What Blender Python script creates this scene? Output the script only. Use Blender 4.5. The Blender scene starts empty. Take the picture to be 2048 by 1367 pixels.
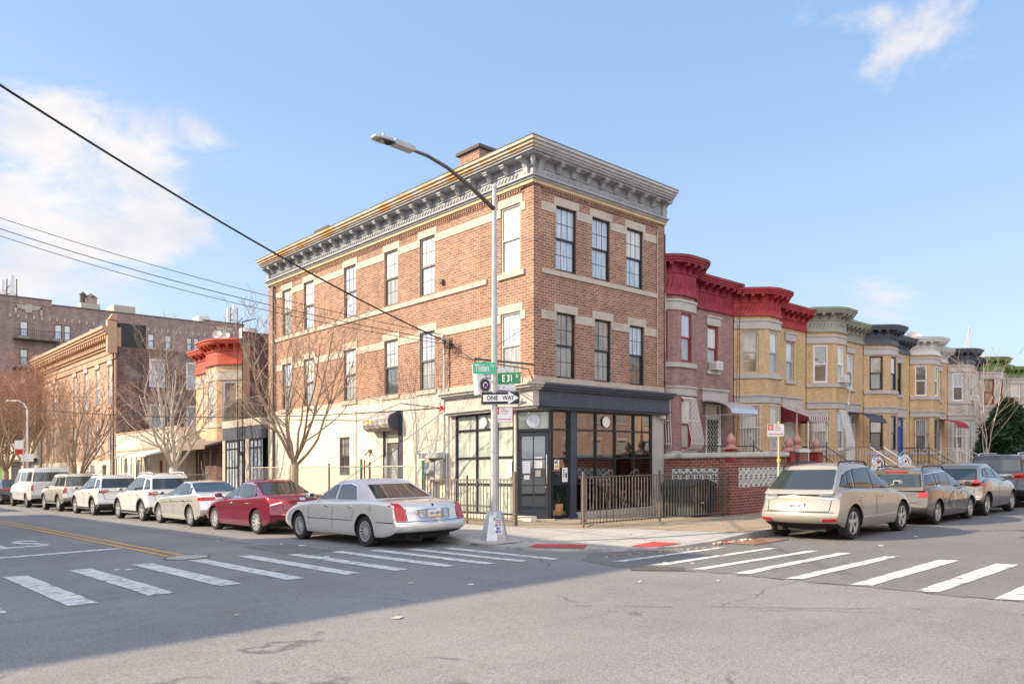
import bpy, bmesh, math, random
from mathutils import Vector, Matrix
from mathutils.bvhtree import BVHTree
R=math.radians
random.seed(7)
sc=bpy.context.scene
COL=sc.collection
# ------------------------------------------------------------ materials
def _nt(name):
    m=bpy.data.materials.new(name); m.use_nodes=True
    nt=m.node_tree; return m,nt,nt.nodes['Principled BSDF']
def rgb(c): return (c[0],c[1],c[2],1.0)
def mat(name,c,rough=.6,metal=0.,var=.12,vs=3.,bump=0.,bs=40.,coat=0.,ior=1.45,stain=None,emit=None,fine=0.,fs=60.):
    m,nt,b=_nt(name); N=nt.nodes; L=nt.links
    b.inputs['Roughness'].default_value=rough; b.inputs['Metallic'].default_value=metal
    b.inputs['IOR'].default_value=ior; b.inputs['Coat Weight'].default_value=coat
    b.inputs['Coat Roughness'].default_value=.04
    tc=N.new('ShaderNodeTexCoord')
    src=None
    if var>0:
        n=N.new('ShaderNodeTexNoise'); n.inputs['Scale'].default_value=vs; n.inputs['Detail'].default_value=6; n.inputs['Roughness'].default_value=.6
        L.new(tc.outputs['Object'],n.inputs['Vector'])
        mx=N.new('ShaderNodeMix'); mx.data_type='RGBA'
        mr=N.new('ShaderNodeMapRange'); mr.inputs[1].default_value=.3; mr.inputs[2].default_value=.7
        L.new(n.outputs['Fac'],mr.inputs[0]); L.new(mr.outputs[0],mx.inputs[0])
        mx.inputs[6].default_value=rgb([x*(1-var) for x in c]); mx.inputs[7].default_value=rgb([min(1,x*(1+var)) for x in c])
        src=mx.outputs[2]
    if fine>0:
        n=N.new('ShaderNodeTexNoise'); n.inputs['Scale'].default_value=fs; n.inputs['Detail'].default_value=3
        L.new(tc.outputs['Object'],n.inputs['Vector'])
        mr=N.new('ShaderNodeMapRange'); mr.inputs[1].default_value=.3; mr.inputs[2].default_value=.7; mr.inputs[3].default_value=1-fine; mr.inputs[4].default_value=1+fine
        L.new(n.outputs['Fac'],mr.inputs[0])
        mx=N.new('ShaderNodeMix'); mx.data_type='RGBA'; mx.blend_type='MULTIPLY'; mx.inputs[0].default_value=1
        if src: L.new(src,mx.inputs[6])
        else: mx.inputs[6].default_value=rgb(c)
        L.new(mr.outputs[0],mx.inputs[7]); src=mx.outputs[2]
    if stain:
        sc_,col,lo,hi=stain
        n=N.new('ShaderNodeTexNoise'); n.inputs['Scale'].default_value=sc_; n.inputs['Detail'].default_value=8; n.inputs['Roughness'].default_value=.65
        L.new(tc.outputs['Object'],n.inputs['Vector'])
        mr=N.new('ShaderNodeMapRange'); mr.inputs[1].default_value=lo; mr.inputs[2].default_value=hi
        L.new(n.outputs['Fac'],mr.inputs[0])
        mx=N.new('ShaderNodeMix'); mx.data_type='RGBA'
        L.new(mr.outputs[0],mx.inputs[0])
        if src: L.new(src,mx.inputs[6])
        else: mx.inputs[6].default_value=rgb(c)
        mx.inputs[7].default_value=rgb(col); src=mx.outputs[2]
    if src: L.new(src,b.inputs['Base Color'])
    else: b.inputs['Base Color'].default_value=rgb(c)
    if bump>0:
        n=N.new('ShaderNodeTexNoise'); n.inputs['Scale'].default_value=bs; n.inputs['Detail'].default_value=4
        L.new(tc.outputs['Object'],n.inputs['Vector'])
        bp=N.new('ShaderNodeBump'); bp.inputs['Strength'].default_value=bump; bp.inputs['Distance'].default_value=.02
        L.new(n.outputs['Fac'],bp.inputs['Height']); L.new(bp.outputs[0],b.inputs['Normal'])
    if emit:
        b.inputs['Emission Color'].default_value=rgb(emit[0]); b.inputs['Emission Strength'].default_value=emit[1]
    return m
def brick(name,c1,c2,mo,w=.23,h=.078,ms=.012,var=.3,blot=None,rough=.85):
    m,nt,b=_nt(name); N=nt.nodes; L=nt.links
    uv=N.new('ShaderNodeUVMap'); uv.uv_map='UVMap'
    bt=N.new('ShaderNodeTexBrick'); bt.inputs['Scale'].default_value=1; bt.inputs['Brick Width'].default_value=w; bt.inputs['Row Height'].default_value=h
    bt.inputs['Mortar Size'].default_value=ms*.5; bt.inputs['Mortar Smooth'].default_value=.2; bt.inputs['Bias'].default_value=0.
    bt.inputs['Color1'].default_value=rgb(c1); bt.inputs['Color2'].default_value=rgb(c2); bt.inputs['Mortar'].default_value=rgb(mo)
    L.new(uv.outputs[0],bt.inputs['Vector'])
    n=N.new('ShaderNodeTexNoise'); n.inputs['Scale'].default_value=.9; n.inputs['Detail'].default_value=7; n.inputs['Roughness'].default_value=.65
    L.new(uv.outputs[0],n.inputs['Vector'])
    mr=N.new('ShaderNodeMapRange'); mr.inputs[1].default_value=.25; mr.inputs[2].default_value=.75; mr.inputs[3].default_value=1-var*.6; mr.inputs[4].default_value=1+var*.6
    L.new(n.outputs['Fac'],mr.inputs[0])
    n2=N.new('ShaderNodeTexNoise'); n2.inputs['Scale'].default_value=9; n2.inputs['Detail'].default_value=2
    mp=N.new('ShaderNodeMapping'); mp.inputs['Scale'].default_value=(.6,1.6,1); L.new(uv.outputs[0],mp.inputs[0]); L.new(mp.outputs[0],n2.inputs['Vector'])
    mr2=N.new('ShaderNodeMapRange'); mr2.inputs[1].default_value=.3; mr2.inputs[2].default_value=.7; mr2.inputs[3].default_value=1-var*.5; mr2.inputs[4].default_value=1+var*.5
    L.new(n2.outputs['Fac'],mr2.inputs[0])
    n4=N.new('ShaderNodeTexNoise'); n4.inputs['Scale'].default_value=1; n4.inputs['Detail'].default_value=7; n4.inputs['Roughness'].default_value=.7
    mp4=N.new('ShaderNodeMapping'); mp4.inputs['Scale'].default_value=(1.6,.16,1); L.new(uv.outputs[0],mp4.inputs[0]); L.new(mp4.outputs[0],n4.inputs['Vector'])
    mr4=N.new('ShaderNodeMapRange'); mr4.inputs[1].default_value=.35; mr4.inputs[2].default_value=.68; mr4.inputs[3].default_value=1.08; mr4.inputs[4].default_value=.78; L.new(n4.outputs['Fac'],mr4.inputs[0])
    m0=N.new('ShaderNodeMath'); m0.operation='MULTIPLY'; L.new(mr.outputs[0],m0.inputs[0]); L.new(mr4.outputs[0],m0.inputs[1])
    mm=N.new('ShaderNodeMath'); mm.operation='MULTIPLY'; L.new(m0.outputs[0],mm.inputs[0]); L.new(mr2.outputs[0],mm.inputs[1])
    mx=N.new('ShaderNodeMix'); mx.data_type='RGBA'; mx.blend_type='MULTIPLY'; mx.inputs[0].default_value=1
    L.new(bt.outputs['Color'],mx.inputs[6]); L.new(mm.outputs[0],mx.inputs[7]); src=mx.outputs[2]
    if blot:
        col,lo,hi,s=blot
        n3=N.new('ShaderNodeTexNoise'); n3.inputs['Scale'].default_value=s; n3.inputs['Detail'].default_value=8; n3.inputs['Roughness'].default_value=.7
        L.new(uv.outputs[0],n3.inputs['Vector'])
        mr3=N.new('ShaderNodeMapRange'); mr3.inputs[1].default_value=lo; mr3.inputs[2].default_value=hi; L.new(n3.outputs['Fac'],mr3.inputs[0])
        m3=N.new('ShaderNodeMix'); m3.data_type='RGBA'; L.new(mr3.outputs[0],m3.inputs[0]); L.new(src,m3.inputs[6]); m3.inputs[7].default_value=rgb(col); src=m3.outputs[2]
    L.new(src,b.inputs['Base Color']); b.inputs['Roughness'].default_value=rough
    bp=N.new('ShaderNodeBump'); bp.inputs['Strength'].default_value=.5; bp.inputs['Distance'].default_value=.006; bp.invert=True
    L.new(bt.outputs['Fac'],bp.inputs['Height']); L.new(bp.outputs[0],b.inputs['Normal'])
    return m
def curtain_reflection(name,c,rough=.04,folds=14.,amt=.25,ior=2.0,metal=0.):
    """window pane: base colour holds drape folds and painted reflections of sky and brick"""
    m,nt,b=_nt(name); N=nt.nodes; L=nt.links
    uv=N.new('ShaderNodeUVMap'); uv.uv_map='UVMap'
    w=N.new('ShaderNodeTexNoise'); w.inputs['Scale'].default_value=1; w.inputs['Detail'].default_value=3
    mp=N.new('ShaderNodeMapping'); mp.inputs['Scale'].default_value=(folds,1.2,1); L.new(uv.outputs[0],mp.inputs[0]); L.new(mp.outputs[0],w.inputs['Vector'])
    mr=N.new('ShaderNodeMapRange'); mr.inputs[1].default_value=.3; mr.inputs[2].default_value=.7; L.new(w.outputs['Fac'],mr.inputs[0])
    mx=N.new('ShaderNodeMix'); mx.data_type='RGBA'; L.new(mr.outputs[0],mx.inputs[0])
    mx.inputs[6].default_value=rgb([x*(1-amt) for x in c]); mx.inputs[7].default_value=rgb([min(1,x*(1+amt)) for x in c])
    L.new(mx.outputs[2],b.inputs['Base Color']); b.inputs['Roughness'].default_value=rough; b.inputs['IOR'].default_value=ior; b.inputs['Metallic'].default_value=metal
    wn=N.new('ShaderNodeTexNoise'); wn.inputs['Scale'].default_value=2.2; wn.inputs['Detail'].default_value=2; L.new(uv.outputs[0],wn.inputs['Vector'])
    bp=N.new('ShaderNodeBump'); bp.inputs['Strength'].default_value=.25; bp.inputs['Distance'].default_value=.02; L.new(wn.outputs['Fac'],bp.inputs['Height']); L.new(bp.outputs[0],b.inputs['Normal'])
    return m
M={}
M['brick_main']=brick('brick_main',(.32,.158,.098),(.205,.098,.068),(.58,.49,.40),var=.38,blot=((.40,.26,.18),.62,.85,.7))
M['brick_purple']=brick('brick_purple',(.34,.205,.19),(.25,.15,.14),(.42,.31,.30),w=.3,h=.075,ms=.008)
M['brick_yellow']=brick('brick_yellow',(.60,.42,.23),(.50,.34,.175),(.58,.45,.31),w=.22,h=.07,ms=.008,var=.25)
M['brick_grey']=brick('brick_grey',(.52,.48,.44),(.46,.42,.385),(.54,.50,.46),w=.3,h=.09,ms=.006,var=.2)
M['brick_tan']=brick('brick_tan',(.50,.34,.25),(.41,.28,.20),(.56,.43,.34),w=.22,h=.07,ms=.006,var=.2)
M['brick_dark']=brick('brick_dark',(.17,.075,.06),(.09,.05,.045),(.30,.22,.20),w=.25,h=.09,var=.6,blot=((.30,.27,.28),.52,.68,.35))
M['brick_apt']=brick('brick_apt',(.34,.23,.20),(.24,.16,.145),(.40,.33,.31),w=.3,h=.12,var=.35)
M['brick_wall']=brick('brick_wall',(.25,.068,.05),(.15,.048,.04),(.44,.31,.26),w=.21,h=.085,ms=.014,var=.4,blot=((.38,.32,.30),.66,.8,.9))
M['brick_far']=brick('brick_far',(.40,.26,.20),(.31,.19,.15),(.55,.48,.42),var=.3)
M['stucco']=mat('stucco',(.69,.63,.53),.9,var=.06,vs=1.2,bump=.15,bs=60,stain=(.5,(.58,.52,.43),.48,.75))
M['stucco_grey']=mat('stucco_grey',(.40,.39,.36),.9,var=.1,vs=2,bump=.1)
M['stone']=mat('stone',(.46,.41,.35),.85,var=.08,vs=3,bump=.1,bs=50,stain=(1.3,(.34,.30,.26),.52,.75))
M['stone_grey']=mat('stone_grey',(.46,.43,.42),.85,var=.1,vs=3,bump=.1,bs=50,stain=(1.5,(.28,.27,.26),.55,.8))
M['cornice_grey']=mat('cornice_grey',(.32,.335,.36),.6,var=.2,vs=5,bump=.25,bs=14,stain=(1.7,(.50,.30,.12),.66,.78))
M['cornice_rust']=mat('cornice_rust',(.50,.45,.37),.6,var=.12,vs=3,stain=(1.1,(.50,.24,.06),.44,.60))
M['cornice_stain']=mat('cornice_stain',(.42,.425,.44),.6,var=.12,vs=3,stain=(1.3,(.48,.33,.17),.60,.74))
M['tan_strip']=mat('tan_strip',(.52,.38,.23),.7,var=.1)
M['roofing']=mat('roofing',(.10,.09,.085),.9,bump=.2)
M['red_paint']=mat('red_paint',(.27,.025,.04),.6,var=.3,vs=3,bump=.3,bs=12,stain=(2.5,(.36,.09,.09),.55,.72))
M['orange_paint']=mat('orange_paint',(.48,.075,.035),.5,var=.2,vs=3,bump=.3,bs=12)
M['olive_paint']=mat('olive_paint',(.29,.30,.23),.5,var=.15,vs=3,bump=.3,bs=12)
M['slate_paint']=mat('slate_paint',(.07,.08,.105),.45,var=.2,vs=3,bump=.3,bs=12)
M['white_paint']=mat('white_paint',(.62,.62,.62),.5,var=.08,vs=3,stain=(2.,(.45,.43,.42),.58,.75))
M['green_paint']=mat('green_paint',(.16,.25,.08),.5,var=.2,vs=3,bump=.3,bs=12)
M['tan_paint']=mat('tan_paint',(.48,.29,.19),.6,var=.12,vs=3)
M['black_paint']=mat('black_paint',(.018,.02,.024),.35,var=.2)
M['navy_paint']=mat('navy_paint',(.055,.065,.10),.45,var=.2,vs=4,bump=.15,bs=30,stain=(3,(.10,.10,.13),.55,.8))
M['shop_grey']=mat('shop_grey',(.46,.43,.40),.7,var=.12,vs=3,stain=(1.5,(.33,.30,.28),.5,.75))
M['iron']=mat('iron',(.10,.09,.08),.5,metal=.2,var=.25,stain=(6,(.35,.27,.2),.6,.8))
M['iron_tan']=mat('iron_tan',(.12,.10,.088),.55,var=.2,vs=6,stain=(9,(.22,.17,.13),.58,.75))
M['galv']=mat('galv',(.48,.50,.52),.42,metal=.55,var=.15,vs=6,bump=.05,stain=(3,(.30,.31,.33),.55,.75))
M['pole_paint']=mat('pole_paint',(.42,.42,.42),.5,metal=.25,var=.12,vs=3,stain=(4,(.33,.33,.33),.5,.75))
M['chrome']=mat('chrome',(.75,.76,.78),.12,metal=1,var=0)
M['alu']=mat('alu',(.62,.63,.64),.38,metal=.6,var=.05)
M['white_trim']=mat('white_trim',(.72,.72,.72),.45,var=.05)
M['white_iron']=mat('white_iron',(.74,.74,.74),.4,var=.06)
M['green_iron']=mat('green_iron',(.04,.16,.10),.5,var=.2)
M['dk_glass']=mat('dk_glass',(.02,.025,.03),.02,var=0,ior=1.9,coat=.6)
M['shop_glass']=mat('shop_glass',(.035,.045,.055),.02,var=0,ior=2.4,coat=.5)
def real_glass():
    m,nt,b=_nt('shop_glass'); N=nt.nodes; L=nt.links
    t=N.new('ShaderNodeBsdfTransparent'); t.inputs[0].default_value=(.62,.68,.68,1); g=N.new('ShaderNodeBsdfGlossy'); g.inputs['Roughness'].default_value=.01; g.inputs[0].default_value=(.9,.93,.95,1)
    f=N.new('ShaderNodeFresnel'); f.inputs[0].default_value=2.0; x=N.new('ShaderNodeMixShader'); mr=N.new('ShaderNodeMapRange'); mr.inputs[3].default_value=.24; mr.inputs[4].default_value=1
    L.new(f.outputs[0],mr.inputs[0]); L.new(mr.outputs[0],x.inputs[0]); L.new(t.outputs[0],x.inputs[1]); L.new(g.outputs[0],x.inputs[2]); L.new(x.outputs[0],N['Material Output'].inputs[0]); return m
M['shop_glass']=real_glass()
M['door_glass']=real_glass(); M['door_glass'].node_tree.nodes['Glossy BSDF'].inputs[0].default_value=(.42,.44,.46,1)
M['pane_sky']=curtain_reflection('pane_sky',(.40,.47,.56),folds=10,amt=.3,ior=2.0)  # sky reflection painted into the pane's base colour
M['pane_white']=curtain_reflection('pane_white',(.58,.58,.56),folds=12,amt=.2,ior=1.8)
M['pane_grey']=curtain_reflection('pane_grey',(.30,.32,.33),folds=16,amt=.35,ior=1.8)
M['pane_frost']=curtain_reflection('pane_frost',(.42,.47,.42),folds=5,amt=.22,ior=1.7)
M['pane_dark']=curtain_reflection('pane_dark',(.06,.07,.08),folds=3,amt=.5,ior=2.3)
M['pane_brown']=curtain_reflection('pane_brown',(.26,.20,.15),folds=3,amt=.6,ior=2.0)  # brown of a reflected sunlit building painted into the pane
M['asphalt']=None
M['awn_maroon']=mat('awn_maroon',(.16,.02,.035),.75)
M['awn_white']=mat('awn_white',(.7,.68,.66),.75)
M['awn_red']=mat('awn_red',(.33,.02,.045),.7)
M['awn_dark']=mat('awn_dark',(.05,.055,.075),.6)
M['awn_grey']=mat('awn_grey',(.25,.23,.25),.55,var=.3,vs=9,stain=(6,(.50,.47,.44),.5,.62))
M['awn_wood']=mat('awn_wood',(.20,.16,.14),.8,var=.3,vs=8)
M['bark']=mat('bark',(.30,.23,.17),.9,var=.3,vs=8,bump=.5,bs=30)
M['twig']=mat('twig',(.33,.25,.19),.9,var=.2)
M['twig_red']=mat('twig_red',(.36,.20,.13),.9,var=.3)
M['bark_pale']=mat('bark_pale',(.48,.42,.36),.9,var=.2,vs=6)
M['leaf_dark']=mat('leaf_dark',(.028,.065,.025),.7,var=.5,vs=2.5)
M['leaf_olive']=mat('leaf_olive',(.20,.17,.05),.7,var=.5,vs=2.5)
M['leaf_green']=mat('leaf_green',(.08,.20,.04),.6,var=.4,vs=8)
M['basket']=mat('basket',(.42,.23,.10),.7,var=.25,vs=20,bump=.5,bs=60)
M['black']=mat('black',(.012,.012,.013),.7,var=0)
M['rubber']=mat('rubber',(.022,.022,.023),.8,var=.2,vs=9)
M['red_light']=mat('red_light',(.48,.006,.012),.12,var=.15,vs=9,coat=.6)
M['clear_light']=mat('clear_light',(.42,.42,.44),.1,metal=.3,var=.25,vs=12,coat=.5)
M['amber']=mat('amber',(.7,.2,.03),.2,var=0)
M['white_flat']=mat('white_flat',(.78,.78,.78),.5,var=.03)
M['red_flat']=mat('red_flat',(.50,.03,.03),.5,var=.08)
M['blue_flat']=mat('blue_flat',(.03,.03,.28),.5,var=0)
M['navy_flat']=mat('navy_flat',(.02,.025,.09),.5,var=0)
M['black_flat']=mat('black_flat',(.015,.015,.02),.5,var=0)
M['sign_teal']=mat('sign_teal',(.05,.50,.27),.4,var=.03)
M['sign_green']=mat('sign_green',(.02,.17,.08),.4,var=.03)
M['yellow_flat']=mat('yellow_flat',(.75,.5,.05),.5,var=0)
M['mold_pink']=mat('mold_pink',(.42,.22,.18),.35,var=.1)
M['mold_red']=mat('mold_red',(.24,.03,.03),.5,var=.2)
M['blue_door']=mat('blue_door',(.03,.07,.35),.5)
M['bin_green']=mat('bin_green',(.018,.035,.04),.45,var=.2)
# paints
def paint(name,c,rough=.3,metal=.4): return mat('paint_'+name,c,rough*.9,metal=metal,var=.03,vs=2,coat=1.0)
# ------------------------------------------------------------ mesh builder
class WF:
    """vertical wall frame through two plan points; n = outward (right of A->B)"""
    def __init__(s,A,B):
        s.A=Vector((A[0],A[1])); d=Vector((B[0]-A[0],B[1]-A[1])); s.len=d.length; s.d=d/ s.len; s.n=Vector((s.d.y,-s.d.x))
    def pt(s,u,n,z):
        p=s.A+s.d*u+s.n*n; return (p.x,p.y,z)
class MB:
    def __init__(s): s.v=[]; s.f=[]; s.m=[]; s.mats=[]; s.cur=0
    def mat(s,m):
        if m not in s.mats: s.mats.append(m)
        s.cur=s.mats.index(m); return s
    def poly(s,pts):
        i=len(s.v); s.v+= [tuple(p) for p in pts]; s.f.append(list(range(i,i+len(pts)))); s.m.append(s.cur)
    def box(s,x0,x1,y0,y1,z0,z1):
        if x0>x1:x0,x1=x1,x0
        if y0>y1:y0,y1=y1,y0
        if z0>z1:z0,z1=z1,z0
        i=len(s.v); s.v+=[(x0,y0,z0),(x1,y0,z0),(x1,y1,z0),(x0,y1,z0),(x0,y0,z1),(x1,y0,z1),(x1,y1,z1),(x0,y1,z1)]
        for f in ((3,2,1,0),(4,5,6,7),(0,1,5,4),(1,2,6,5),(2,3,7,6),(3,0,4,7)): s.f.append([i+k for k in f]); s.m.append(s.cur)
        return s
    def hexa(s,p):
        i=len(s.v); s.v+=[tuple(q) for q in p]
        for f in ((3,2,1,0),(4,5,6,7),(0,1,5,4),(1,2,6,5),(2,3,7,6),(3,0,4,7)): s.f.append([i+k for k in f]); s.m.append(s.cur)
        return s
    def ob(s,w,u0,u1,n0,n1,z0,z1):
        if n0<n1: n0,n1=n1,n0    # n0 outer
        return s.hexa([w.pt(u0,n0,z0),w.pt(u1,n0,z0),w.pt(u1,n1,z0),w.pt(u0,n1,z0),w.pt(u0,n0,z1),w.pt(u1,n0,z1),w.pt(u1,n1,z1),w.pt(u0,n1,z1)])
    def prism(s,pts,z0,z1):
        """plan polygon, ccw"""
        n=len(pts); i=len(s.v); s.v+=[(p[0],p[1],z0) for p in pts]+[(p[0],p[1],z1) for p in pts]
        s.f.append([i+k for k in range(n)][::-1]); s.m.append(s.cur); s.f.append([i+n+k for k in range(n)]); s.m.append(s.cur)
        for k in range(n):
            j=(k+1)%n; s.f.append([i+k,i+j,i+n+j,i+n+k]); s.m.append(s.cur)
        return s
    def wprism(s,w,pts,u0,u1):
        """profile pts=(n,z) extruded along wall u0..u1"""
        n=len(pts); i=len(s.v); s.v+=[w.pt(u0,p[0],p[1]) for p in pts]+[w.pt(u1,p[0],p[1]) for p in pts]
        s.f.append([i+k for k in range(n)]); s.m.append(s.cur); s.f.append([i+n+k for k in range(n)][::-1]); s.m.append(s.cur)
        for k in range(n):
            j=(k+1)%n; s.f.append([i+j,i+k,i+n+k,i+n+j]); s.m.append(s.cur)
        return s
    def fprism(s,w,pts,n0,n1):
        """outline pts=(u,z) on wall, extruded in n"""
        n=len(pts); i=len(s.v); s.v+=[w.pt(p[0],n0,p[1]) for p in pts]+[w.pt(p[0],n1,p[1]) for p in pts]
        s.f.append([i+k for k in range(n)][::-1]); s.m.append(s.cur); s.f.append([i+n+k for k in range(n)]); s.m.append(s.cur)
        for k in range(n):
            j=(k+1)%n; s.f.append([i+k,i+j,i+n+j,i+n+k]); s.m.append(s.cur)
        return s
    def tube(s,path,r,seg=6,cap=True):
        P=[Vector(p) for p in path]; n=len(P)
        rs=r if isinstance(r,(list,tuple)) else [r]*n
        up=None; rings=[]
        for k in range(n):
            t=(P[min(k+1,n-1)]-P[max(k-1,0)])
            if t.length<1e-9: t=Vector((0,0,1))
            t.normalize()
            if up is None: up=Vector((0,0,1)) if abs(t.z)<.9 else Vector((1,0,0))
            a=t.cross(up); 
            if a.length<1e-4: a=t.orthogonal()
            a.normalize(); up=a.cross(t); b=up
            i=len(s.v)
            for q in range(seg):
                g=2*math.pi*q/seg; s.v.append(tuple(P[k]+a*(rs[k]*math.cos(g))+b*(rs[k]*math.sin(g))))
            rings.append(i)
        for k in range(n-1):
            for q in range(seg):
                q2=(q+1)%seg; s.f.append([rings[k]+q,rings[k]+q2,rings[k+1]+q2,rings[k+1]+q]); s.m.append(s.cur)
        if cap:
            s.f.append([rings[0]+q for q in range(seg)][::-1]); s.m.append(s.cur); s.f.append([rings[-1]+q for q in range(seg)]); s.m.append(s.cur)
        return s
    def lathe(s,prof,c,axis='z',seg=20,cap=True):
        """prof=(r,h) list"""
        base=len(s.v); n=len(prof)
        for (r,h) in prof:
            for q in range(seg):
                g=2*math.pi*q/seg; a,b=r*math.cos(g),r*math.sin(g)
                if axis=='z': s.v.append((c[0]+a,c[1]+b,c[2]+h))
                elif axis=='y': s.v.append((c[0]+a,c[1]+h,c[2]+b))
                else: s.v.append((c[0]+h,c[1]+a,c[2]+b))
        for k in range(n-1):
            for q in range(seg):
                q2=(q+1)%seg; s.f.append([base+k*seg+q,base+k*seg+q2,base+(k+1)*seg+q2,base+(k+1)*seg+q]); s.m.append(s.cur)
        if cap: s.f.append([base+q for q in range(seg)][::-1]); s.m.append(s.cur); s.f.append([base+(n-1)*seg+q for q in range(seg)]); s.m.append(s.cur)
        return s
    def panel(s,w,u0,u1,z0,z1,holes,depth=.12,back=True):
        """wall sheet at n=0 with holes (a,b,c,d)=(u0,u1,z0,z1) and jambs going in by depth"""
        us=sorted(set([u0,u1]+[h[0] for h in holes]+[h[1] for h in holes])); zs=sorted(set([z0,z1]+[h[2] for h in holes]+[h[3] for h in holes]))
        us=[u for u in us if u0-1e-6<=u<=u1+1e-6]; zs=[z for z in zs if z0-1e-6<=z<=z1+1e-6]
        for a,b in zip(us,us[1:]):
            for c,d in zip(zs,zs[1:]):
                mu,mz=(a+b)/2,(c+d)/2
                if any(h[0]<mu<h[1] and h[2]<mz<h[3] for h in holes): continue
                s.poly([w.pt(a,0,c),w.pt(b,0,c),w.pt(b,0,d),w.pt(a,0,d)])
        for (a,b,c,d) in holes:
            for (p,q) in (((a,c),(b,c)),((b,c),(b,d)),((b,d),(a,d)),((a,d),(a,c))):
                s.poly([w.pt(p[0],0,p[1]),w.pt(q[0],0,q[1]),w.pt(q[0],-depth,q[1]),w.pt(p[0],-depth,p[1])])
        return s
    def build(s,name,parent=None,smooth=False,mat=None,merge=False):
        o_=Vector((0,0,0)); 
        if parent is not None and parent.get('_w'): o_=Vector(parent['_w'])
        me=bpy.data.meshes.new(name)
        me.from_pydata([(v[0]-o_.x,v[1]-o_.y,v[2]-o_.z) for v in s.v],[],s.f)
        for m in (s.mats or [M['black']]): me.materials.append(m)
        for p,mi in zip(me.polygons,s.m): p.material_index=mi
        uv=me.uv_layers.new(name='UVMap'); vs=s.v
        for p in me.polygons:
            n=p.normal
            if abs(n.z)>.8:
                for li in p.loop_indices:
                    c=vs[me.loops[li].vertex_index]; uv.data[li].uv=(c[0],c[1])
            else:
                t=Vector((-n.y,n.x)); 
                if t.length<1e-6: t=Vector((1,0))
                t.normalize()
                if abs(t.x)>.99: t=Vector((1,0))
                elif abs(t.y)>.99: t=Vector((0,1))
                for li in p.loop_indices:
                    c=vs[me.loops[li].vertex_index]; uv.data[li].uv=(c[0]*t.x+c[1]*t.y,c[2])
        if merge:
            bm=bmesh.new(); bm.from_mesh(me); bmesh.ops.remove_doubles(bm,verts=bm.verts,dist=.0005); bm.to_mesh(me); bm.free()
        if smooth:
            me.polygons.foreach_set('use_smooth',[True]*len(me.polygons))
            if smooth=='auto': 
                try: me.set_sharp_from_angle(angle=R(40))
                except Exception: pass
        o=bpy.data.objects.new(name,me); COL.objects.link(o)
        if parent is not None:
            o.parent=parent
            if parent.type=='MESH': pass
        o['_w']=list(o_)
        return o
def tag(o,label,cat,group=None,kind=None):
    if label: o['label']=label
    if cat: o['category']=cat
    if group: o['group']=group
    if kind: o['kind']=kind
    return o
def struct(o): o['kind']='structure'; return o
def empty(name,loc,label=None,cat=None,group=None,rz=0,world=True):
    o=bpy.data.objects.new(name,None); COL.objects.link(o); o.location=loc; o.rotation_euler=(0,0,rz); o.empty_display_size=.2
    if world: o['_w']=list(loc)
    return tag(o,label,cat,group)
# text -> flat mesh laid on a frame: origin O, right vector X, up vector Y
def text(name,s,size,O,X,Y,m,parent,align='CENTER',sx=1.,extr=.002,bold=0.):
    c=bpy.data.curves.new(name,'FONT'); c.body=s; c.size=size; c.align_x=align; c.align_y='CENTER'; c.extrude=extr; c.offset=bold; c.resolution_u=3
    t=bpy.data.objects.new(name,c); COL.objects.link(t)
    dg=bpy.context.evaluated_depsgraph_get(); me=bpy.data.meshes.new_from_object(t.evaluated_get(dg)); bpy.data.objects.remove(t)
    X=Vector(X).normalized(); Y=Vector(Y).normalized(); Z=X.cross(Y); O=Vector(O)
    off=Vector(parent['_w']) if parent is not None and parent.get('_w') else Vector((0,0,0))
    for v in me.vertices:
        p=O+X*(v.co.x*sx)+Y*v.co.y+Z*(v.co.z+extr); v.co=p-off
    me.materials.clear(); me.materials.append(m)
    me.name=name
    o=bpy.data.objects.new(name,me); COL.objects.link(o); o.parent=parent; o['_w']=list(off)
    return o
def clip(poly,x0,x1,y0,y1):
    def cl(P,f,g):
        out=[]
        for i in range(len(P)):
            a,b=P[i-1],P[i]; fa,fb=f(a),f(b)
            if (fa>=0)!=(fb>=0):
                t=fa/(fa-fb); out.append((a[0]+(b[0]-a[0])*t,a[1]+(b[1]-a[1])*t))
            if fb>=0: out.append(b)
        return out
    P=poly
    for f in (lambda p:p[0]-x0,lambda p:x1-p[0],lambda p:p[1]-y0,lambda p:y1-p[1]):
        P=cl(P,f,None)
        if len(P)<3: return []
    return P

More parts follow.
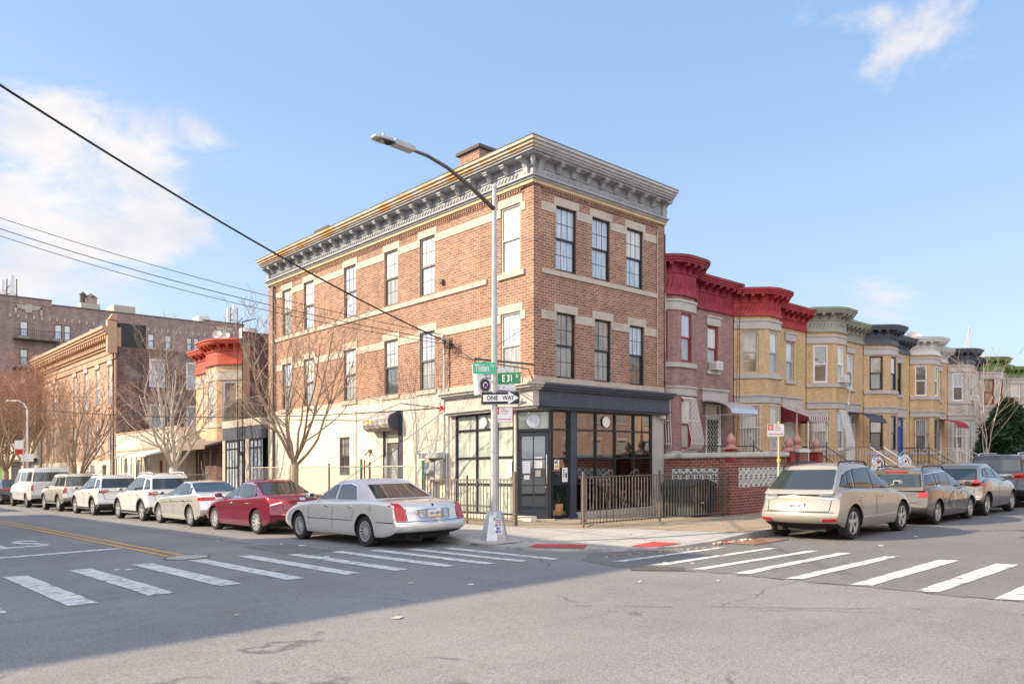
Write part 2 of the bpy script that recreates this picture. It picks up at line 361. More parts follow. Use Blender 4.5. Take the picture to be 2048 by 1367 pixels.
# ------------------------------------------------------------ windows / trims shared by buildings
def window(parent,w,u0,u1,z0,z1,fm,up,lo,inset=.10,mun=(3,2),fw=.05,mt=.012,muncol=None,sill=None,name='window',outer=0.):
    b=MB().mat(M[fm]); n1=-inset+outer; n0=-inset-.07
    b.ob(w,u0,u0+fw,n1,n0,z0,z1); b.ob(w,u1-fw,u1,n1,n0,z0,z1); b.ob(w,u0+fw,u1-fw,n1,n0,z1-fw,z1); b.ob(w,u0+fw,u1-fw,n1,n0,z0,z0+fw)
    zm=(z0+z1)/2
    b.ob(w,u0+fw,u1-fw,n1-.012,n0,zm-.03,zm+.03)
    b.ob(w,u0+fw,u0+fw+.025,n1-.03,n0,z0+fw,zm-.03); b.ob(w,u1-fw-.025,u1-fw,n1-.03,n0,z0+fw,zm-.03)
    if mun:
        if muncol: b.mat(M[muncol])
        a0,a1=u0+fw,u1-fw
        for (c0,c1,nn) in ((zm+.03,z1-fw,n1-.030),(z0+fw,zm-.03,n1-.05)):
            for k in range(1,mun[0]):
                x=a0+(a1-a0)*k/mun[0]; b.ob(w,x-mt/2,x+mt/2,nn,nn-.012,c0,c1)
            for k in range(1,mun[1]):
                z=c0+(c1-c0)*k/mun[1]; b.ob(w,a0,a1,nn+.002,nn-.010,z-mt/2,z+mt/2)
    fr=b.build(name,parent)
    p=MB().mat(M[up]); p.ob(w,u0+fw-.01,u1-fw+.01,n1-.040,n1-.048,zm,z1-fw+.01); p.build('pane',fr)
    p=MB().mat(M[lo]); p.ob(w,u0+fw-.01,u1-fw+.01,n1-.056,n1-.066,z0+fw-.01,zm); p.build('pane',fr)
    return fr
def cover(b,w,u0,u1,z0,z1,depth):  # dark closing behind an opening
    b.ob(w,u0-.02,u1+.02,-depth-.02,-depth-.05,z0-.02,z1+.02)
# ------------------------------------------------------------ corner building
W,D=6.19,16.32
CB=empty('corner_building',(W/2,D/2,.15),'three storey red brick corner building with grey bracketed cornice and dark shopfront','building')
wR=WF((0,0),(W,0)); wL=WF((0,D),(0,0)); wBk=WF((W,D),(0,D)); wSd=WF((W,0),(W,D))
R3=[(.94,1.82,7.40,9.27),(2.52,3.37,7.40,9.27),(4.19,5.04,7.40,9.27)]
R2=[(.96,1.77,4.28,6.18),(2.64,3.42,4.28,6.18),(4.34,5.10,4.28,6.18)]
Ly=[(14.23,15.02),(12.36,13.17),(9.26,10.10),(6.58,7.40),(4.51,5.32),(.51,1.34)]
L3=[(D-b,D-a,7.37,9.28) for a,b in Ly]; L2=[(D-b,D-a,4.28,6.18) for a,b in Ly]
b=MB().mat(M['brick_main'])
b.panel(wR,0,W,3.45,10.0,R3+R2,.16); b.panel(wL,0,D,4.19,10.0,L3+L2,.16)
b.panel(wBk,0,W,0,10.0,[]); b.panel(wSd,0,D,0,10.3,[])
b.mat(M['roofing']); b.poly([(0,0,10.3),(W,0,10.3),(W,D,10.3),(0,D,10.3)])
b.build('wall',CB)
# corner piers of brick standing proud
b=MB().mat(M['brick_main'])
for (a,c) in ((0,.30),(5.80,W)): b.ob(wR,a,c,.025,0,4.26,9.66)
b.build('brick_pier',CB)
# corbel of header bricks under the cornice
b=MB().mat(M['brick_main'])
for k in range(52): b.ob(wR,.38+k*.104,.38+k*.104+.056,.045,0,9.575,9.64)
b.ob(wR,.32,5.78,.055,0,9.64,9.69); b.ob(wR,.32,5.78,.02,0,9.545,9.575)
b.build('brick_corbel',CB); b=MB().mat(M['brick_main'])
for k in range(148): b.ob(wL,.36+k*.105,.36+k*.105+.056,.05,0,9.57,9.64)
b.ob(wL,.3,D-.35,.06,0,9.64,9.69); b.ob(wL,.3,D-.35,.025,0,9.53,9.57)
b.build('brick_corbel',CB)
# stone trim
b=MB().mat(M['stone'])
def stepband(w,hs,zt,u0,u1,pr=.02):
    # lintel blocks + band between
    prev=u0
    for (a,c,z0,z1) in sorted(hs):
        b.ob(w,a-.10,c+.10,pr,0,z1+.0,z1+.24)
        if a-.0-prev>.01: b.ob(w,prev,a-.001,pr-.003,0,z1-.25,z1+.001)
        prev=c+.001
    b.ob(w,prev,u1,pr-.003,0,hs[0][3]-.25,hs[0][3]+.001)
stepband(wR,R3,0,.32,5.78); stepband(wR,R2,0,.32,5.78)
stepband(wL,L3,0,.5,D-.30); stepband(wL,L2,0,.5,D-.30)
b.ob(wR,.32,5.78,.045,0,7.22,7.36); b.ob(wR,.0,W,.05,0,4.10,4.26)
b.ob(wL,.35,D-1.95,.045,0,7.19,7.345); b.ob(wL,D-1.45,D-.33,.06,0,7.19,7.345); 
b.ob(wL,0,D,.03,0,4.06,4.245)
for h in L2: b.ob(wL,h[0]-.12,h[1]+.12,.07,0,4.13,4.27)
b.build('stone_trim',CB)
# stucco base on the avenue side
sw=(D-10.39,D-9.67,1.5,2.93); dr=(D-7.46,D-6.42,.2,3.05)
b=MB().mat(M['stucco']); wLs=WF((-.02,D),(-.02,0)); b.panel(wLs,0,D-3.62,.05,4.10,[sw,dr],.2); b.ob(wL,0,D-3.62,.02,0,4.10,4.103)
b.poly([wLs.pt(D-3.62,0,.05),wLs.pt(D-3.62,-.3,.05),wLs.pt(D-3.62,-.3,4.1),wLs.pt(D-3.62,0,4.1)])
b.ob(wL,D-3.62,D-.0,.0,-.15,.05,.30)   # knee wall below shopfront
b.build('stucco_base',CB)
b=MB().mat(M['black']); cover(b,wL,*sw,.2); cover(b,wL,*dr,.2); b.ob(wL,.02,D-3.7,-.25,-.3,.1,4.1); b.build('wall_backing',CB)
# stains, splash line and small pipes on the cream wall
b=MB().mat(M['stone_grey']); b.tube([(-.05,9.2,.3),(-.05,9.2,3.9)],.018,5); b.build('conduit',CB)
b=MB().mat(mat('splash_dirt',(.40,.36,.30),.9,var=.25,vs=4,stain=(1.2,(.62,.55,.45),.42,.6)))
b.ob(wLs,0,D-7.5,.004,0,.15,.62); b.ob(wLs,D-6.25,D-3.7,.004,0,.15,.60); b.build('splash_band',CB)
b=MB().mat(M['black']); b.tube([(-.04,D-1.0,3.9),(-.05,9.0,3.5),(-.05,6.4,3.95),(-.1,4.0,3.62)],.010,4); b.build('wall_cable',CB)
# windows
panes=['pane_sky','pane_grey','pane_white']
for k,h in enumerate(R3): window(CB,wR,*h,'black_paint',['pane_white','pane_sky','pane_white'][k] if k else 'pane_sky',['pane_sky','pane_sky','pane_sky'][k],inset=.05)
for k,h in enumerate(R2): window(CB,wR,*h,'black_paint',['pane_brown','pane_brown','pane_sky'][k],['pane_grey','pane_grey','pane_dark'][k],inset=.05)
for k,h in enumerate(L3): window(CB,wL,*h,'iron_tan' if k!=5 else 'shop_grey',['pane_white','pane_white','pane_sky','pane_white','pane_white','pane_white'][k],['pane_grey','pane_sky','pane_sky','pane_grey','pane_sky','pane_sky'][k],inset=.025)
for k,h in enumerate(L2): window(CB,wL,*h,'iron_tan' if k!=5 else 'shop_grey',['pane_sky','pane_white','pane_white','pane_white','pane_sky','pane_sky'][k],['pane_grey','pane_grey','pane_grey','pane_dark','pane_grey','pane_grey'][k],inset=.025)
o=window(CB,wLs,*sw,'iron_tan','pane_grey','pane_dark',inset=.05); 
g=MB().mat(M['iron_tan'])
for k in range(5): g.ob(wLs,sw[0]+.08+k*.14,sw[0]+.095+k*.14,.02,.005,sw[2]+.02,sw[3]-.02)
for z in (1.8,2.3,2.7): g.ob(wLs,sw[0],sw[1],.022,.004,z,z+.015)
g.build('window_guard',CB)
# cornice
b=MB().mat(M['tan_strip']); b.box(-.10,W+.0,-.10,D,9.69,9.79)
b.mat(M['cornice_grey'])
b.box(-.14,W+.02,-.14,D,9.79,9.85); b.box(-.20,W+.02,-.20,D,9.85,9.90)
b.box(-.10,W+.02,-.10,D,9.90,10.36)
b.box(-.13,W+.02,-.13,D,10.13,10.16)
WE,DE=W-.12,D-.18
b.box(-.40,WE,-.40,DE,10.36,10.41)
b.box(-.47,WE+.01,-.47,DE+.01,10.41,10.47)
def crown(o_,za,zb,k):
    b.mat(M['cornice_rust']); b.box(-o_,-.30,-o_,DE+k,za,zb); b.mat(M['cornice_stain']); b.box(-.30,WE+k,-o_,DE+k,za,zb)
crown(.52,10.47,10.53,.02); crown(.58,10.53,10.61,.04); crown(.64,10.61,10.69,.06)
b.mat(M['roofing']); b.box(-.655,WE+.07,-.655,DE+.07,10.69,10.71)
cn=b.build('cornice',CB)
# frieze ornament, running wave of leaves
b=MB().mat(M['cornice_grey'])
def orn(w,u):
    P=[]
    for t in range(7):
        a=t/6; P.append(w.pt(u+.13*a-.02,.108+.010*math.sin(a*3.14),9.93+.15*(a**1.5)))
    b.tube(P,[.006,.012,.015,.016,.014,.011,.006],4)
    P=[w.pt(u+.10+.03*math.cos(g),.108,10.02+.03*math.sin(g)) for g in [k*.9 for k in range(6)]]
    b.tube(P,.008,4)
for k in range(37): orn(wR,.42+k*.145)
b.build('frieze_ornament',cn); b=MB().mat(M['cornice_grey'])
for k in range(104): orn(wL,.35+k*.149)
b.build('frieze_ornament',cn)
b=MB().mat(M['cornice_grey'])
for k in range(110): b.ob(wR,.3+k*.05,.3+k*.05+.026,.13,.1,10.16,10.195)
b.build('dentil_course',cn); b=MB().mat(M['cornice_grey'])
for k in range(315): b.ob(wL,.3+k*.05,.3+k*.05+.026,.13,.1,10.16,10.195)
b.build('dentil_course',cn)
def bracket(w,u,hw=.075,zb=10.12,zt=10.36,pr=.30,n0=.10):
    b=MB().mat(M['cornice_grey'])
    prof=[(n0,zb),(n0+.06,zb-.0),(n0+.10,zb+.04),(n0+.13,zb+(zt-zb)*.35),(n0+.17,zb+(zt-zb)*.55),(n0+pr*.75,zt-.10),(n0+pr-.03,zt-.09),(n0+pr-.03,zt-.04),(n0,zt-.04)]
    b.wprism(w,prof,u-hw,u+hw)
    b.ob(w,u-hw-.02,u+hw+.02,n0+pr,n0,zt-.04,zt-.003)
    b.build('bracket',cn)
for k in range(8): bracket(wR,.86+k*.645)
for k in range(21): bracket(wL,.72+k*.735)
def bigbracket(w,u,hw=.09):
    b=MB().mat(M['cornice_grey'])
    prof=[(.1,9.91),(.15,9.91),(.17,10.0),(.18,10.12),(.22,10.22),(.29,10.29),(.38,10.30),(.41,10.32),(.41,10.357),(.1,10.357)]
    b.wprism(w,prof,u-hw,u+hw); b.ob(w,u-hw-.025,u+hw+.025,.43,.1,10.32,10.358); b.build('corner_bracket',cn)
bigbracket(wR,.14); bigbracket(wR,W-.22); bigbracket(wL,D-.14); bigbracket(wL,.28)
b=MB().mat(M['cornice_grey']); b.lathe([(.005,-.28),(.05,-.24),(.035,-.19),(.07,-.14),(.075,-.02),(.09,-.003)],(-.22,-.22,10.36),seg=8); b.build('corner_pendant',cn,smooth=True)
# chimneys
for (x,y,s,h) in ((.95,3.45,.5,11.75),(.7,12.3,.45,11.25)):
    b=MB().mat(M['brick_main']); b.box(x-s*.8,x+s*.8,y-s,y+s,10.3,h); b.mat(M['roofing']); b.box(x-s*.8-.08,x+s*.8+.08,y-s-.08,y+s+.08,h,h+.1); b.build('chimney',CB)
# downspouts and cables
b=MB().mat(M['iron']); b.tube([(-.08,D-.62,.3),(-.08,D-.62,9.6)],.05,6); b.build('downspout',CB)
b=MB().mat(M['stone']); b.tube([(5.76,-.05,4.3),(5.76,-.05,9.5)],.015,4); b.tube([(W+.02,-.06,4.5),(W-.05,-.08,6.5),(W+.02,-.05,8.6)],.012,4); b.mat(M['black']); b.tube([(W-.02,-.05,.6),(W-.02,-.06,9.4)],.02,4); b.build('cable',CB)
# ---- shopfront
SY=3.62
b=MB().mat(M['navy_paint'])   # street side fascia
b.ob(wR,.002,W+.04,.20,-.04,3.46,3.86); b.ob(wR,.0,W+.06,.26,-.04,3.41,3.46); b.ob(wR,.01,W,.18,-.04,3.34,3.41); b.ob(wR,.0,W+.1,.30,-.04,3.86,3.92); b.ob(wR,.0,W+.12,.38,-.04,3.92,3.99); b.ob(wR,.0,W+.14,.44,-.04,3.99,4.04)
b.mat(M['roofing']); b.ob(wR,.0,W+.13,.43,0,4.04,4.055)
b.build('shop_fascia',CB)
b=MB().mat(M['shop_grey'])
b.ob(wL,D-3.72,D+.20,.20,-.04,3.46,3.86); b.ob(wL,D-3.76,D+.26,.26,-.04,3.41,3.46); b.ob(wL,D-3.72,D+.18,.18,-.04,3.34,3.41); b.ob(wL,D-3.80,D+.30,.30,-.04,3.86,3.92); b.ob(wL,D-3.86,D+.38,.38,-.04,3.92,3.99); b.ob(wL,D-3.9,D+.44,.44,-.04,3.99,4.04)
b.mat(M['tan_strip']); b.ob(wL,D-3.88,D+.43,.42,0,4.04,4.06)
b.build('shop_fascia',CB)
# soffit + interior shell
b=MB().mat(M['stucco_grey']); b.box(.02,W-.1,.02,3.5,3.32,3.36)
b.mat(M['stucco_grey']); b.box(.1,W-.05,3.45,3.5,.1,3.3); b.mat(M['stucco_grey']); b.box(W-.1,W-.05,.05,3.5,.1,3.3); b.mat(M['stone_grey']); b.prism([(.0,.75),(.7,.0),(W-.1,0),(W-.1,3.5),(0,3.5)],.10,.17)
b.build('shop_interior',CB)
def glazing(w,us,zs,gm,n=-.06,bar=.055,name='shop_window'):
    """mullion grid; us, zs = bar centres"""
    b=MB().mat(M['black_paint'])
    for u in us: b.ob(w,u-bar/2,u+bar/2,n+.05,n-.05,zs[0],zs[-1])
    for z in zs: b.ob(w,us[0]+bar/2,us[-1]-bar/2,n+.046,n-.046,z-bar/2,z+bar/2)
    fr=b.build(name,CB)
    p=MB().mat(M[gm] if isinstance(gm,str) else M[gm[0]])
    for i in range(len(us)-1):
        for j in range(len(zs)-1):
            if not isinstance(gm,str): p.mat(M[gm[(i+j)%len(gm)]])
            p.ob(w,us[i]+bar/2,us[i+1]-bar/2,n,n-.01,zs[j]+bar/2,zs[j+1]-bar/2)
    p.build('pane',fr); return fr
glazing(wR,[1.83,2.74,3.66,4.60,5.52],[.36,1.18,1.93,2.77,3.31],'shop_glass')
glazing(wL,[D-3.42,D-2.46,D-1.55,D-.82],[.33,1.20,2.0,2.85,3.31],'pane_frost')
glazing(wR,[.80,1.50],[.24,1.18,1.93,2.77,3.31],'shop_glass',bar=.06)
b=MB().mat(M['shop_grey']); b.ob(wR,5.56,W,.0,-.12,.1,3.40); b.ob(wL,D-3.62,D-3.45,.01,-.1,.30,3.4); b.ob(wL,D-.78,D-.70,.005,-.1,.1,3.4); b.build('shop_pier',CB)
b=MB().mat(M['stone']); b.ob(wR,1.72,5.56,.02,-.15,.1,.33); b.build('shop_plinth',CB)
b=MB().mat(M['navy_paint']); b.ob(wR,1.54,1.78,.04,-.12,.15,3.36); b.ob(wR,1.50,1.82,.07,-.12,.15,.27); b.ob(wR,1.51,1.81,.06,-.12,2.98,3.04); b.ob(wR,1.51,1.81,.06,-.12,1.86,1.9); b.build('iron_column',CB)
# chamfered door
wD=WF((0,.74),(.74,0)); dl=wD.len
b=MB().mat(M['black_paint'])
b.ob(wD,0,.09,.0,-.12,.17,3.36); b.ob(wD,dl-.07,dl,.0,-.12,.17,3.36); b.ob(wD,.09,dl-.07,.0,-.1,2.72,2.80); b.ob(wD,.09,dl-.07,0,-.1,3.28,3.36)
df=b.build('door_frame',CB)
p=MB().mat(M['pane_frost']); p.ob(wD,.09,dl-.07,-.04,-.05,2.80,3.28); p.build('transom_pane',df)
M['door_paint']=mat('door_paint',(.03,.034,.05),.4,var=.15); b=MB().mat(M['door_paint']); a0,a1=.10,dl-.08
b.ob(wD,a0,a0+.10,-.01,-.08,.2,2.70); b.ob(wD,a1-.10,a1,-.01,-.08,.2,2.70); b.ob(wD,a0+.10,a1-.10,-.01,-.08,2.58,2.70); b.ob(wD,a0+.10,a1-.10,-.01,-.08,.2,.42)
mid=(a0+a1)/2; b.ob(wD,mid-.02,mid+.02,-.014,-.07,.42,2.58)
for z in (1.17,1.92): b.ob(wD,a0+.1,a1-.1,-.016,-.07,z-.02,z+.02)
dd=b.build('door',CB)
p=MB().mat(M['door_glass']); p.ob(wD,a0+.1,a1-.1,-.04,-.05,.42,2.58); p.build('pane',dd)
b=MB().mat(M['chrome']); b.tube([wD.pt(a1-.05,.05,1.22),wD.pt(a1-.05,.05,2.05)],.016,8); b.tube([wD.pt(a1-.05,-.01,1.3),wD.pt(a1-.05,.05,1.3)],.01,6); b.tube([wD.pt(a1-.05,-.01,1.98),wD.pt(a1-.05,.05,1.98)],.01,6); b.lathe([(.02,-.01),(.02,.012)],wD.pt(a1-.05,0,1.1),'y',8); b.build('handle',dd)
def paper(par,w,u0,u1,z0,z1,m='white_flat',n=-.025,lines=5,label=None):
    b=MB().mat(M[m]); b.ob(w,u0,u1,n,n-.004,z0,z1); b.mat(M['stone_grey'])
    for k in range(lines):
        z=z1-(z1-z0)*(k+1)/(lines+1); b.ob(w,u0+.02,u1-.02-(.03 if k%2 else 0),n+.003,n,z-.004,z+.004)
    o=b.build('notice',None); tag(o,label,'notice'); return o
paper(None,wD,a0+.12,a0+.34,1.52,1.86,label='white paper notice on the left leaf of the corner door, beside the smaller ones')
paper(None,wD,a1-.42,a1-.18,1.66,1.98,label='white paper notice on the corner door nearest the long handle')
paper(None,wD,a0+.16,a0+.32,1.34,1.46,lines=1,label='small white card below the paper notice on the corner door')
paper(None,wD,a1-.38,a1-.22,1.42,1.60,'stone',lines=2,label='grey sticker at the middle of the corner door below a notice')
o=paper(None,wR,.88,1.10,1.62,1.90,'white_flat',n=-.02,lines=0,label='poster with black blots and a yellow patch in the sidelight by the door')
b=MB().mat(M['black_flat'])
for k in range(9): 
    x=.90+random.random()*.15; z=1.78+random.random()*.09; b.ob(wR,x,x+.03,-.012,-.016,z,z+.025)
b.mat(M['yellow_flat']); b.ob(wR,.93,1.07,-.012,-.016,1.66,1.74); b.build('poster_print',o)
o=paper(None,wR,1.22,1.46,1.24,1.66,'white_flat',n=-.02,lines=0,label='white poster with a dark phone picture in the sidelight, above the plant')
b=MB().mat(M['black_flat']); b.ob(wR,1.36,1.42,-.012,-.016,1.36,1.50)
for k in range(4): b.ob(wR,1.25,1.33,-.012,-.016,1.58-k*.06,1.595-k*.06)
b.build('poster_print',o)
o=paper(None,wL,D-1.78,D-1.60,1.62,2.0,'white_flat',n=.0,lines=0,label='blue and white poster in the avenue shop window, left of the lamp post')
b=MB().mat(M['sign_teal']); b.mat(mat('cyan_print',(.05,.3,.6),.4,var=0)); b.ob(wL,D-1.76,D-1.64,.008,.003,1.66,1.82); b.build('poster_print',o)
paper(None,wL,D-1.08,D-.88,1.42,1.9,n=.0,lines=7,label='tall white notice in the avenue shop window nearest the corner door')
def disc(w,u,z,r,n,m,label,rx=1.):
    b=MB().mat(M[m]); b.fprism(w,[(u+r*rx*math.cos(a*math.pi/12),z+r*math.sin(a*math.pi/12)) for a in range(24)],n,n-.03)
    o=b.build('round_sign',None); tag(o,label,'sign'); return o
disc(wL,D-2.1,3.06,.15,.03,'white_flat','plain white round sign in the top row of the avenue shop window')
disc(wR,3.2,3.05,.17,.0,'white_flat','plain white round sign in the top row of the street shop window')
o=disc(wD,dl*.5,3.02,.19,.05,'alu','round silver sign hanging over the corner door')
b=MB().mat(M['pane_sky']); b.fprism(wD,[(dl*.5+.15*math.cos(a*math.pi/12),3.02+.15*math.sin(a*math.pi/12)) for a in range(24)],.056,.05); b.build('sign_face',o)
b=MB().mat(M['black_paint']); b.tube([wD.pt(dl*.45,-.02,3.32),wD.pt(dl*.42,.2,3.36),wD.pt(dl*.4,.26,3.26)],.012,6); b.mat(M['white_trim']); b.lathe([(.02,-.05),(.045,0),(.0,.04)],wD.pt(dl*.4,.27,3.24),seg=8); b.build('lamp_arm',o)
# plant in basket standing in the sidelight
pl=empty('potted_plant',(1.14,.0,.24),'green grassy plant in a round woven basket inside the sidelight','plant')
b=MB().mat(M['basket']); b.lathe([(.14,0),(.20,.05),(.22,.30),(.21,.36),(.17,.36),(.16,.30)],(1.14,.20,.24),seg=20); b.build('basket',pl,smooth=True)
b=MB().mat(M['leaf_green']); rr=random.Random(3)
for k in range(90):
    a=rr.random()*6.28; q=rr.random()*.13; x,y=1.14+q*math.cos(a),.20+q*math.sin(a); h=.25+rr.random()*.2; dx,dy=.1*math.cos(a)*rr.random(),.1*math.sin(a)*rr.random()
    b.poly([(x-.012,y,.56),(x+.012,y,.56),(x+dx,y+dy,.56+h)])
b.build('leaves',pl)
# side door on the avenue
dL=empty('x',(0,0,0)); bpy.data.objects.remove(dL)
b=MB().mat(M['black_paint']); u0,u1,z0,z1=dr
b.ob(wLs,u0,u0+.12,.012,-.15,z0,z1); b.ob(wLs,u1-.10,u1,.012,-.15,z0,z1); b.mat(M['shop_grey']); b.ob(wLs,u0+.12,u0+.2,-.02,-.15,z0,z1); b.ob(wLs,u0+.2,u1-.1,-.06,-.15,2.78,z1); b.mat(M['stucco']); b.ob(wLs,u0+.2,u1-.1,-.04,-.06,2.62,2.9)
sd=b.build('side_door',CB)
b=MB().mat(M['iron_tan']); b.ob(wLs,u0+.28,u1-.12,-.08,-.12,z0,2.6); b.mat(M['pane_grey']); b.ob(wLs,u0+.42,u1-.26,-.07,-.09,.6,2.4); b.build('door_leaf',sd)
# striped vinyl awning over side door, octagonal profile
b=MB().mat(M['awn_grey']); ua,ub=D-8.02,D-6.42
prof=[(.0,3.02),(.28,3.02),(.44,3.12),(.50,3.24),(.50,3.42),(.42,3.55),(.0,3.72)]
b.wprism(wLs,prof,ua,ub-.01); b.mat(M['awn_dark']); b.wprism(wLs,[(p[0],p[1]) for p in prof],ub-.01,ub); b.mat(M['tan_strip']); b.ob(wLs,ua,ub,.43,.0,3.715,3.73) if False else None
b.mat(M['yellow_flat']); b.ob(wLs,ua+.25,ua+.55,.505,.5,3.30,3.38)
aw=b.build('door_awning',CB)
b=MB().mat(M['awn_dark']); b.ob(wLs,D-6.42,D-6.28,.04,.0,.2,3.7); b.build('door_side_panel',CB)
# twin spot lamp by door, camera, alarm box: small fittings
def fit(name,label,cat,mm,parts):
    b=MB().mat(M[mm]); parts(b); o=b.build(name,None); tag(o,label,cat); return o
fit('wall_lamp','small twin-head floodlight on the cream wall left of the side door','lamp','iron',lambda b:(b.lathe([(.03,0),(.05,.06),(.05,.08)],(-.07,8.25,2.35),'x',8),b.tube([(-.06,8.25,2.35),(-.12,8.15,2.28),(-.14,8.10,2.2)],.025,6),b.tube([(-.06,8.3,2.35),(-.12,8.4,2.28),(-.14,8.45,2.2)],.025,6),b.box(-.1,-.02,8.2,8.3,2.32,2.42)))
fit('security_camera','white dome security camera on the shop pier at the right end','camera','white_trim',lambda b:(b.box(5.92,6.08,-.1,-.0,3.24,3.34),b.lathe([(.0,-.08),(.05,-.06),(.065,0),(.05,.05)],(6.0,-.12,3.26),'y',12)))
fit('security_camera','grey bullet camera on the shop fascia by the building corner','camera','galv',lambda b:(b.tube([(-.2,.25,3.62),(-.32,.3,3.58)],.03,6),b.tube([(-.30,.15,3.57),(-.36,.42,3.55)],.05,8)))
fit('wall_lamp','tiny dark lamp on the brick between two upper avenue windows','lamp','iron',lambda b:(b.box(-.1,0,4.02,4.14,7.6,7.72),b.lathe([(.04,-.0),(.06,.08)],(-.1,4.08,7.6),'x',8)))
# stone step
b=MB().mat(M['stone']); b.prism([(-.25,.62),(.62,-.25),(.9,.0),(.0,.9)],.12,.19); b.build('door_step',CB)
# hanging box sign on iron bracket bar
b=MB().mat(M['iron']); b.tube([(0,-.02,4.58),(-2.12,-.02,4.56)],.03,6); b.tube([(-.2,-.02,4.44),(-1.9,-.02,4.50)],.018,6); b.tube([(-.2,-.02,4.44),(0,-.02,4.1)],.015,6); b.tube([(-2.1,-.02,4.56),(-.02,.0,5.75)],.008,4); b.tube([(-2.1,-.02,4.56),(-.02,1.9,5.35)],.008,4)
b.lathe([(.03,-.05),(.06,0),(.03,.05)],(-2.14,-.02,4.56),'x',8)
hb=b.build('sign_bracket',None); tag(hb,'dark iron bracket bar with stay wires projecting from the building corner','bracket')
bs=empty('hanging_sign',(-1.35,-.02,4.0),'white hanging box sign with round seal, tilted under its bracket bar','sign')
ang=-6.5
def rot(px_,pz): 
    a=R(ang); c,s_=math.cos(a),math.sin(a); return (-1.44+(px_*c+pz*s_), 4.02+(-px_*s_*0+pz*c))
b=MB().mat(M['white_trim']); q=[(-.72,-.40),(.66,-.36),(.66,.36),(-.72,.40)]
P=[rot(*p) for p in q]
i=[(p[0],-.10,p[1]) for p in P]+[(p[0],.06,p[1]) for p in P]
b.v+=i; 
for f in ((0,1,2,3),(7,6,5,4),(0,4,5,1),(1,5,6,2),(2,6,7,3),(3,7,4,0)): b.f.append(list(f)); b.m.append(0)
b.build('panel',bs)
b=MB().mat(M['iron']); b.tube([(-2.05,-.02,4.56),(-2.0,-.02,4.36)],.01,4); b.tube([(-.75,-.02,4.5),(-.72,-.02,4.33)],.01,4); b.build('hanger',bs)
X=(1,0,0.0); Y=(-math.sin(R(6.5))*1.0,0,math.cos(R(6.5)))
def st(s,size,px_,pz,m,sx=.8,bold=0): 
    p=rot(px_,pz); text('lettering',s,size,(p[0],-.103,p[1]),(1,0,0),(0,0,1),M[m],bs,'LEFT',sx,bold=bold)
st('KEVIN S.',.19,-.50,.19,'blue_flat',.75,.004); st('THE NEW YORK S',.07,-.42,.06,'blue_flat'); st('21      STATE',.10,-.05,-.05,'blue_flat'); st('D      Y',.10,.0,-.17,'blue_flat'); st('or',.09,.36,.27,'blue_flat')
b=MB(); 
cx,cz=rot(-.46,-.14)
wS=WF((cx-1,-.10),(cx+1,-.10))
def dd_(r,n,m): b.mat(M[m]); b.fprism(wS,[(1+r*math.cos(a*math.pi/16),cz+r*math.sin(a*math.pi/16)) for a in range(32)],n,n-.004)
dd_(.185,.006,'black_flat'); dd_(.165,.010,'stone'); dd_(.150,.014,'black_flat'); dd_(.085,.018,'white_flat')
b.mat(M['blue_flat']); b.ob(wS,.95,1.05,.022,.018,cz-.06,cz+.05); b.mat(M['red_flat']); b.ob(wS,1.02,1.07,.023,.018,cz-.05,cz+.0); b.build('seal',bs)
b=MB().mat(M['blue_flat']); p=rot(.1,-.27); b.box(p[0]-.25,p[0]+.35,-.108,-.104,p[1]-.03,p[1]+.03); b.build('blue_bar',bs)
# service mast, meters
sm=empty('service_mast',(-.15,3.85,.15),'tall grey service mast with weatherhead on the cream wall','mast')
b=MB().mat(M['galv']); b.tube([(-.14,3.85,2.0),(-.14,3.85,5.75),(-.16,3.86,5.86),(-.24,3.86,5.88)],.04,8); b.tube([(-.10,3.78,.2),(-.10,3.78,2.2)],.03,6); b.build('conduit',sm)
b=MB().mat(M['galv']); b.lathe([(.05,0),(.09,.05),(.09,.14),(.03,.2)],(-.2,3.72,5.72),'y',10); b.build('weatherhead',sm,smooth=True)
b=MB().mat(M['black']); rr=random.Random(5)
for k in range(7):
    P=[(-.25,3.8,5.8)]; 
    for j in range(6): P.append((-.2-.05*rr.random(),3.8-.5*rr.random(),5.75-.5*rr.random()))
    b.tube(P,.008,3)
b.build('loose_wires',sm)
b=MB().mat(M['red_flat']); b.box(-.2,-.1,3.95,4.02,3.55,3.68); b.tube([(-.17,4.05,3.52),(-.17,3.75,3.62)],.02,6); b.build('insulator',sm)
em=empty('electric_meter_box',(-.2,4.35,.15),'grey electric meter boxes under a metal hood on the cream wall','meter box')
b=MB().mat(M['galv']); b.box(-.42,-.03,3.85,4.85,2.03,2.20); b.build('hood',em)
b=MB().mat(M['galv']); b.box(-.30,-.02,3.86,4.12,1.3,2.0); b.box(-.28,-.02,4.2,4.75,1.35,1.9); b.lathe([(.085,0),(.085,-.14),(.06,-.17)],(-.28,4.58,1.6),'x',14); b.lathe([(.085,0),(.085,-.14),(.06,-.17)],(-.28,4.36,1.6),'x',14); b.build('box',em)
b=MB().mat(M['galv']); b.box(-.2,-.02,4.36,4.5,.15,1.35); b.build('riser',em)

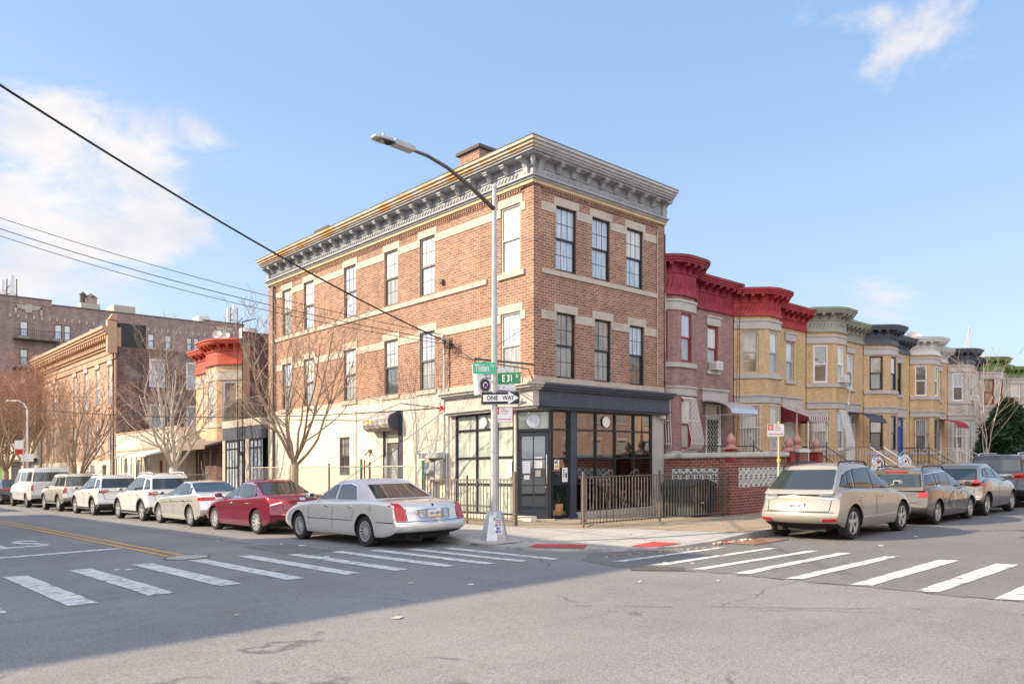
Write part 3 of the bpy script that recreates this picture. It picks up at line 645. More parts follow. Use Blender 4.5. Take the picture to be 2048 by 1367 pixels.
# ------------------------------------------------------------ row houses on the side street
SB=1.1; HW=6.15
def ringoff(P,o_):
    """offset an open plan polyline outward (right side) by o_"""
    out=[]
    n=len(P)
    for i in range(n):
        d0=(Vector(P[i])-Vector(P[i-1])).normalized() if i>0 else None
        d1=(Vector(P[i+1])-Vector(P[i])).normalized() if i<n-1 else None
        if d0 is None: d0=d1
        if d1 is None: d1=d0
        n0=Vector((d0.y,-d0.x)); n1=Vector((d1.y,-d1.x)); m=(n0+n1).normalized(); k=1/max(.6,m.dot(n0))
        q=Vector(P[i])+m*o_*k; out.append((q.x,q.y))
    return out
def band(b,P,o0,o1,z0,z1):
    """moulding following polyline P between offsets"""
    A=ringoff(P,o0); B=ringoff(P,o1)
    for i in range(len(P)-1):
        b.hexa([(B[i][0],B[i][1],z0),(B[i+1][0],B[i+1][1],z0),(A[i+1][0],A[i+1][1],z0),(A[i][0],A[i][1],z0),(B[i][0],B[i][1],z1),(B[i+1][0],B[i+1][1],z1),(A[i+1][0],A[i+1][1],z1),(A[i][0],A[i][1],z1)])
def roundpoly(P,r=.28,n=4):
    out=[P[0]]
    for i in range(1,len(P)-1):
        a,b,c=Vector(P[i-1]),Vector(P[i]),Vector(P[i+1]); p=b+(a-b).normalized()*r; q=b+(c-b).normalized()*r
        for k in range(n+1):
            t=k/n; s=p*(1-t)**2+b*2*t*(1-t)+q*t*t; out.append((s.x,s.y))
    out.append(P[-1]); return out
def bars_flat(b,w,u0,u1,z0,z1,n=8,out=.06,t=.014,hz=(0.,.5,1.)):
    for k in range(n+1):
        u=u0+(u1-u0)*k/n; b.ob(w,u-t/2,u+t/2,out,out-t,z0,z1)
    for h in hz:
        z=z0+(z1-z0)*h; b.ob(w,u0-.04,u1+.04,out+.002,out-t-.004,z-.01,z+.012)
def scroll(b,w,u,z0,z1,amp=.07,out=.05,r=.008):
    for s in (-1,1):
        P=[w.pt(u+s*amp*math.sin(t*math.pi*4),out,z0+(z1-z0)*t) for t in [k/24 for k in range(25)]]
        b.tube(P,r,4)
def bars_belly(b,w,u0,u1,z0,z1,n=8,r=.011,tall=.5):
    for k in range(n+1):
        u=u0+(u1-u0)*k/n
        P=[w.pt(u,.03,z1)]
        for q in range(9):
            t=q/8; P.append(w.pt(u,.03+.10+.34*t,z1-(z1-z0)*(.02+.80*t)))
        zc=z0+.14
        for q in range(1,7):
            a=q/6*math.pi/2; P.append(w.pt(u,.03+.44-.42*(1-math.cos(a)) if q>3 else .03+.44-.03*q,zc-(zc-z0+.02)*math.sin(a)+.03*(6-q)/6))
        b.tube(P,r,4)
    for (o_,z) in ((.03,z1),(.47,z0+.2),(.05,z0),(.28,z0+(z1-z0)*.55)): b.tube([w.pt(u0,o_,z),w.pt(u1,o_,z)],r*1.2,4)
def rowhouse(i,o):
    x0=6.2+HW*i; 
    H=empty('row_house',(x0+HW/2,SB+3,.15),o['label'],'row house','bay fronted row houses on the side street')
    bz=o['brick']; top=o.get('top',8.55)
    # plan: bay then recessed flat wall
    P0=(x0+.05,SB); P1=(x0+1.0,SB-.9); P2=(x0+2.18,SB-.9); P3=(x0+3.15,SB); P4=(x0+HW,SB)
    wa,wb,wc,wd=WF(P0,P1),WF(P1,P2),WF(P2,P3),WF(P3,P4)
    zt=7.72
    cw=.34; la=wa.len
    ca=(la/2-cw,la/2+cw); cb=(.26,.92); cc=ca; fd=(1.18,1.90) ; dd=(1.05,2.15)
    h2=(5.28,7.0); h1=(2.22,3.98)
    b=MB().mat(M[bz])
    rq=.22
    for (q0,q1,q2) in ((P0,P1,P2),(P1,P2,P3)):
        RP=roundpoly([q0,q1,q2],rq,6)[1:-1]
        for p,q in zip(RP,RP[1:]): b.poly([(p[0],p[1],.1),(q[0],q[1],.1),(q[0],q[1],zt),(p[0],p[1],zt)])
    b.panel(wa,0,wa.len-rq,.1,zt,[(ca[0],ca[1],*h2),(ca[0],ca[1],*h1)],.12)
    b.panel(wb,rq,wb.len-rq,.1,zt,[(cb[0],cb[1],*h2),(cb[0],cb[1],*h1)],.12)
    b.panel(wc,rq,wc.len,.1,zt,[(cc[0],cc[1],*h2),(cc[0],cc[1],*h1)],.12)
    b.panel(wd,0,wd.len,.1,zt,[(fd[0],fd[1],*h2),(dd[0],dd[1],1.45,4.02)],.14)
    b.ob(wd,wd.len-.0,wd.len,.0,-.1,.1,zt); b.panel(WF((x0+HW,SB),(x0+HW,SB+12)),0,12,.1,8.2,[],.1); b.panel(WF((x0,SB+12),(x0,SB)),0,12,.1,8.2,[],.1)
    b.mat(M['roofing']); b.poly([(x0,SB-.0,8.15),(x0+HW,SB,8.15),(x0+HW,SB+12,8.05),(x0,SB+12,8.05)]); b.poly([(P0[0],P0[1],8.2),(P1[0],P1[1],8.2),(P2[0],P2[1],8.2),(P3[0],P3[1],8.2)])
    b.mat(M['black'])
    for w,hs in ((wa,ca),(wb,cb),(wc,cc)):
        for h in (h1,h2): cover(b,w,hs[0],hs[1],h[0],h[1],.2)
    cover(b,wd,*fd,*h2,.22); cover(b,wd,*dd,1.45,4.02,.24)
    b.build('wall',H)
    PL=roundpoly([P0,P1,P2,P3],.24,6); PF=[(P3[0]+.0,SB),(P4[0],SB)]; stn=o.get('stone','stone_grey')
    # rounded brick corners wrap the facet joints
    b=MB().mat(M[stn])
    band(b,PL,.05,-.05,1.98,2.16)                      # base course
    band(b,PL,.06,-.05,4.10,4.36); band(b,PL,.10,-.05,4.36,4.42)
    band(b,PL,.07,-.05,5.08,5.24)
    band(b,PL,.05,-.05,7.06,7.36); band(b,PL,.09,-.05,7.36,7.43)
    b.ob(wd,dd[0]-.35,dd[1]+.35,.08,-.02,4.05,4.50); b.ob(wd,dd[0]-.42,dd[1]+.42,.14,-.02,4.50,4.57)
    b.ob(wd,fd[0]-.12,fd[1]+.12,.06,-.02,7.02,7.32); b.ob(wd,fd[0]-.17,fd[1]+.17,.10,-.02,7.32,7.38); b.ob(wd,fd[0]-.1,fd[1]+.1,.07,-.05,5.14,5.27)
    b.ob(wd,.0,wd.len,.04,-.02,1.98,2.14) if False else None
    b.build('stone_trim',H)
    # cornice
    cm=o['cornice']; b=MB().mat(M[cm]); dz=top-8.55
    for (Q,dd_) in ((PL,0.),([(P3[0]+.1,SB),(P4[0]-.005,SB)],.12)):
        t=top-dd_*1.0
        band(b,Q,.10,-.1,7.56+.01,7.66); band(b,Q,.06,-.1,7.66,7.74); band(b,Q,.035,-.1,7.74,t-.46)
        band(b,Q,.08,-.1,t-.46,t-.42)
        band(b,Q,.06,-.1,t-.42,t-.17)
        band(b,Q,.42,-.1,t-.17,t-.10); band(b,Q,.47,-.1,t-.10,t-.02); band(b,Q,.53,-.1,t-.02,t+.05)
    cor=b.build('cornice',H)
    b=MB().mat(M['roofing']); band(b,PL,.545,-.15,top+.05,top+.065); band(b,[(P3[0]+.1,SB),(P4[0],SB)],.545,-.15,top-.07,top-.055); b.build('roof_edge',cor)
    b=MB().mat(M[cm])
    def brk(w,u,t):
        b.wprism(w,[(.04,t-.42),(.10,t-.42),(.15,t-.35),(.22,t-.30),(.34,t-.28),(.40,t-.25),(.40,t-.175),(.04,t-.175)],u-.055,u+.055)
    for w,us in ((wa,(.25,.65,1.05)),(wb,(.18,.59,1.0)),(wc,(.25,.65,1.05))):
        for u in us: brk(w,u,top)
    for k in range(6): brk(wd,.55+k*.48,top-.12)
    b.build('brackets',cor)
    b=MB().mat(M[cm])   # garland relief
    def rel(w,n,t):
        for k in range(n):
            u=.12+(w.len-.2)*k/n
            b.tube([w.pt(u,.04,7.80),w.pt(u+.05,.05,7.86),w.pt(u+.09,.05,7.95),w.pt(u+.14,.04,8.03+dz*.8)],[.008,.016,.016,.006],4)
    for w in (wa,wb,wc): rel(w,7,top)
    rel(wd,16,top); b.build('relief',cor)
    # windows
    f=o['frame']; ups=o.get('up',['pane_white','pane_sky','pane_sky']); los=o.get('lo',['pane_grey','pane_grey','pane_grey'])
    fw=.075
    for k,(w,hs) in enumerate(((wa,ca),(wb,cb),(wc,cc))):
        window(H,w,hs[0],hs[1],*h2,f,ups[k%3],los[k%3],inset=.03,mun=None,fw=fw)
        window(H,w,hs[0],hs[1],*h1,f,ups[(k+1)%3],los[(k+1)%3],inset=.03,mun=None,fw=fw)
    window(H,wd,fd[0],fd[1],*h2,f,ups[2],los[2],inset=.05,mun=None,fw=fw)
    if o.get('bars'):
        for w,hs in ((wa,ca),(wb,cb)):
            b=MB().mat(M[o.get('barm','white_iron')])
            if o['bars']=='belly' or (o['bars']=='mix' and w is wb): bars_belly(b,w,hs[0]-.04,hs[1]+.04,h1[0]-.02,h1[1]+.05,9)
            else:
                bars_flat(b,w,hs[0]-.06,hs[1]+.06,h1[0],h1[1]+.02,7); scroll(b,w,(hs[0]+hs[1])/2,h1[0]+.3,h1[1]-.2) if o['bars']=='scroll' else None
            b.build('window_guard',H)
    # door
    b=MB().mat(M[o.get('door','white_iron')]); u0,u1=dd
    b.ob(wd,u0,u0+.1,-.02,-.14,1.45,4.0); b.ob(wd,u1-.1,u1,-.02,-.14,1.45,4.0); b.ob(wd,u0+.1,u1-.1,-.02,-.14,3.45,3.56); b.ob(wd,u0+.1,u1-.1,-.02,-.14,3.92,4.0)
    b.ob(wd,u0+.1,u1-.1,-.07,-.12,1.45,3.45)
    d=b.build('door',H)
    b=MB().mat(M['pane_grey']); b.ob(wd,u0+.1,u1-.1,-.08,-.1,3.56,3.92); b.build('transom_pane',d)
    if o.get('grille'):
        b=MB().mat(M['black']); b.ob(wd,u0+.16,u1-.16,-.062,-.066,1.6,3.4); b.mat(M['white_iron'])
        for k in range(4):
            for j in range(9):
                cu,cz=u0+.24+k*.205,1.72+j*.2
                b.tube([wd.pt(cu+.08*math.cos(a*.7),-.045,cz+.085*math.sin(a*.7)) for a in range(9)],.012,4)
        b.build('door_grille',d)
    b=MB().mat(M['alu']); b.lathe([(.03,0),(.03,.03)],wd.pt(u0+.18,-.05,2.45),'y',8); b.build('handle',d)
    # stoop
    b=MB().mat(M[o.get('step','stone_grey')]); sx0,sx1=P3[0]+.75,P3[0]+2.45
    b.box(sx0,sx1,SB-1.25,SB,.1,1.45)
    for k in range(6): b.box(sx0,sx1,SB-1.25-.28*(k+1),SB-1.25-.28*k,.1,1.45-.2*(k+1))
    st_=b.build('stoop',H)
    rm=o.get('rail','iron'); b=MB().mat(M[rm])
    for x in (sx0+.05,sx1-.05):
        b.tube([(x,SB-.05,2.35),(x,SB-1.25,2.35),(x,SB-3.0,1.15)],.022,6); b.tube([(x,SB-.05,1.6),(x,SB-1.25,1.6),(x,SB-3.0,.4)],.012,4)
        for k in range(9): b.tube([(x,SB-.1-k*.14,1.46),(x,SB-.1-k*.14,2.35)],.009,4)
        for k in range(1,12):
            y=SB-1.25-k*.155; z=2.35-k*.155*1.2/1.75; b.tube([(x,y,z-.9),(x,y,z)],.009,4)
        for (y,z0_,z1_) in ((SB-1.25,1.4,2.5),(SB-3.0,.15,1.3)): b.tube([(x,y,z0_),(x,y,z1_)],.03,6); b.lathe([(.0,-.04),(.045,0),(.0,.045)],(x,y,z1_+.03),seg=8)
    b.build('stair_rail',H)
    a=o.get('awning')
    if a:
        u0,u1=dd[0]-.35,dd[1]+.4; b=MB(); K=18
        for k in range(K):
            ua,ub=u0+(u1-u0)*k/K,u0+(u1-u0)*(k+1)/K
            if a=='striped': b.mat(M['awn_maroon'] if k%2 else M['awn_white'])
            elif a=='alu': b.mat(M['alu'])
            elif a=='red': b.mat(M['awn_red'])
            else: b.mat(M['awn_dark'])
            if a=='striped': 
                b.wprism(wd,[(.0,4.15),(1.30,3.62),(1.30,3.40),(1.27,3.40),(1.27,3.59),(.0,4.11)],ua,ub)
            else:
                pr=[(.0,4.10)]+[(1.35*math.sin(t*math.pi/10),3.55+.55*math.cos(t*math.pi/10)) for t in range(1,6)]; pr+=[(p[0]-.02 if p[0]>.02 else 0,p[1]-.03) for p in pr[::-1]]
                b.wprism(wd,pr,ua,ub)
        if a=='striped':
            b.mat(M['awn_maroon'])
            for uu in (u0,u1): b.fprism(WF(wd.pt(uu,0,0)[:2],wd.pt(uu,1.3,0)[:2]),[(0,4.11),(0,3.42),(1.28,3.42),(1.28,3.6)],0,.01)
            for k in range(24): 
                b.mat(M['awn_white'] if k%2 else M['awn_maroon']); q=(u1-u0)/24; b.ob(wd,u0+k*q,u0+(k+1)*q,1.31,1.30,3.38,3.50)
        ao=b.build('awning',H)
        b=MB().mat(M['white_iron' if a!='dark' else 'iron'])
        for uu in (u0+.05,u1-.05):
            if a in('red','alu','striped'):
                q=wd.pt(uu,1.22,0)
                if a=='red':
                    for s_ in (-.07,.07): b.tube([(q[0]+s_,q[1],1.4),(q[0]+s_,q[1],3.5)],.012,4)
                    b.tube([(q[0]+.07*math.sin(t*1.2),q[1],1.4+t*.105) for t in range(20)],.010,4)
                elif a=='striped' : b.tube([(q[0],q[1],1.4),(q[0],q[1],3.45)],.03,6)
                else: b.tube([wd.pt(uu,.0,3.5),wd.pt(uu,1.3,3.5)],.012,4)
        b.build('awning_frame',ao)
    return H
RH=[dict(label='purple brown brick row house with crimson cornice and bulging white window guards',brick='brick_purple',cornice='red_paint',top=8.80,frame='mold_red',bars='belly',awning='alu',grille=True,up=['pane_white','pane_sky','pane_white'],stone='stone_grey'),
 dict(label='yellow brick row house with bright red cornice and striped door awning',brick='brick_yellow',cornice='orange_red' ,frame='stone',bars='scroll',awning='striped',up=['pane_brown','pane_white','pane_white'],lo=['pane_brown','pane_grey','pane_grey']),
 dict(label='yellow brick row house with olive cornice and dark curved door awning',brick='brick_yellow',cornice='olive_paint',frame='white_trim',bars='mix',awning='dark',up=['pane_dark','pane_white','pane_sky'],lo=['pane_dark','pane_grey','pane_dark'],rail='chrome'),
 dict(label='yellow brick row house with slate blue cornice, black windows and blue door',brick='brick_yellow',cornice='slate_paint',top=8.45,frame='black_paint',door='blue_door',up=['pane_brown','pane_white','pane_dark'],lo=['pane_grey','pane_dark','pane_dark']),
 dict(label='yellow brick row house with white cornice and red door awning',brick='brick_yellow',cornice='white_paint',top=8.45,frame='white_trim',bars='flat',barm='iron',awning='red',up=['pane_dark','pane_grey','pane_dark'],lo=['pane_dark','pane_dark','pane_dark'],rail='white_iron'),
 dict(label='grey stone row house with slate cornice and white window frames',brick='brick_grey',cornice='slate_paint',top=8.38,frame='white_trim',bars='flat',up=['pane_sky','pane_grey','pane_sky'],lo=['pane_dark','pane_dark','pane_grey']),
 dict(label='grey stone row house with green cornice behind the evergreen',brick='brick_grey',cornice='green_paint',top=8.38,frame='mold_red',up=['pane_brown','pane_brown','pane_dark'],lo=['pane_brown','pane_dark','pane_dark']),
 dict(label='pale brick row house with bright green cornice at the picture edge',brick='brick_grey',cornice='green_paint',top=8.2,frame='white_trim',up=['pane_white','pane_sky','pane_sky'],lo=['pane_brown','pane_grey','pane_dark']),
 dict(label='grey brick row house with slate cornice beyond the green corniced houses',brick='brick_grey',cornice='slate_paint',top=8.3,frame='white_trim')]
M['orange_red']=mat('orange_red',(.36,.03,.035),.6,var=.3,vs=3,bump=.3,bs=12,stain=(3,(.45,.12,.10),.58,.72))
houses=[rowhouse(i,o) for i,o in enumerate(RH)]
# window air conditioners
def aircon(w,u,z,label,n=.0):
    b=MB().mat(M['white_trim']); b.ob(w,u-.22,u+.22,.32,-.05,z,z+.32); b.mat(M['stone_grey'])
    for k in range(7): b.ob(w,u-.19,u+.19,.326,.32,z+.04+k*.036,z+.055+k*.036)
    for k in range(4): b.ob(w,u-.224,u-.22,.28,.06,z+.06+k*.05,z+.08+k*.05)
    tag(b.build('air_conditioner'),label,'air conditioner','window air conditioners')
def facet(i,k):
    x0=6.2+HW*i; P=[(x0+.05,SB),(x0+1.0,SB-.9),(x0+2.18,SB-.9),(x0+3.15,SB),(x0+HW,SB)]; return WF(P[k],P[k+1])
aircon(facet(0,3),1.54,5.3,'white air conditioner in the flat-wall window of the purple brick house')
aircon(facet(2,1),.59,5.3,'white air conditioner in the bay window under the olive cornice')
aircon(facet(5,1),.59,5.3,'white air conditioner in the bay window of the grey stone house')
fit('security_camera','small white camera lamp on a bent arm under the olive corniced bay','camera','white_trim',lambda b:(b.tube([facet(2,1).pt(1.0,0,5.2),facet(2,1).pt(1.0,.25,5.2),facet(2,1).pt(.95,.2,4.4)],.015,5),b.lathe([(.0,-.08),(.06,0),(.03,.1)],facet(2,1).pt(.95,.2,4.3),seg=8)))
b=MB().mat(M['black_paint']); w=facet(3,3); b.ob(w,.25,.42,.1,0,2.5,2.9); tag(b.build('mailbox'),'black mailbox on the yellow brick beside the blue door','mailbox')
# cables down the facades
b=MB().mat(M['black']); w=facet(1,0)
b.tube([w.pt(.22,.5,8.5),w.pt(.2,.12,7.4),w.pt(.2,.1,4.4),w.pt(.05,.1,2.2)],.012,4); b.tube([w.pt(.1,.2,7.2),w.pt(.08,.12,4.4),w.pt(-.05,.1,2.1)],.01,4)
tag(b.build('facade_cable'),'dark cables hanging down the bay of the yellow house with red cornice','cable')
# ------------------------------------------------------------ front yard wall, gates, fences
YX,YY=4.95,-3.30
yw=empty('yard_wall',(YX,YY,.15),'red brick yard wall with pierced white blocks and pale coping','wall')
wa=WF((YX,-.93),(YX,YY)); wb=WF((YX,YY),(8.30,YY)); wb2=WF((6.2,-.93),(YX,-.93))
PA=(.28,1.92,.98,1.56); PBk=(.40,3.05,.98,1.56)
b=MB().mat(M['brick_wall']); b.panel(wa,0,wa.len,.0,1.88,[PA],.09); b.panel(wb,0,wb.len,.0,1.88,[PBk],.09)
wi=WF((8.3,YY+.2),(YX+.2,YY+.2)); b.panel(wi,0,wi.len,.0,1.88,[],.02); wi=WF((YX+.2,YY+.2),(YX+.2,-.93)); b.panel(wi,0,wi.len,0,1.88,[],.02); b.panel(WF((YX+.2,-.93),(YX,-.93)),0,.2,0,1.88,[])
b.build('wall',yw)
M['coping']=mat('coping',(.50,.49,.47),.7,var=.15,vs=3,stain=(2.5,(.25,.23,.21),.52,.7))
b=MB().mat(M['coping'])
for w in (wa,wb): b.wprism(w,[(.07,1.88),(.09,1.92),(.09,2.0),(.05,2.03),(-.25,2.03),(-.27,1.88)],0.0 if w is wb else -.02,w.len-(.0 if w is wb else -.08))
b.build('coping',yw)
def blocks(w,P,n):
    b=MB(); u0,u1,z0,z1=P; q=(u1-u0)/n; h=(z1-z0)/2
    b.mat(M['black']); b.ob(w,u0,u1,-.085,-.09,z0,z1)
    b.mat(M['white_paint'])
    for i in range(n):
        for j in range(2):
            a,c=u0+i*q,z0+j*h; e=.018
            for s in ((a,a+e,c,c+h),(a+q-e,a+q,c,c+h),(a+e,a+q-e,c,c+e),(a+e,a+q-e,c+h-e,c+h)): b.ob(w,s[0],s[1],.004,-.08,s[2],s[3])
            m,k=a+q/2,c+h/2
            for g in range(8):
                t=g*math.pi/4+ (math.pi/4 if 0 else 0); x,z=math.cos(t),math.sin(t); r=1.0 if g%2==0 else 1.25
                r_=min(abs((q/2-e)/x) if abs(x)>.01 else 9,abs((h/2-e)/z) if abs(z)>.01 else 9)
                if g%2==0: continue
                px_,pz_=-z*.014,x*.014
                b.fprism(w,[(m-px_,k-pz_),(m+x*r_-px_,k+z*r_-pz_),(m+x*r_+px_,k+z*r_+pz_),(m+px_,k+pz_)],0.0,-.06)
            b.fprism(w,[(m+.045*math.cos(g*math.pi/4),k+.045*math.sin(g*math.pi/4)) for g in range(8)],.002,-.06)
            for sx,sz in ((1,0),(-1,0),(0,1),(0,-1)):
                b.fprism(w,[(m+sx*q*.20-sz*q*.14,k+sz*h*.20-sx*h*.14),(m+sx*q*.3-sz*q*.3,k+sz*h*.3-sx*h*.3),(m+sx*q*.34-sz*q*.22,k+sz*h*.34-sx*h*.22),(m+sx*q*.25-sz*q*.06,k+sz*h*.25-sx*h*.06)],-.01,-.05)
                b.fprism(w,[(m+sx*q*.20+sz*q*.14,k+sz*h*.20+sx*h*.14),(m+sx*q*.3+sz*q*.3,k+sz*h*.3+sx*h*.3),(m+sx*q*.34+sz*q*.22,k+sz*h*.34+sx*h*.22),(m+sx*q*.25+sz*q*.06,k+sz*h*.25+sx*h*.06)],-.01,-.05)
    b.build('screen_blocks',yw)
blocks(wa,PA,6); blocks(wb,PBk,9)
def finial(x,y,z,s=1.,par=None,m='mold_pink'):
    b=MB().mat(M[m]); b.box(x-.24*s,x+.24*s,y-.24*s,y+.24*s,z,z+.05*s); b.lathe([(.20*s,.05*s),(.14*s,.10*s),(.09*s,.16*s),(.12*s,.20*s),(.155*s,.28*s),(.14*s,.36*s),(.07*s,.46*s),(.01,.54*s)],(x,y,z),seg=18); return b.build('finial',par,smooth='auto')
def gatepost(x,y,h,label,m='mold_red',hw=.15,zb=.0,group='gate posts along the yards'):
    e=empty('gate_post',(x,y,.15),label,'post',group); b=MB().mat(M[m]); b.box(x-hw,x+hw,y-hw,y+hw,zb,h); b.build('post',e); finial(x,y,h,.9,e); return e
gatepost(5.06,-3.22,2.12,'short red post with pink onion finial on the brick wall corner',hw=.125,zb=1.75)
gatepost(8.52,-3.25,2.05,'dark red gate post at the right end of the brick yard wall')
pr_=empty('brick_pier',(9.25,-3.2,.15),'red brick pier with white cap and tall pink onion finial','pier')
b=MB().mat(M['brick_wall']); b.box(8.95,9.55,-3.4,-2.9,0,2.02); b.build('pier',pr_); b=MB().mat(M['white_trim']); b.box(8.90,9.60,-3.45,-2.85,2.02,2.12); b.build('cap',pr_); finial(9.25,-3.15,2.12,1.0,pr_)
b=MB().mat(M['mold_pink']); b.tube([(9.25,-3.15,2.6),(9.25,-3.15,3.5)],[.05,.015],8); b.build('spire',pr_)
gatepost(10.55,-3.2,2.02,'dark red gate post with pink onion finial between the ornate gates')
def gate(x0,x1,y,label,m='alu',h=1.6):
    b=MB().mat(M[m]); c=(x0+x1)/2; r=(x1-x0)/2
    for q in (r,r*.6): b.tube([(c+q*math.cos(a*math.pi/10),y,h-.3+q*.8*math.sin(a*math.pi/10)) for a in range(11)],.03,6)
    n=max(3,int((x1-x0)/.12))
    for k in range(n+1):
        x=x0+(x1-x0)*k/n; b.tube([(x,y,.2),(x,y,h-.3+math.sqrt(max(0,r*r-(x-c)**2))*.6)],.013,5)
    for z in (.3,1.0,h-.3): b.box(x0,x1,y-.02,y+.02,z-.02,z+.02)
    b.mat(M['amber'] if m=='alu' else M['red_flat']); b.lathe([(.0,-.08),(.07,0),(0,.08)],(c,y-.02,h-.1),'y',8); tag(b.build('iron_gate'),label,'gate','ornate yard gates')
gate(8.62,8.98,-3.2,'narrow ornate arched gate between the red post and the brick pier')
gate(9.7,10.35,-3.2,'ornate arched gate right of the brick pier'); 
gate(15.6,16.9,-3.0,'chrome arched gate with red medallion, nearer of the two','chrome',1.75); gate(18.2,19.8,-3.0,'chrome arched gate with red medallion, farther of the two','chrome',1.75)
# low yard walls between
for (x0,x1,y,lab) in ((10.8,15.4,-3.1,'low brick yard wall before the yellow houses'),(16.95,18.15,-3.0,'short tan brick pier wall between the chrome gates'),(19.9,23.5,-3.0,'low tan brick yard wall past the chrome gates')):
    e=empty('yard_wall',((x0+x1)/2,y,.15),lab,'wall','low yard walls'); b=MB().mat(M['brick_yellow']); b.box(x0,x1,y-.12,y+.12,0,1.25); b.build('wall',e); b=MB().mat(M['stone_grey']); b.box(x0-.03,x1+.03,y-.17,y+.17,1.25,1.33); b.build('coping',e)
def picket(x0,y0,x1,y1,h,m,label,sp=.12,top='flat',z0=.15,posts=True,group='iron picket fences',scrolls=False,pt=.011):
    L_=math.hypot(x1-x0,y1-y0); dx,dy=(x1-x0)/L_,(y1-y0)/L_
    e=empty('picket_fence',((x0+x1)/2,(y0+y1)/2,z0),label,'fence',group)
    b=MB().mat(M[m]); w=WF((x0,y0),(x1,y1))
    b.ob(w,0,L_,.018,-.018,z0+h-.14,z0+h-.11); b.ob(w,0,L_,.018,-.018,z0+.10,z0+.13); b.build('rail',e)
    b=MB().mat(M[m]); n=int(L_/sp)
    for k in range(1,n):
        u=k*L_/n
        b.ob(w,u-pt/2,u+pt/2,pt/2,-pt/2,z0+.08,z0+h-(.12 if top=='flat' else 0))
        if top=='spear': p=w.pt(u,0,z0+h); b.lathe([(.02,0),(.024,.03),(.0,.1)],p,seg=4)
        if top=='board': b.ob(w,u-.035,u+.035,.01,-.01,z0+.05,z0+h)
    b.build('pickets',e)
    if posts:
        for u in [0,L_]+([L_/2] if L_>3 else []):
            b=MB().mat(M[m]); p=w.pt(u,0,0); b.box(p[0]-.024,p[0]+.024,p[1]-.024,p[1]+.024,z0,z0+h); b.build('post',e)
    if scrolls:
        b=MB().mat(M[m]); n=int(L_/.55)
        for k in range(n):
            u=(k+.5)*L_/n
            for s in (-1,1): b.tube([w.pt(u+s*.01,.01,z0+.45),w.pt(u+s*.05,.01,z0+.62),w.pt(u+s*.09,.01,z0+.8),w.pt(u+s*.07,.01,z0+.88),w.pt(u+s*.04,.01,z0+.84)],.008,4)
        b.build('scrollwork',e)
    return e
f1=picket(-.80,-2.60,4.72,-3.22,1.40,'iron_tan','brown iron picket fence with scrolls, right of the shop entrance',sp=.115,scrolls=True,pt=.018)
for q in (1.0,2.0):
    b=MB().mat(M['iron_tan']); x,y=-.8+5.52*q*.17,-2.6-.62*q*.17
    for s in (-1,1): b.tube([(x+s*.02,y,1.42),(x+s*.10,y,1.50),(x+s*.06,y,1.60),(x+s*.01,y,1.54)],.008,4)
    b.tube([(x-.3,y+.02,1.44),(x-.02,y,1.6)],.008,4); b.build('scroll_top',f1)
f1b=picket(-.74,-2.45,.05,-1.95,1.38,'iron_tan','open iron gate leaf swung back beside the right fence',sp=.12,posts=False,scrolls=True,pt=.018)
f2=picket(-1.62,2.9,-1.30,-.62,1.35,'iron_tan','brown iron picket fence with scrolls, left of the shop entrance',sp=.125,scrolls=True,pt=.018)
b=MB().mat(M['iron_tan']); b.box(-1.36,-1.26,-.70,-.60,.15,1.58); b.build('post',f2)
picket(24,-3.0,31.5,-3.0,1.25,'black_paint','black iron yard fence before the house with the blue door',sp=.14)
picket(31.7,-3.0,37.5,-3.0,1.2,'black_paint','black iron yard fence before the white corniced house',sp=.14)
picket(37.7,-3.0,46,-3.0,1.35,'white_iron','white picket fence under the evergreen',sp=.22,top='board')
# wheelie bin behind the fence
bn=empty('trash_bin',(4.25,-2.3,.15),'dark green domed trash bin enclosure behind the iron fence','bin')
b=MB().mat(M['bin_green']); b.hexa([(3.75,-2.75,.15),(4.80,-2.75,.15),(4.80,-1.75,.15),(3.75,-1.75,.15),(3.68,-2.82,1.08),(4.86,-2.82,1.08),(4.86,-1.68,1.08),(3.68,-1.68,1.08)])
for k in range(4): b.box(3.70+k*.3,3.76+k*.3,-2.84,-2.80,.2,1.05)
b.build('body',bn)
b=MB().mat(M['bin_green']); P=[(-.02+1.24*k/10,1.08+.16*math.sin(math.pi*k/10)) for k in range(11)]; w=WF((3.64,-2.88),(4.9,-2.88)); b.fprism(w,[(-.02,1.04)]+P+[(1.24,1.04)],0,-1.24); b.build('lid',bn)
b=MB().mat(M['white_flat']); b.box(4.05,4.2,-2.86,-2.84,.55,.58); b.build('handle',bn)
# chain link fence on the avenue
cf=empty('chain_link_fence',(-1.6,9,.15),'rusty chain link fence on green and grey posts along the cream wall','fence')
b=MB().mat(M['stone']); b.tube([(-1.62,3.0,1.78),(-1.6,14.6,1.86)],.022,6); b.build('rail',cf)
for k,y in enumerate((3.0,5.85,8.4,11.2,14.6)):
    b=MB().mat(M['green_iron'] if k in(0,) else M['iron_tan']); b.tube([(-1.61,y,.15),(-1.61,y,1.95)],.032,6); b.build('post',cf)
b=MB().mat(M['green_iron']); b.tube([(-1.61,6.35,.15),(-1.61,6.35,2.05)],.04,6); b.mat(M['mold_red']); b.tube([(-1.61,6.15,.15),(-1.61,6.15,2.02)],.022,6); b.mat(M['galv']); b.tube([(-1.61,4.95,.15),(-1.61,4.95,2.1)],.03,6); b.build('post',cf)
b=MB().mat(M['galv']); z0,z1=.2,1.80; q=.085
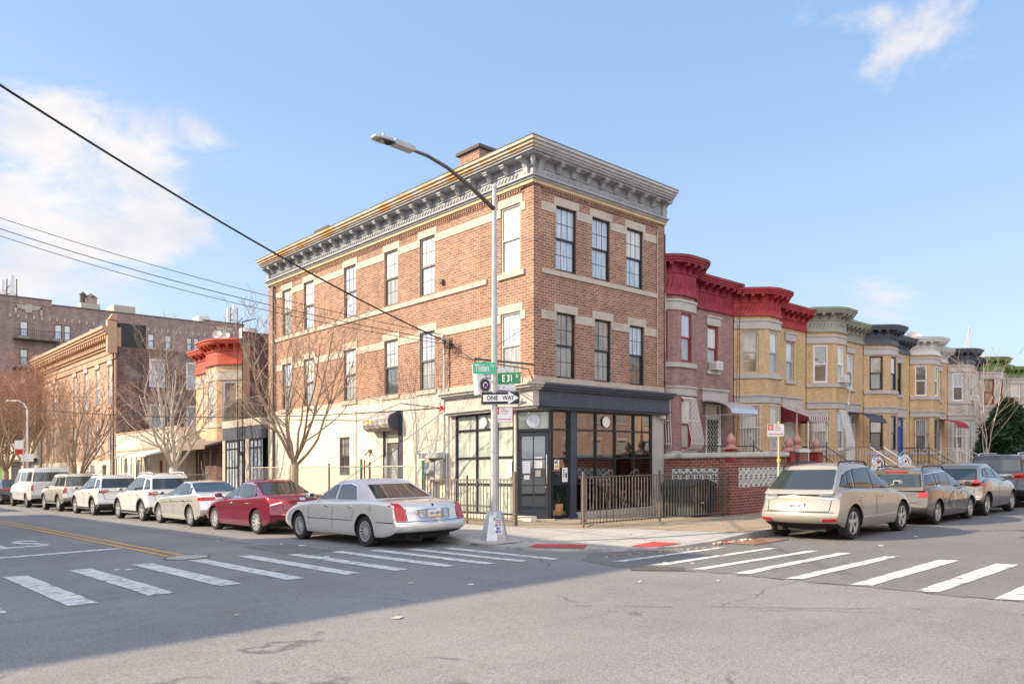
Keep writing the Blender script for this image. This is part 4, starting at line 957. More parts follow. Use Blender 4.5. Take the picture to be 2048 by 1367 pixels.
for k in range(int((14.6-3.0+1.6)/q)):
    for s in (0,1):
        ya=3.0-1.6+k*q if s==0 else 3.0+k*q; yb=ya+(1.6 if s==0 else -1.6)
        za,zb=z0,z1
        pa=[ya,za]; pb=[yb,zb]
        def cl_(p,o_):
            for lim,sgn in ((3.0,1),(14.6,-1)):
                if (p[0]-lim)*sgn<0:
                    t=(lim-p[0])/(o_[0]-p[0]) if abs(o_[0]-p[0])>1e-6 else 2
                    if t>1: return None
                    p=[lim,p[1]+(o_[1]-p[1])*t]
            return p
        A=cl_(pa,pb); B=cl_(pb,pa)
        if A is None or B is None: continue
        b.tube([(-1.6,A[0],A[1]),(-1.6,B[0],B[1])],.0035,3,cap=False)
b.build('wire_mesh',cf)

# ------------------------------------------------------------ annex with roof terrace
AX=-.30
an=empty('shop_annex',(1,18,.15),'single storey dark framed annex with roof terrace beside the corner building','annex')
wA=WF((AX,20.35),(AX,D+.02)); LA=wA.len
b=MB().mat(M['stone']); b.ob(wA,0,LA,.06,-1.2,3.72,4.05)
b.mat(M['awn_dark']); 
b.build('roof_slab',an)
b=MB().mat(M['slate_paint']); b.ob(wA,0,LA,.03,-.2,3.15,3.72); b.build('fascia',an)
b=MB().mat(M['stone']); b.ob(wA,0,.28,.04,-.3,.1,3.15); b.ob(wA,LA-1.55,LA-1.2,.04,-.3,.1,3.15); b.build('pier',an)
b=MB().mat(M['black_paint'])
def grid(b,u0,u1,z0,z1,nu,zz,t=.05,n=.0):
    for k in range(nu+1): u=u0+(u1-u0)*k/nu; b.ob(wA,u-t/2,u+t/2,n,n-.06,z0,z1)
    for z in zz: b.ob(wA,u0,u1,n+.004,n-.055,z-t/2,z+t/2)
grid(b,.30,1.55,.2,3.12,4,(.25,.9,1.9,2.75,3.1)); grid(b,2.35,LA-1.55,.2,3.12,4,(.25,.9,1.9,2.75,3.1)); grid(b,LA-1.2,LA-.1,.2,3.12,3,(.25,.9,1.9,2.75,3.1))
b.ob(wA,1.6,1.75,.02,-.08,.15,3.12); b.ob(wA,2.2,2.32,.02,-.08,.15,3.12)
b.build('window_frame',an)
b=MB().mat(M['pane_sky']); b.ob(wA,.3,LA-.02,-.03,-.05,.2,3.1); b.mat(M['black']); b.ob(wA,0,LA,-.3,-.35,.1,3.2); b.build('pane',an)
b=MB().mat(M['black_paint']); b.ob(wA,1.75,2.2,.02,-.04,.15,2.6); b.mat(M['pane_grey']); b.ob(wA,1.85,2.1,.03,.0,.8,2.45); b.mat(M['chrome']); b.tube([wA.pt(2.14,.06,.9),wA.pt(2.14,.06,1.9)],.02,6); b.build('door',an)
b=MB().mat(M['iron_tan']); z0=4.05
b.ob(wA,.1,LA,.02,-.02,4.95,5.0); b.ob(wA,.1,LA,.02,-.02,4.12,4.15)
for k in range(34): u=.1+(LA-.15)*k/33; b.ob(wA,u-.012,u+.012,.012,-.012,4.05,4.97)
wq=WF((2.0,20.25),(AX,20.25)); b.ob(wq,0,wq.len,.02,-.02,4.95,5.0)
for k in range(17): u=wq.len*k/16; b.ob(wq,u-.012,u+.012,.012,-.012,4.05,4.97)
b.build('terrace_railing',an)
b=MB().mat(M['black']); 
for y in (18.55,18.05): b.tube([(AX-.1,y,2.0),(AX-.1,y,8.4),(AX+.5,y,8.6)],.022,5)
for k in range(6): b.tube([(AX-.1,18.55,2.2+k*.3),(AX-.1,18.05,2.2+k*.3)],.014,4)
b.tube([(AX-.1,18.55,8.4),(AX-.1,18.05,8.55)],.02,5)
tag(b.build('pipe_ladder'),'thin black ladder pipes rising in front of the annex terrace','ladder')
# ------------------------------------------------------------ house with orange red cornice
AH=empty('row_house',(4,24,.15),'pale brick house with orange red cornice on the avenue','row house')
XW=1.0; P=[(XW,27.0),(XW,24.5),(.15,23.55),(.15,22.2),(1.0,21.15)]
ws=[WF(P[k],P[k+1]) for k in range(4)]; wS=WF((1.0,21.15),(9,21.15))
M['brick_cream']=brick('brick_cream',(.60,.42,.27),(.52,.36,.23),(.55,.42,.32),w=.3,h=.08,ms=.006,var=.15)
b=MB().mat(M['brick_cream']); h2=(4.05,6.15)
b.mat(M['brick_dark'])
for w_ in ws: b.ob(w_,0,w_.len,.02,-.02,.1,3.25)  # dark brick sheet put in for the shade inside the porch
b.mat(M['brick_cream']); b.panel(ws[0],0,ws[0].len,.1,7.0,[(1.0,1.7,*h2)],.12); b.panel(ws[1],0,ws[1].len,.1,7.0,[(.3,.95,*h2)],.12); b.panel(ws[2],0,ws[2].len,.1,7.0,[(.3,1.0,*h2)],.12); b.panel(ws[3],0,ws[3].len,.1,7.0,[(.30,1.10,*h2)],.12)
b.mat(M['brick_dark']); b.panel(wS,0,8,.1,8.55,[],.1); b.mat(M['tan_paint']); b.ob(wS,.0,.35,.02,-.05,.1,8.0)
b.mat(M['black'])
for w,h in ((ws[0],(1.0,1.7)),(ws[1],(.3,.95)),(ws[2],(.3,1.0)),(ws[3],(.3,1.1))): cover(b,w,*h,*h2,.2)
b.mat(M['roofing']); b.poly([(1,21.15,8.0),(9,21.15,8.0),(9,27,8.0),(1,27,8.0)]); b.build('wall',AH)
PL=roundpoly(P,.22,5)
b=MB().mat(M['stone']); band(b,PL,.04,-.05,6.2,6.6); band(b,PL,.05,-.05,3.9,4.05); band(b,PL,.05,-.05,6.6,6.66); b.build('stone_trim',AH)
b=MB().mat(M['orange_paint']); t=8.15
for a in ((.12,6.95,7.05),(.07,7.05,7.15),(.04,7.15,7.62),(.10,7.62,7.68),(.06,7.68,7.92),(.42,7.92,7.98),(.47,7.98,8.08),(.53,8.08,8.15)): band(b,PL,a[0],-.1,a[1],a[2])
c=b.build('cornice',AH)
b=MB().mat(M['orange_paint'])
for w,us in ((ws[0],(.3,.9,1.5,2.1)),(ws[1],(.2,.65,1.1)),(ws[2],(.2,.65,1.1)),(ws[3],(.25,.7,1.1))):
    for u in us: b.wprism(w,[(.04,7.68),(.14,7.68),(.2,7.76),(.36,7.84),(.38,7.915),(.04,7.915)],u-.06,u+.06)
    n=int(w.len/.16)
    for k in range(n): b.lathe([(.03,-.0),(.02,.02)],w.pt((k+.5)*w.len/n,.04,7.4),'x',6)
b.build('brackets',c)
window(AH,ws[0],1.0,1.7,*h2,'white_trim','pane_sky','pane_grey',inset=.04,mun=None,fw=.07); window(AH,ws[1],.3,.95,*h2,'white_trim','pane_sky','pane_grey',inset=.04,mun=None,fw=.07)
window(AH,ws[2],.3,1.0,*h2,'white_trim','pane_sky','pane_grey',inset=.04,mun=(3,2),fw=.07); window(AH,ws[3],.3,1.1,*h2,'white_trim','pane_brown','pane_brown',inset=.04,mun=None,fw=.10)
# porch roof and dark porch
b=MB().mat(M['awn_wood']); wP=WF((-.3,27.0),(-.3,21.0)); b.hexa([(-.9,27,2.9),(-.9,21.0,2.9),(1.0,21.0,3.35),(1.0,27,3.35),(-.9,27,2.98),(-.9,21.0,2.98),(1.0,21.0,3.5),(1.0,27,3.5)]); 
for k in range(9): z=2.98; b.ob(wP,0,6,.62-.0,.60,2.8,2.98) if k==0 else None
b.build('porch_roof',AH)
b=MB().mat(M['iron'])
for k in range(34): y=21.1+k*.178; b.box(-.62,-.60,y-.012,y+.012,.15,2.75 if k%4==0 else 1.6)
b.box(-.63,-.59,21,27,1.58,1.62); b.mat(M['mold_red']); b.box(.9,.98,22,23,.2,2.5); b.box(.6,.95,24,24.4,.2,1.2); b.mat(M['pane_dark']); b.box(.92,.99,24.6,26,1.2,2.6); b.build('porch_grille',AH)
# satellite dishes and roof vent
def dish(x,y,z,r,label,tilt=.5,m='stone_grey',group='satellite dishes on the roofs',fx=-.7,fy=-.7):
    b=MB().mat(M[m]); n=Vector((fx,fy,tilt)).normalized(); a=n.orthogonal().normalized(); c=n.cross(a); C=Vector((x,y,z)); rings=[]
    for (q,d) in ((0,0),(.5,.03),(.85,.09),(1,.13)):
        rings.append([C+n*(d*r*2)+a*(r*q*math.cos(g*math.pi/8))+c*(r*q*math.sin(g*math.pi/8)) for g in range(16)])
    for k in range(3):
        for g in range(16): h=(g+1)%16; b.poly([rings[k][g],rings[k][h],rings[k+1][h],rings[k+1][g]])
    b.tube([C-n*.02,C+n*r*1.3-Vector((0,0,r*.5))],.02,5); b.tube([C,C-Vector((0,0,r+.5))],.03,6); b.lathe([(.05,-.05),(.05,.05)],tuple(C+n*r*1.3-Vector((0,0,r*.5))),seg=8)
    tag(b.build('satellite_dish'),label,'satellite dish',group)
dish(1.3,24.9,8.9,.26,'satellite dish left of the orange red cornice, higher one')
dish(1.2,23.6,8.65,.24,'satellite dish just above the orange red cornice')
b=MB().mat(M['stone']); b.box(1.2,1.9,24.0,25.4,8.0,8.5); b.box(1.3,1.6,24.3,24.6,8.5,8.8); tag(b.build('roof_unit'),'pale boxy roof equipment by the satellite dishes','roof unit')
b=MB().mat(M['alu']); b.lathe([(.30,0),(.30,.25),(.42,.28),(.45,.75),(.40,.78)],(1.5,21.6,8.0),seg=20); tag(b.build('roof_vent',smooth='auto'),'round metal exhaust fan on the roof edge of the orange corniced house','roof vent')
# ------------------------------------------------------------ cream low building
cb=empty('low_building',(4,32,.15),'low cream building with white porch roof between brick houses','building')
wC=WF((0,37.4),(0,27.0)); LC=wC.len
b=MB().mat(M['stucco']); hs=[(1.6,2.2,.8,2.6),(4.0,4.9,.2,2.5),(5.3,6.2,1.2,2.6),(7.6,8.2,.2,2.4)]
b.panel(wC,0,LC,.1,4.15,hs,.2); b.panel(WF((0,27),(5,27)),0,5,.1,4.15,[]); b.mat(M['tan_strip']); b.ob(wC,0,LC,.04,-.1,3.05,3.15); b.ob(wC,0,LC,.05,-.2,4.15,4.22)
b.mat(M['roofing']); b.poly([(0,27,4.1),(8,27,4.1),(8,37.4,4.1),(0,37.4,4.1)]); b.build('wall',cb)
b=MB().mat(M['pane_grey']); [b.ob(wC,h[0],h[1],-.08,-.1,h[2],h[3]) for h in hs[:3]]; b.mat(M['mold_red']); b.ob(wC,*hs[3][:2],-.08,-.1,*hs[3][2:]); b.build('openings',cb)
b=MB().mat(M['white_paint']); b.hexa([(-1.5,32.6,2.6),(-1.5,27.3,2.6),(0,27.3,2.95),(0,32.6,2.95),(-1.5,32.6,2.68),(-1.5,27.3,2.68),(0,27.3,3.05),(0,32.6,3.05)]); b.mat(M['iron'])
for k in range(7): y=27.4+k*.85; b.tube([(-1.4,y,.15),(-1.4,y,2.6)],.025,5)
for k in range(30): b.box(-1.41,-1.39,27.4+k*.176,27.42+k*.176,.15,1.1 if k%3 else 2.2)
b.build('porch',cb)
# ------------------------------------------------------------ three storey tan building with dark party wall
tb=empty('tan_brick_building',(8,47,.15),'three storey tan brick building with bracketed cornice and arched top windows','building')
wT=WF((0,56.3),(0,37.4)); LT=wT.len; wTS=WF((0,37.4),(14,37.4)); T0=9.75
ty=[38.6,41.3,44.0,46.8,52.5]; top_=[(56.3-y-.42,56.3-y+.42,6.1,8.7) for y in ty]; mid_=[(56.3-y-.42,56.3-y+.42,3.0,5.2) for y in ty]
hsS=[(2.0,3.0,7.3,9.15),(4.35,5.2,7.25,9.1),(2.0,3.0,4.6,6.2),(4.35,5.2,4.6,6.2)]
b=MB().mat(M['brick_tan']); b.panel(wT,0,LT,.1,T0,top_+mid_,.2)
b.mat(M['brick_dark']); b.panel(wTS,0,14,.1,9.75,hsS,.15); b.mat(M['roofing']); b.poly([(0,37.4,9.7),(14,37.4,9.7),(14,56.3,9.7),(0,56.3,9.7)]); b.build('wall',tb)
b=MB().mat(M['tan_paint']); b.ob(wT,0,LT,.10,0,8.98,9.06); b.ob(wT,0,LT,.06,0,9.4,9.46); b.ob(wT,0,LT,.12,0,9.75,9.9); b.ob(wT,0,LT,.25,0,9.9,10.2); b.ob(wT,-.15,LT+.15,.65,0,10.45,10.6); b.ob(wT,-.15,LT+.15,.75,0,10.6,10.75); b.ob(wT,-.15,LT+.15,.85,0,10.75,10.95)
b.ob(wT,-.2,.15,.5,0,9.3,11.3); b.ob(wT,LT-.15,LT+.2,.55,0,9.3,11.35); b.wprism(wT,[(.0,11.3),(.5,11.3),(.25,11.75),(0,11.75)],LT-.15,LT+.2); b.ob(wT,0,LT,.0,-.3,9.75,10.95)
for (a,c,d,e) in top_: 
    b.ob(wT,a-.1,c+.1,.1,0,d-.15,d)
    b.fprism(wT,[(( a+c)/2+.55*math.cos(g*math.pi/8),e+.0+.55*math.sin(g*math.pi/8)) for g in range(9)],.06,.0)
b.build('cornice',tb)
b=MB().mat(M['tan_paint'])
for k in range(40): u=.4+k*(LT-.6)/39; b.ob(wT,u-.08,u+.08,.60,.25,10.2,10.45)
b.build('brackets',tb)
for (a,c,d,e) in top_: window(tb,wT,a,c,d,e,'white_trim','pane_white','pane_sky',inset=.04,mun=None)
for (a,c,d,e) in mid_: window(tb,wT,a,c,d,e,'white_trim','pane_white','pane_sky',inset=.04,mun=None)
b=MB().mat(M['white_trim'])
for (a,c,d,e) in top_:
    m=(a+c)/2; b.fprism(wT,[(m+.40*math.cos(g*math.pi/8),e+.01+.40*math.sin(g*math.pi/8)) for g in range(9)],.065,.05)
b.build('arch_head',tb)
for h in hsS: 
    window(tb,wTS,*h,'white_trim','pane_grey','pane_sky',inset=.02,mun=None,fw=.14)
b=MB().mat(M['stucco']); b.ob(wT,0,LT,.03,0,.1,2.6); b.mat(M['red_flat']); b.ob(wT,9.2,10.1,.06,.03,.1,2.3); b.mat(M['pane_dark']); [b.ob(wT,u,u+.8,.05,.03,.9,2.3) for u in (3,6,13.6,16.2)]; b.build('ground_floor',tb)
b=MB().mat(M['iron']); b.tube([(-.1,37.6,.2),(-.1,37.6,9.5)],.06,6); b.tube([(-.1,38.1,.2),(-.1,38.1,5.5)],.04,6); b.build('downspout',tb)
b=MB().mat(M['black_paint']); b.box(.3,1.9,37.7,39.5,9.75,11.3); b.box(-.2,.28,38.0,40.5,10.9,11.5); b.build('roof_bulkhead',tb)
# ------------------------------------------------------------ far low shop on the avenue
fl=empty('low_shop',(4,66,.15),'distant low shop with green mural panel at the far left','building')
wF=WF((0,76),(0,57)); b=MB().mat(M['stone']); b.panel(wF,0,19,.1,4.6,[(2,6,.4,2.6),(8,12,.4,2.6),(13,17,.4,2.6)],.2); b.panel(WF((0,57),(10,57)),0,10,.1,4.6,[]); b.mat(M['roofing']); b.poly([(0,57,4.5),(10,57,4.5),(10,76,4.5),(0,76,4.5)]); b.build('wall',fl)
b=MB().mat(M['leaf_green']); b.ob(wF,2,6,-.1,-.15,.4,2.6); b.mat(M['pane_dark']); b.ob(wF,8,12,-.1,-.15,.4,2.6); b.ob(wF,13,17,-.1,-.15,.4,2.6); b.mat(M['awn_dark']); b.ob(wF,1,18,.5,0,2.9,3.1); b.build('shop_panels',fl)
# ------------------------------------------------------------ big apartment block
ap=empty('apartment_block',(14,88,0),'large five storey dark brick apartment block across the far street','apartment block')
YA=81.5; xa0,xa1=-4.2,28.2; wP=WF((xa0,YA),(xa1,YA)); LP=wP.len; off=-xa0
cols=[(3.3,4.05),(6.6,7.3),(7.5,8.2),(9.98,10.76),(14.2,14.95),(16.35,17.1),(18.35,19.1),(20.9,21.55),(21.75,22.4),(24.8,25.6),(-1.5,-.7)]
rows=[(1.2,2.9),(4.3,6.0),(7.4,9.05),(10.5,12.25),(13.55,15.25),(16.62,18.25)]
hs=[(a+off,c+off,z0,z1) for a,c in cols for z0,z1 in rows]
b=MB().mat(M['brick_apt']); b.panel(wP,0,LP,0,20.1,hs,.2); b.panel(WF((xa1,YA),(xa1,YA+14)),0,14,0,20.1,[]); b.panel(WF((xa0,YA+14),(xa0,YA)),0,14,0,20.1,[])
b.ob(wP,0,6.3+off,.05,-.4,20.1,20.75); b.ob(wP,23.0+off,LP,.05,-.4,20.1,20.55); b.ob(wP,6.3+off,23.0+off,.0,-.4,20.1,20.3)
b.mat(M['roofing']); b.poly([(xa0,YA,20),(xa1,YA,20),(xa1,YA+14,20),(xa0,YA+14,20)]); b.ob(wP,0,6.35+off,.12,-.45,20.75,20.85); b.ob(wP,6.35+off,22.95+off,.08,-.45,20.3,20.4); b.ob(wP,22.95+off,LP+.05,.12,-.45,20.55,20.65)
b.build('wall',ap)
for h in hs: 
    if h[3]<9 and h[0]<5+off and False: continue
    window(ap,wP,*h,'slate_paint','pane_white','pane_sky',inset=.05,mun=None,fw=.07)
b=MB().mat(M['stone']); b.mat(M['stone'])
for h in hs: b.ob(wP,h[0]-.15,h[1]+.15,.1,0,h[2]-.18,h[2])
for k in range(34):
    x=2.3+k*.74
    if x<23.5 or x>24.0: b.ob(wP,x+off,x+off+.16,.08,0,18.55,18.95)
for cx in (4.1,25.6):
    for q in range(-4,5): b.ob(wP,cx+off+q*.28-.13,cx+off+q*.28+.13,.1,.05,19.55+.12*abs(q)/2-.15,20.0)
    b.ob(wP,cx+off-1.3,cx+off-1.1,.1,.05,19.0,19.9); b.ob(wP,cx+off+1.1,cx+off+1.3,.1,.05,19.0,19.9); b.ob(wP,cx+off-.3,cx+off+.3,.12,.05,19.2,20.1)
b.build('stone_trim',ap)
b=MB().mat(M['iron'])
for z in (13.2,10.2,7.1,16.3):
    b.box(2.6,6.8,YA-1.1,YA,z-.12,z); b.box(2.6,6.8,YA-1.12,YA-1.08,z+.9,z+.95)
    for k in range(22): b.box(2.6+k*.2,2.63+k*.2,YA-1.1,YA-1.07,z,z+.92)
    b.tube([(6.6,YA-.6,z-.1),(4.4+1.6,YA-.6,z-3.0)],.08,4); b.tube([(6.8,YA-.9,z-.1),(6.2,YA-.9,z-3.0)],.06,4)
b.build('fire_escape',ap)
b=MB().mat(M['stone']); b.box(13.2,15.6,YA+2,YA+5,20,21.6); b.mat(M['white_paint']); b.box(23.2,24.6,YA+2,YA+4,20,21.5); b.build('roof_bulkhead',ap)
b=MB().mat(M['stone']); b.box(9.6,11.6,YA+1.5,YA+3,20,21.3); b.mat(M['brick_far']); b.box(10.3,11.3,YA+1.6,YA+2.6,21.3,22.1); b.mat(M['roofing']); b.lathe([(.8,0),(0,.5)],(10.8,YA+2.1,22.1),seg=4); b.lathe([(.3,0),(.3,1.0),(.4,1.0),(0,1.4)],(9.9,YA+2,21.3),seg=8); b.build('chimney',ap)
def antennas(x,label):
    e=empty('cell_antenna',(x,YA+1,20.3),label,'antenna','mobile phone antennas on the apartment roof')
    b=MB().mat(M['white_trim']); b.box(x-.25,x+.05,YA+.8,YA+1.0,20.5,22.6); b.box(x+.55,x+.95,YA+.8,YA+1.0,20.7,23.2); b.build('panel',e); b=MB().mat(M['iron']); b.tube([(x+.3,YA+1.1,20.2),(x+.3,YA+1.1,22.8)],.07,5); b.tube([(x+1.2,YA+1.1,20.2),(x+1.2,YA+1.1,22.9)],.07,5); b.tube([(x-.4,YA+1.1,21.2),(x+1.3,YA+1.1,21.2)],.05,4); b.tube([(x-.5,YA+1.1,20.4),(x+.6,YA+1.1,22.2)],.04,4); b.build('mast',e)
antennas(2.0,'white panel antennas at the left end of the apartment roof'); antennas(26.6,'white panel antennas at the right end of the apartment roof')
# filler buildings behind, seen through gaps
for (x0,x1,y0,y1,h,m,lab) in ((9.2,20,24,34,8.6,'brick_purple','plain dark brick building behind the orange corniced house'),):
    e=empty('brick_building',((x0+x1)/2,(y0+y1)/2,0),lab,'building'); b=MB().mat(M[m]); b.box(x0,x1,y0,y1,0,h); b.build('wall',e)

# ------------------------------------------------------------ vehicles
def lerp(L_,x):
    if x<=L_[0][0]: return L_[0][1]
    for (a,b),(c,d) in zip(L_,L_[1:]):
        if x<=c: return b+(d-b)*(x-a)/(c-a)
    return L_[-1][1]
def cage(As,Bs,Cs,fn):
    idx={}; V=[]; F=[]
    def vid(i,j,k):
        if (i,j,k) not in idx: idx[(i,j,k)]=len(V); V.append(fn(As[i],Bs[j],Cs[k]))
        return idx[(i,j,k)]
    na,nb,nc=len(As)-1,len(Bs)-1,len(Cs)-1
    for i in range(na):
        for j in range(nb):
            F.append([vid(i,j,nc),vid(i+1,j,nc),vid(i+1,j+1,nc),vid(i,j+1,nc)]); F.append([vid(i,j,0),vid(i,j+1,0),vid(i+1,j+1,0),vid(i+1,j,0)])
        for k in range(nc):
            F.append([vid(i,0,k),vid(i+1,0,k),vid(i+1,0,k+1),vid(i,0,k+1)]); F.append([vid(i,nb,k),vid(i,nb,k+1),vid(i+1,nb,k+1),vid(i+1,nb,k)])
    for j in range(nb):
        for k in range(nc):
            F.append([vid(0,j,k),vid(0,j,k+1),vid(0,j+1,k+1),vid(0,j+1,k)]); F.append([vid(na,j,k),vid(na,j+1,k),vid(na,j+1,k+1),vid(na,j,k+1)])
    return V,F
def recalc(me):
    bm=bmesh.new(); bm.from_mesh(me); bmesh.ops.recalc_face_normals(bm,faces=bm.faces); bm.to_mesh(me); bm.free()
def evalmesh(V,F,sub=2,cut=None):
    me=bpy.data.meshes.new('t'); me.from_pydata(V,[],F); recalc(me); o=bpy.data.objects.new('t',me); COL.objects.link(o)
    if sub: m=o.modifiers.new('s','SUBSURF'); m.levels=sub; m.render_levels=sub
    c=None
    if cut:
        bb=MB().mat(M['black'])
        for (x,z,r) in cut: bb.lathe([(r,-2),(r,2)],(x,0,z),'y',40)
        c=bb.build('cut',merge=True); recalc(c.data); m=o.modifiers.new('b','BOOLEAN'); m.operation='DIFFERENCE'; m.object=c; m.solver='EXACT'
    dg=bpy.context.evaluated_depsgraph_get(); dg.update(); r=bpy.data.meshes.new_from_object(o.evaluated_get(dg)); bpy.data.objects.remove(o)
    if c: bpy.data.objects.remove(c)
    return r
AX={'L':(Vector((1,0,0)),Vector((0,-1,0)),Vector((0,6,0))),'R':(Vector((1,0,0)),Vector((0,1,0)),Vector((0,-6,0))),'B':(Vector((0,1,0)),Vector((1,0,0)),Vector((-8,0,0))),'F':(Vector((0,1,0)),Vector((-1,0,0)),Vector((8,0,0)))}
def decal(bb,bvh,ax,P,off=.006,cell=.06,tan=None):
    S,d,O=AX[ax]; Z=Vector((0,0,1))
    if ax=='T': pass
    x0=min(p[0] for p in P); x1=max(p[0] for p in P); z0=min(p[1] for p in P); z1=max(p[1] for p in P)
    nx=max(1,int((x1-x0)/cell)); nz=max(1,int((z1-z0)/cell)); cache={}
    def hit(s,z):
        k=(round(s,5),round(z,5))
        if k in cache: return cache[k]
        h,n,_,_=bvh.ray_cast(S*s+Z*z+O,d); 
        if h is not None and ax in 'LR' and abs(h.y)<.60: h=None
        if h is not None: h=h-d*off
        cache[k]=h; return h
    area=sum(P[i-1][0]*P[i][1]-P[i][0]*P[i-1][1] for i in range(len(P)))
    for i in range(nx):
        for j in range(nz):
            Q=clip(P,x0+(x1-x0)*i/nx,x0+(x1-x0)*(i+1)/nx,z0+(z1-z0)*j/nz,z0+(z1-z0)*(j+1)/nz)
            if len(Q)<3: continue
            H=[hit(*q) for q in Q]
            if any(h is None for h in H): continue
            ok=max((H[a]-H[a-1]).length for a in range(len(H)))<cell*4
            if ok: bb.poly(H)
def strip(P,w):
    """closed thin polygon quads along polyline"""
    out=[]
    for a,b in zip(P,P[1:]):
        d=Vector((b[0]-a[0],b[1]-a[1])); 
        if d.length<1e-6: continue
        d.normalize(); n=Vector((-d.y,d.x))*w/2
        out.append([(a[0]-n.x,a[1]-n.y),(b[0]-n.x,b[1]-n.y),(b[0]+n.x,b[1]+n.y),(a[0]+n.x,a[1]+n.y)])
    return out
def inset(P,q):
    c=(sum(p[0] for p in P)/len(P),sum(p[1] for p in P)/len(P)); out=[]
    for p in P:
        d=Vector((p[0]-c[0],p[1]-c[1])); l=d.length; k=(l+q)/l; out.append((c[0]+d.x*k,c[1]+d.y*k))
    return out
def make_wheel(root,x,y,side,r,wd,ns,sw,rimm='alu',rr_=.66,double=False):
    s=side; b=MB().mat(M['rubber']); 
    rim=r*rr_
    prof=[(rim,-wd/2),(r*.93,-wd/2),(r*.985,-wd/2+.02),(r,-wd/2+.05),(r,wd/2-.05),(r*.985,wd/2-.02),(r*.93,wd/2),(rim,wd/2)]
    b.lathe(prof,(x,y,r),'y',36,False); b.mat(M['black']); b.lathe([(rim,-wd/2+.03),(rim,wd/2-.075 if s>0 else wd/2-.03)] if s>0 else [(rim,-wd/2+.075),(rim,wd/2-.03)],(x,y,r),'y',24)
    w=b.build('wheel',root,smooth='auto')
    b=MB().mat(M[rimm]); yo=y+s*(wd/2-.004); yi=y+s*(wd/2-.05)
    def ring(r0,r1,ya,yb):
        n=36
        for k in range(n):
            a0,a1=2*math.pi*k/n,2*math.pi*(k+1)/n
            q=lambda rr,a,yy:(x+rr*math.cos(a),yy,r+rr*math.sin(a))
            b.poly([q(r0,a0,ya),q(r0,a1,ya),q(r1,a1,yb),q(r1,a0,yb)])
    ring(rim*1.02,rim*.93,yo,yo); ring(rim*.93,rim*.90,yo,yi); ring(.075,.0,yo-s*.012,yo-s*.008); ring(.085,.075,yi,yo-s*.012)
    for k in range(ns):
        a=2*math.pi*(k+.25)/ns
        for o_ in ((-.06,.06) if double else (0,)):
            a2=a+o_*1.6
            c0,s0=math.cos(a),math.sin(a); c1,s1=math.cos(a2),math.sin(a2); p=Vector((c0,0,s0))*.07; q=Vector((c1,0,s1))*rim*.93; t=Vector((-s1,0,c1))
            C=Vector((x,0,r)); w0,w1=sw*1.0,sw*1.15
            P=[]
            for yy0,yy1 in ((yo-s*.016,yo-s*.002),(yi-s*.01,yi)):
                P+= [C+p-t*w0/2+Vector((0,yy0,0)),C+p+t*w0/2+Vector((0,yy0,0)),C+q+t*w1/2+Vector((0,yy1,0)),C+q-t*w1/2+Vector((0,yy1,0))]
            b.hexa([P[4],P[5],P[6],P[7],P[0],P[1],P[2],P[3]])
    b.build('rim',w)
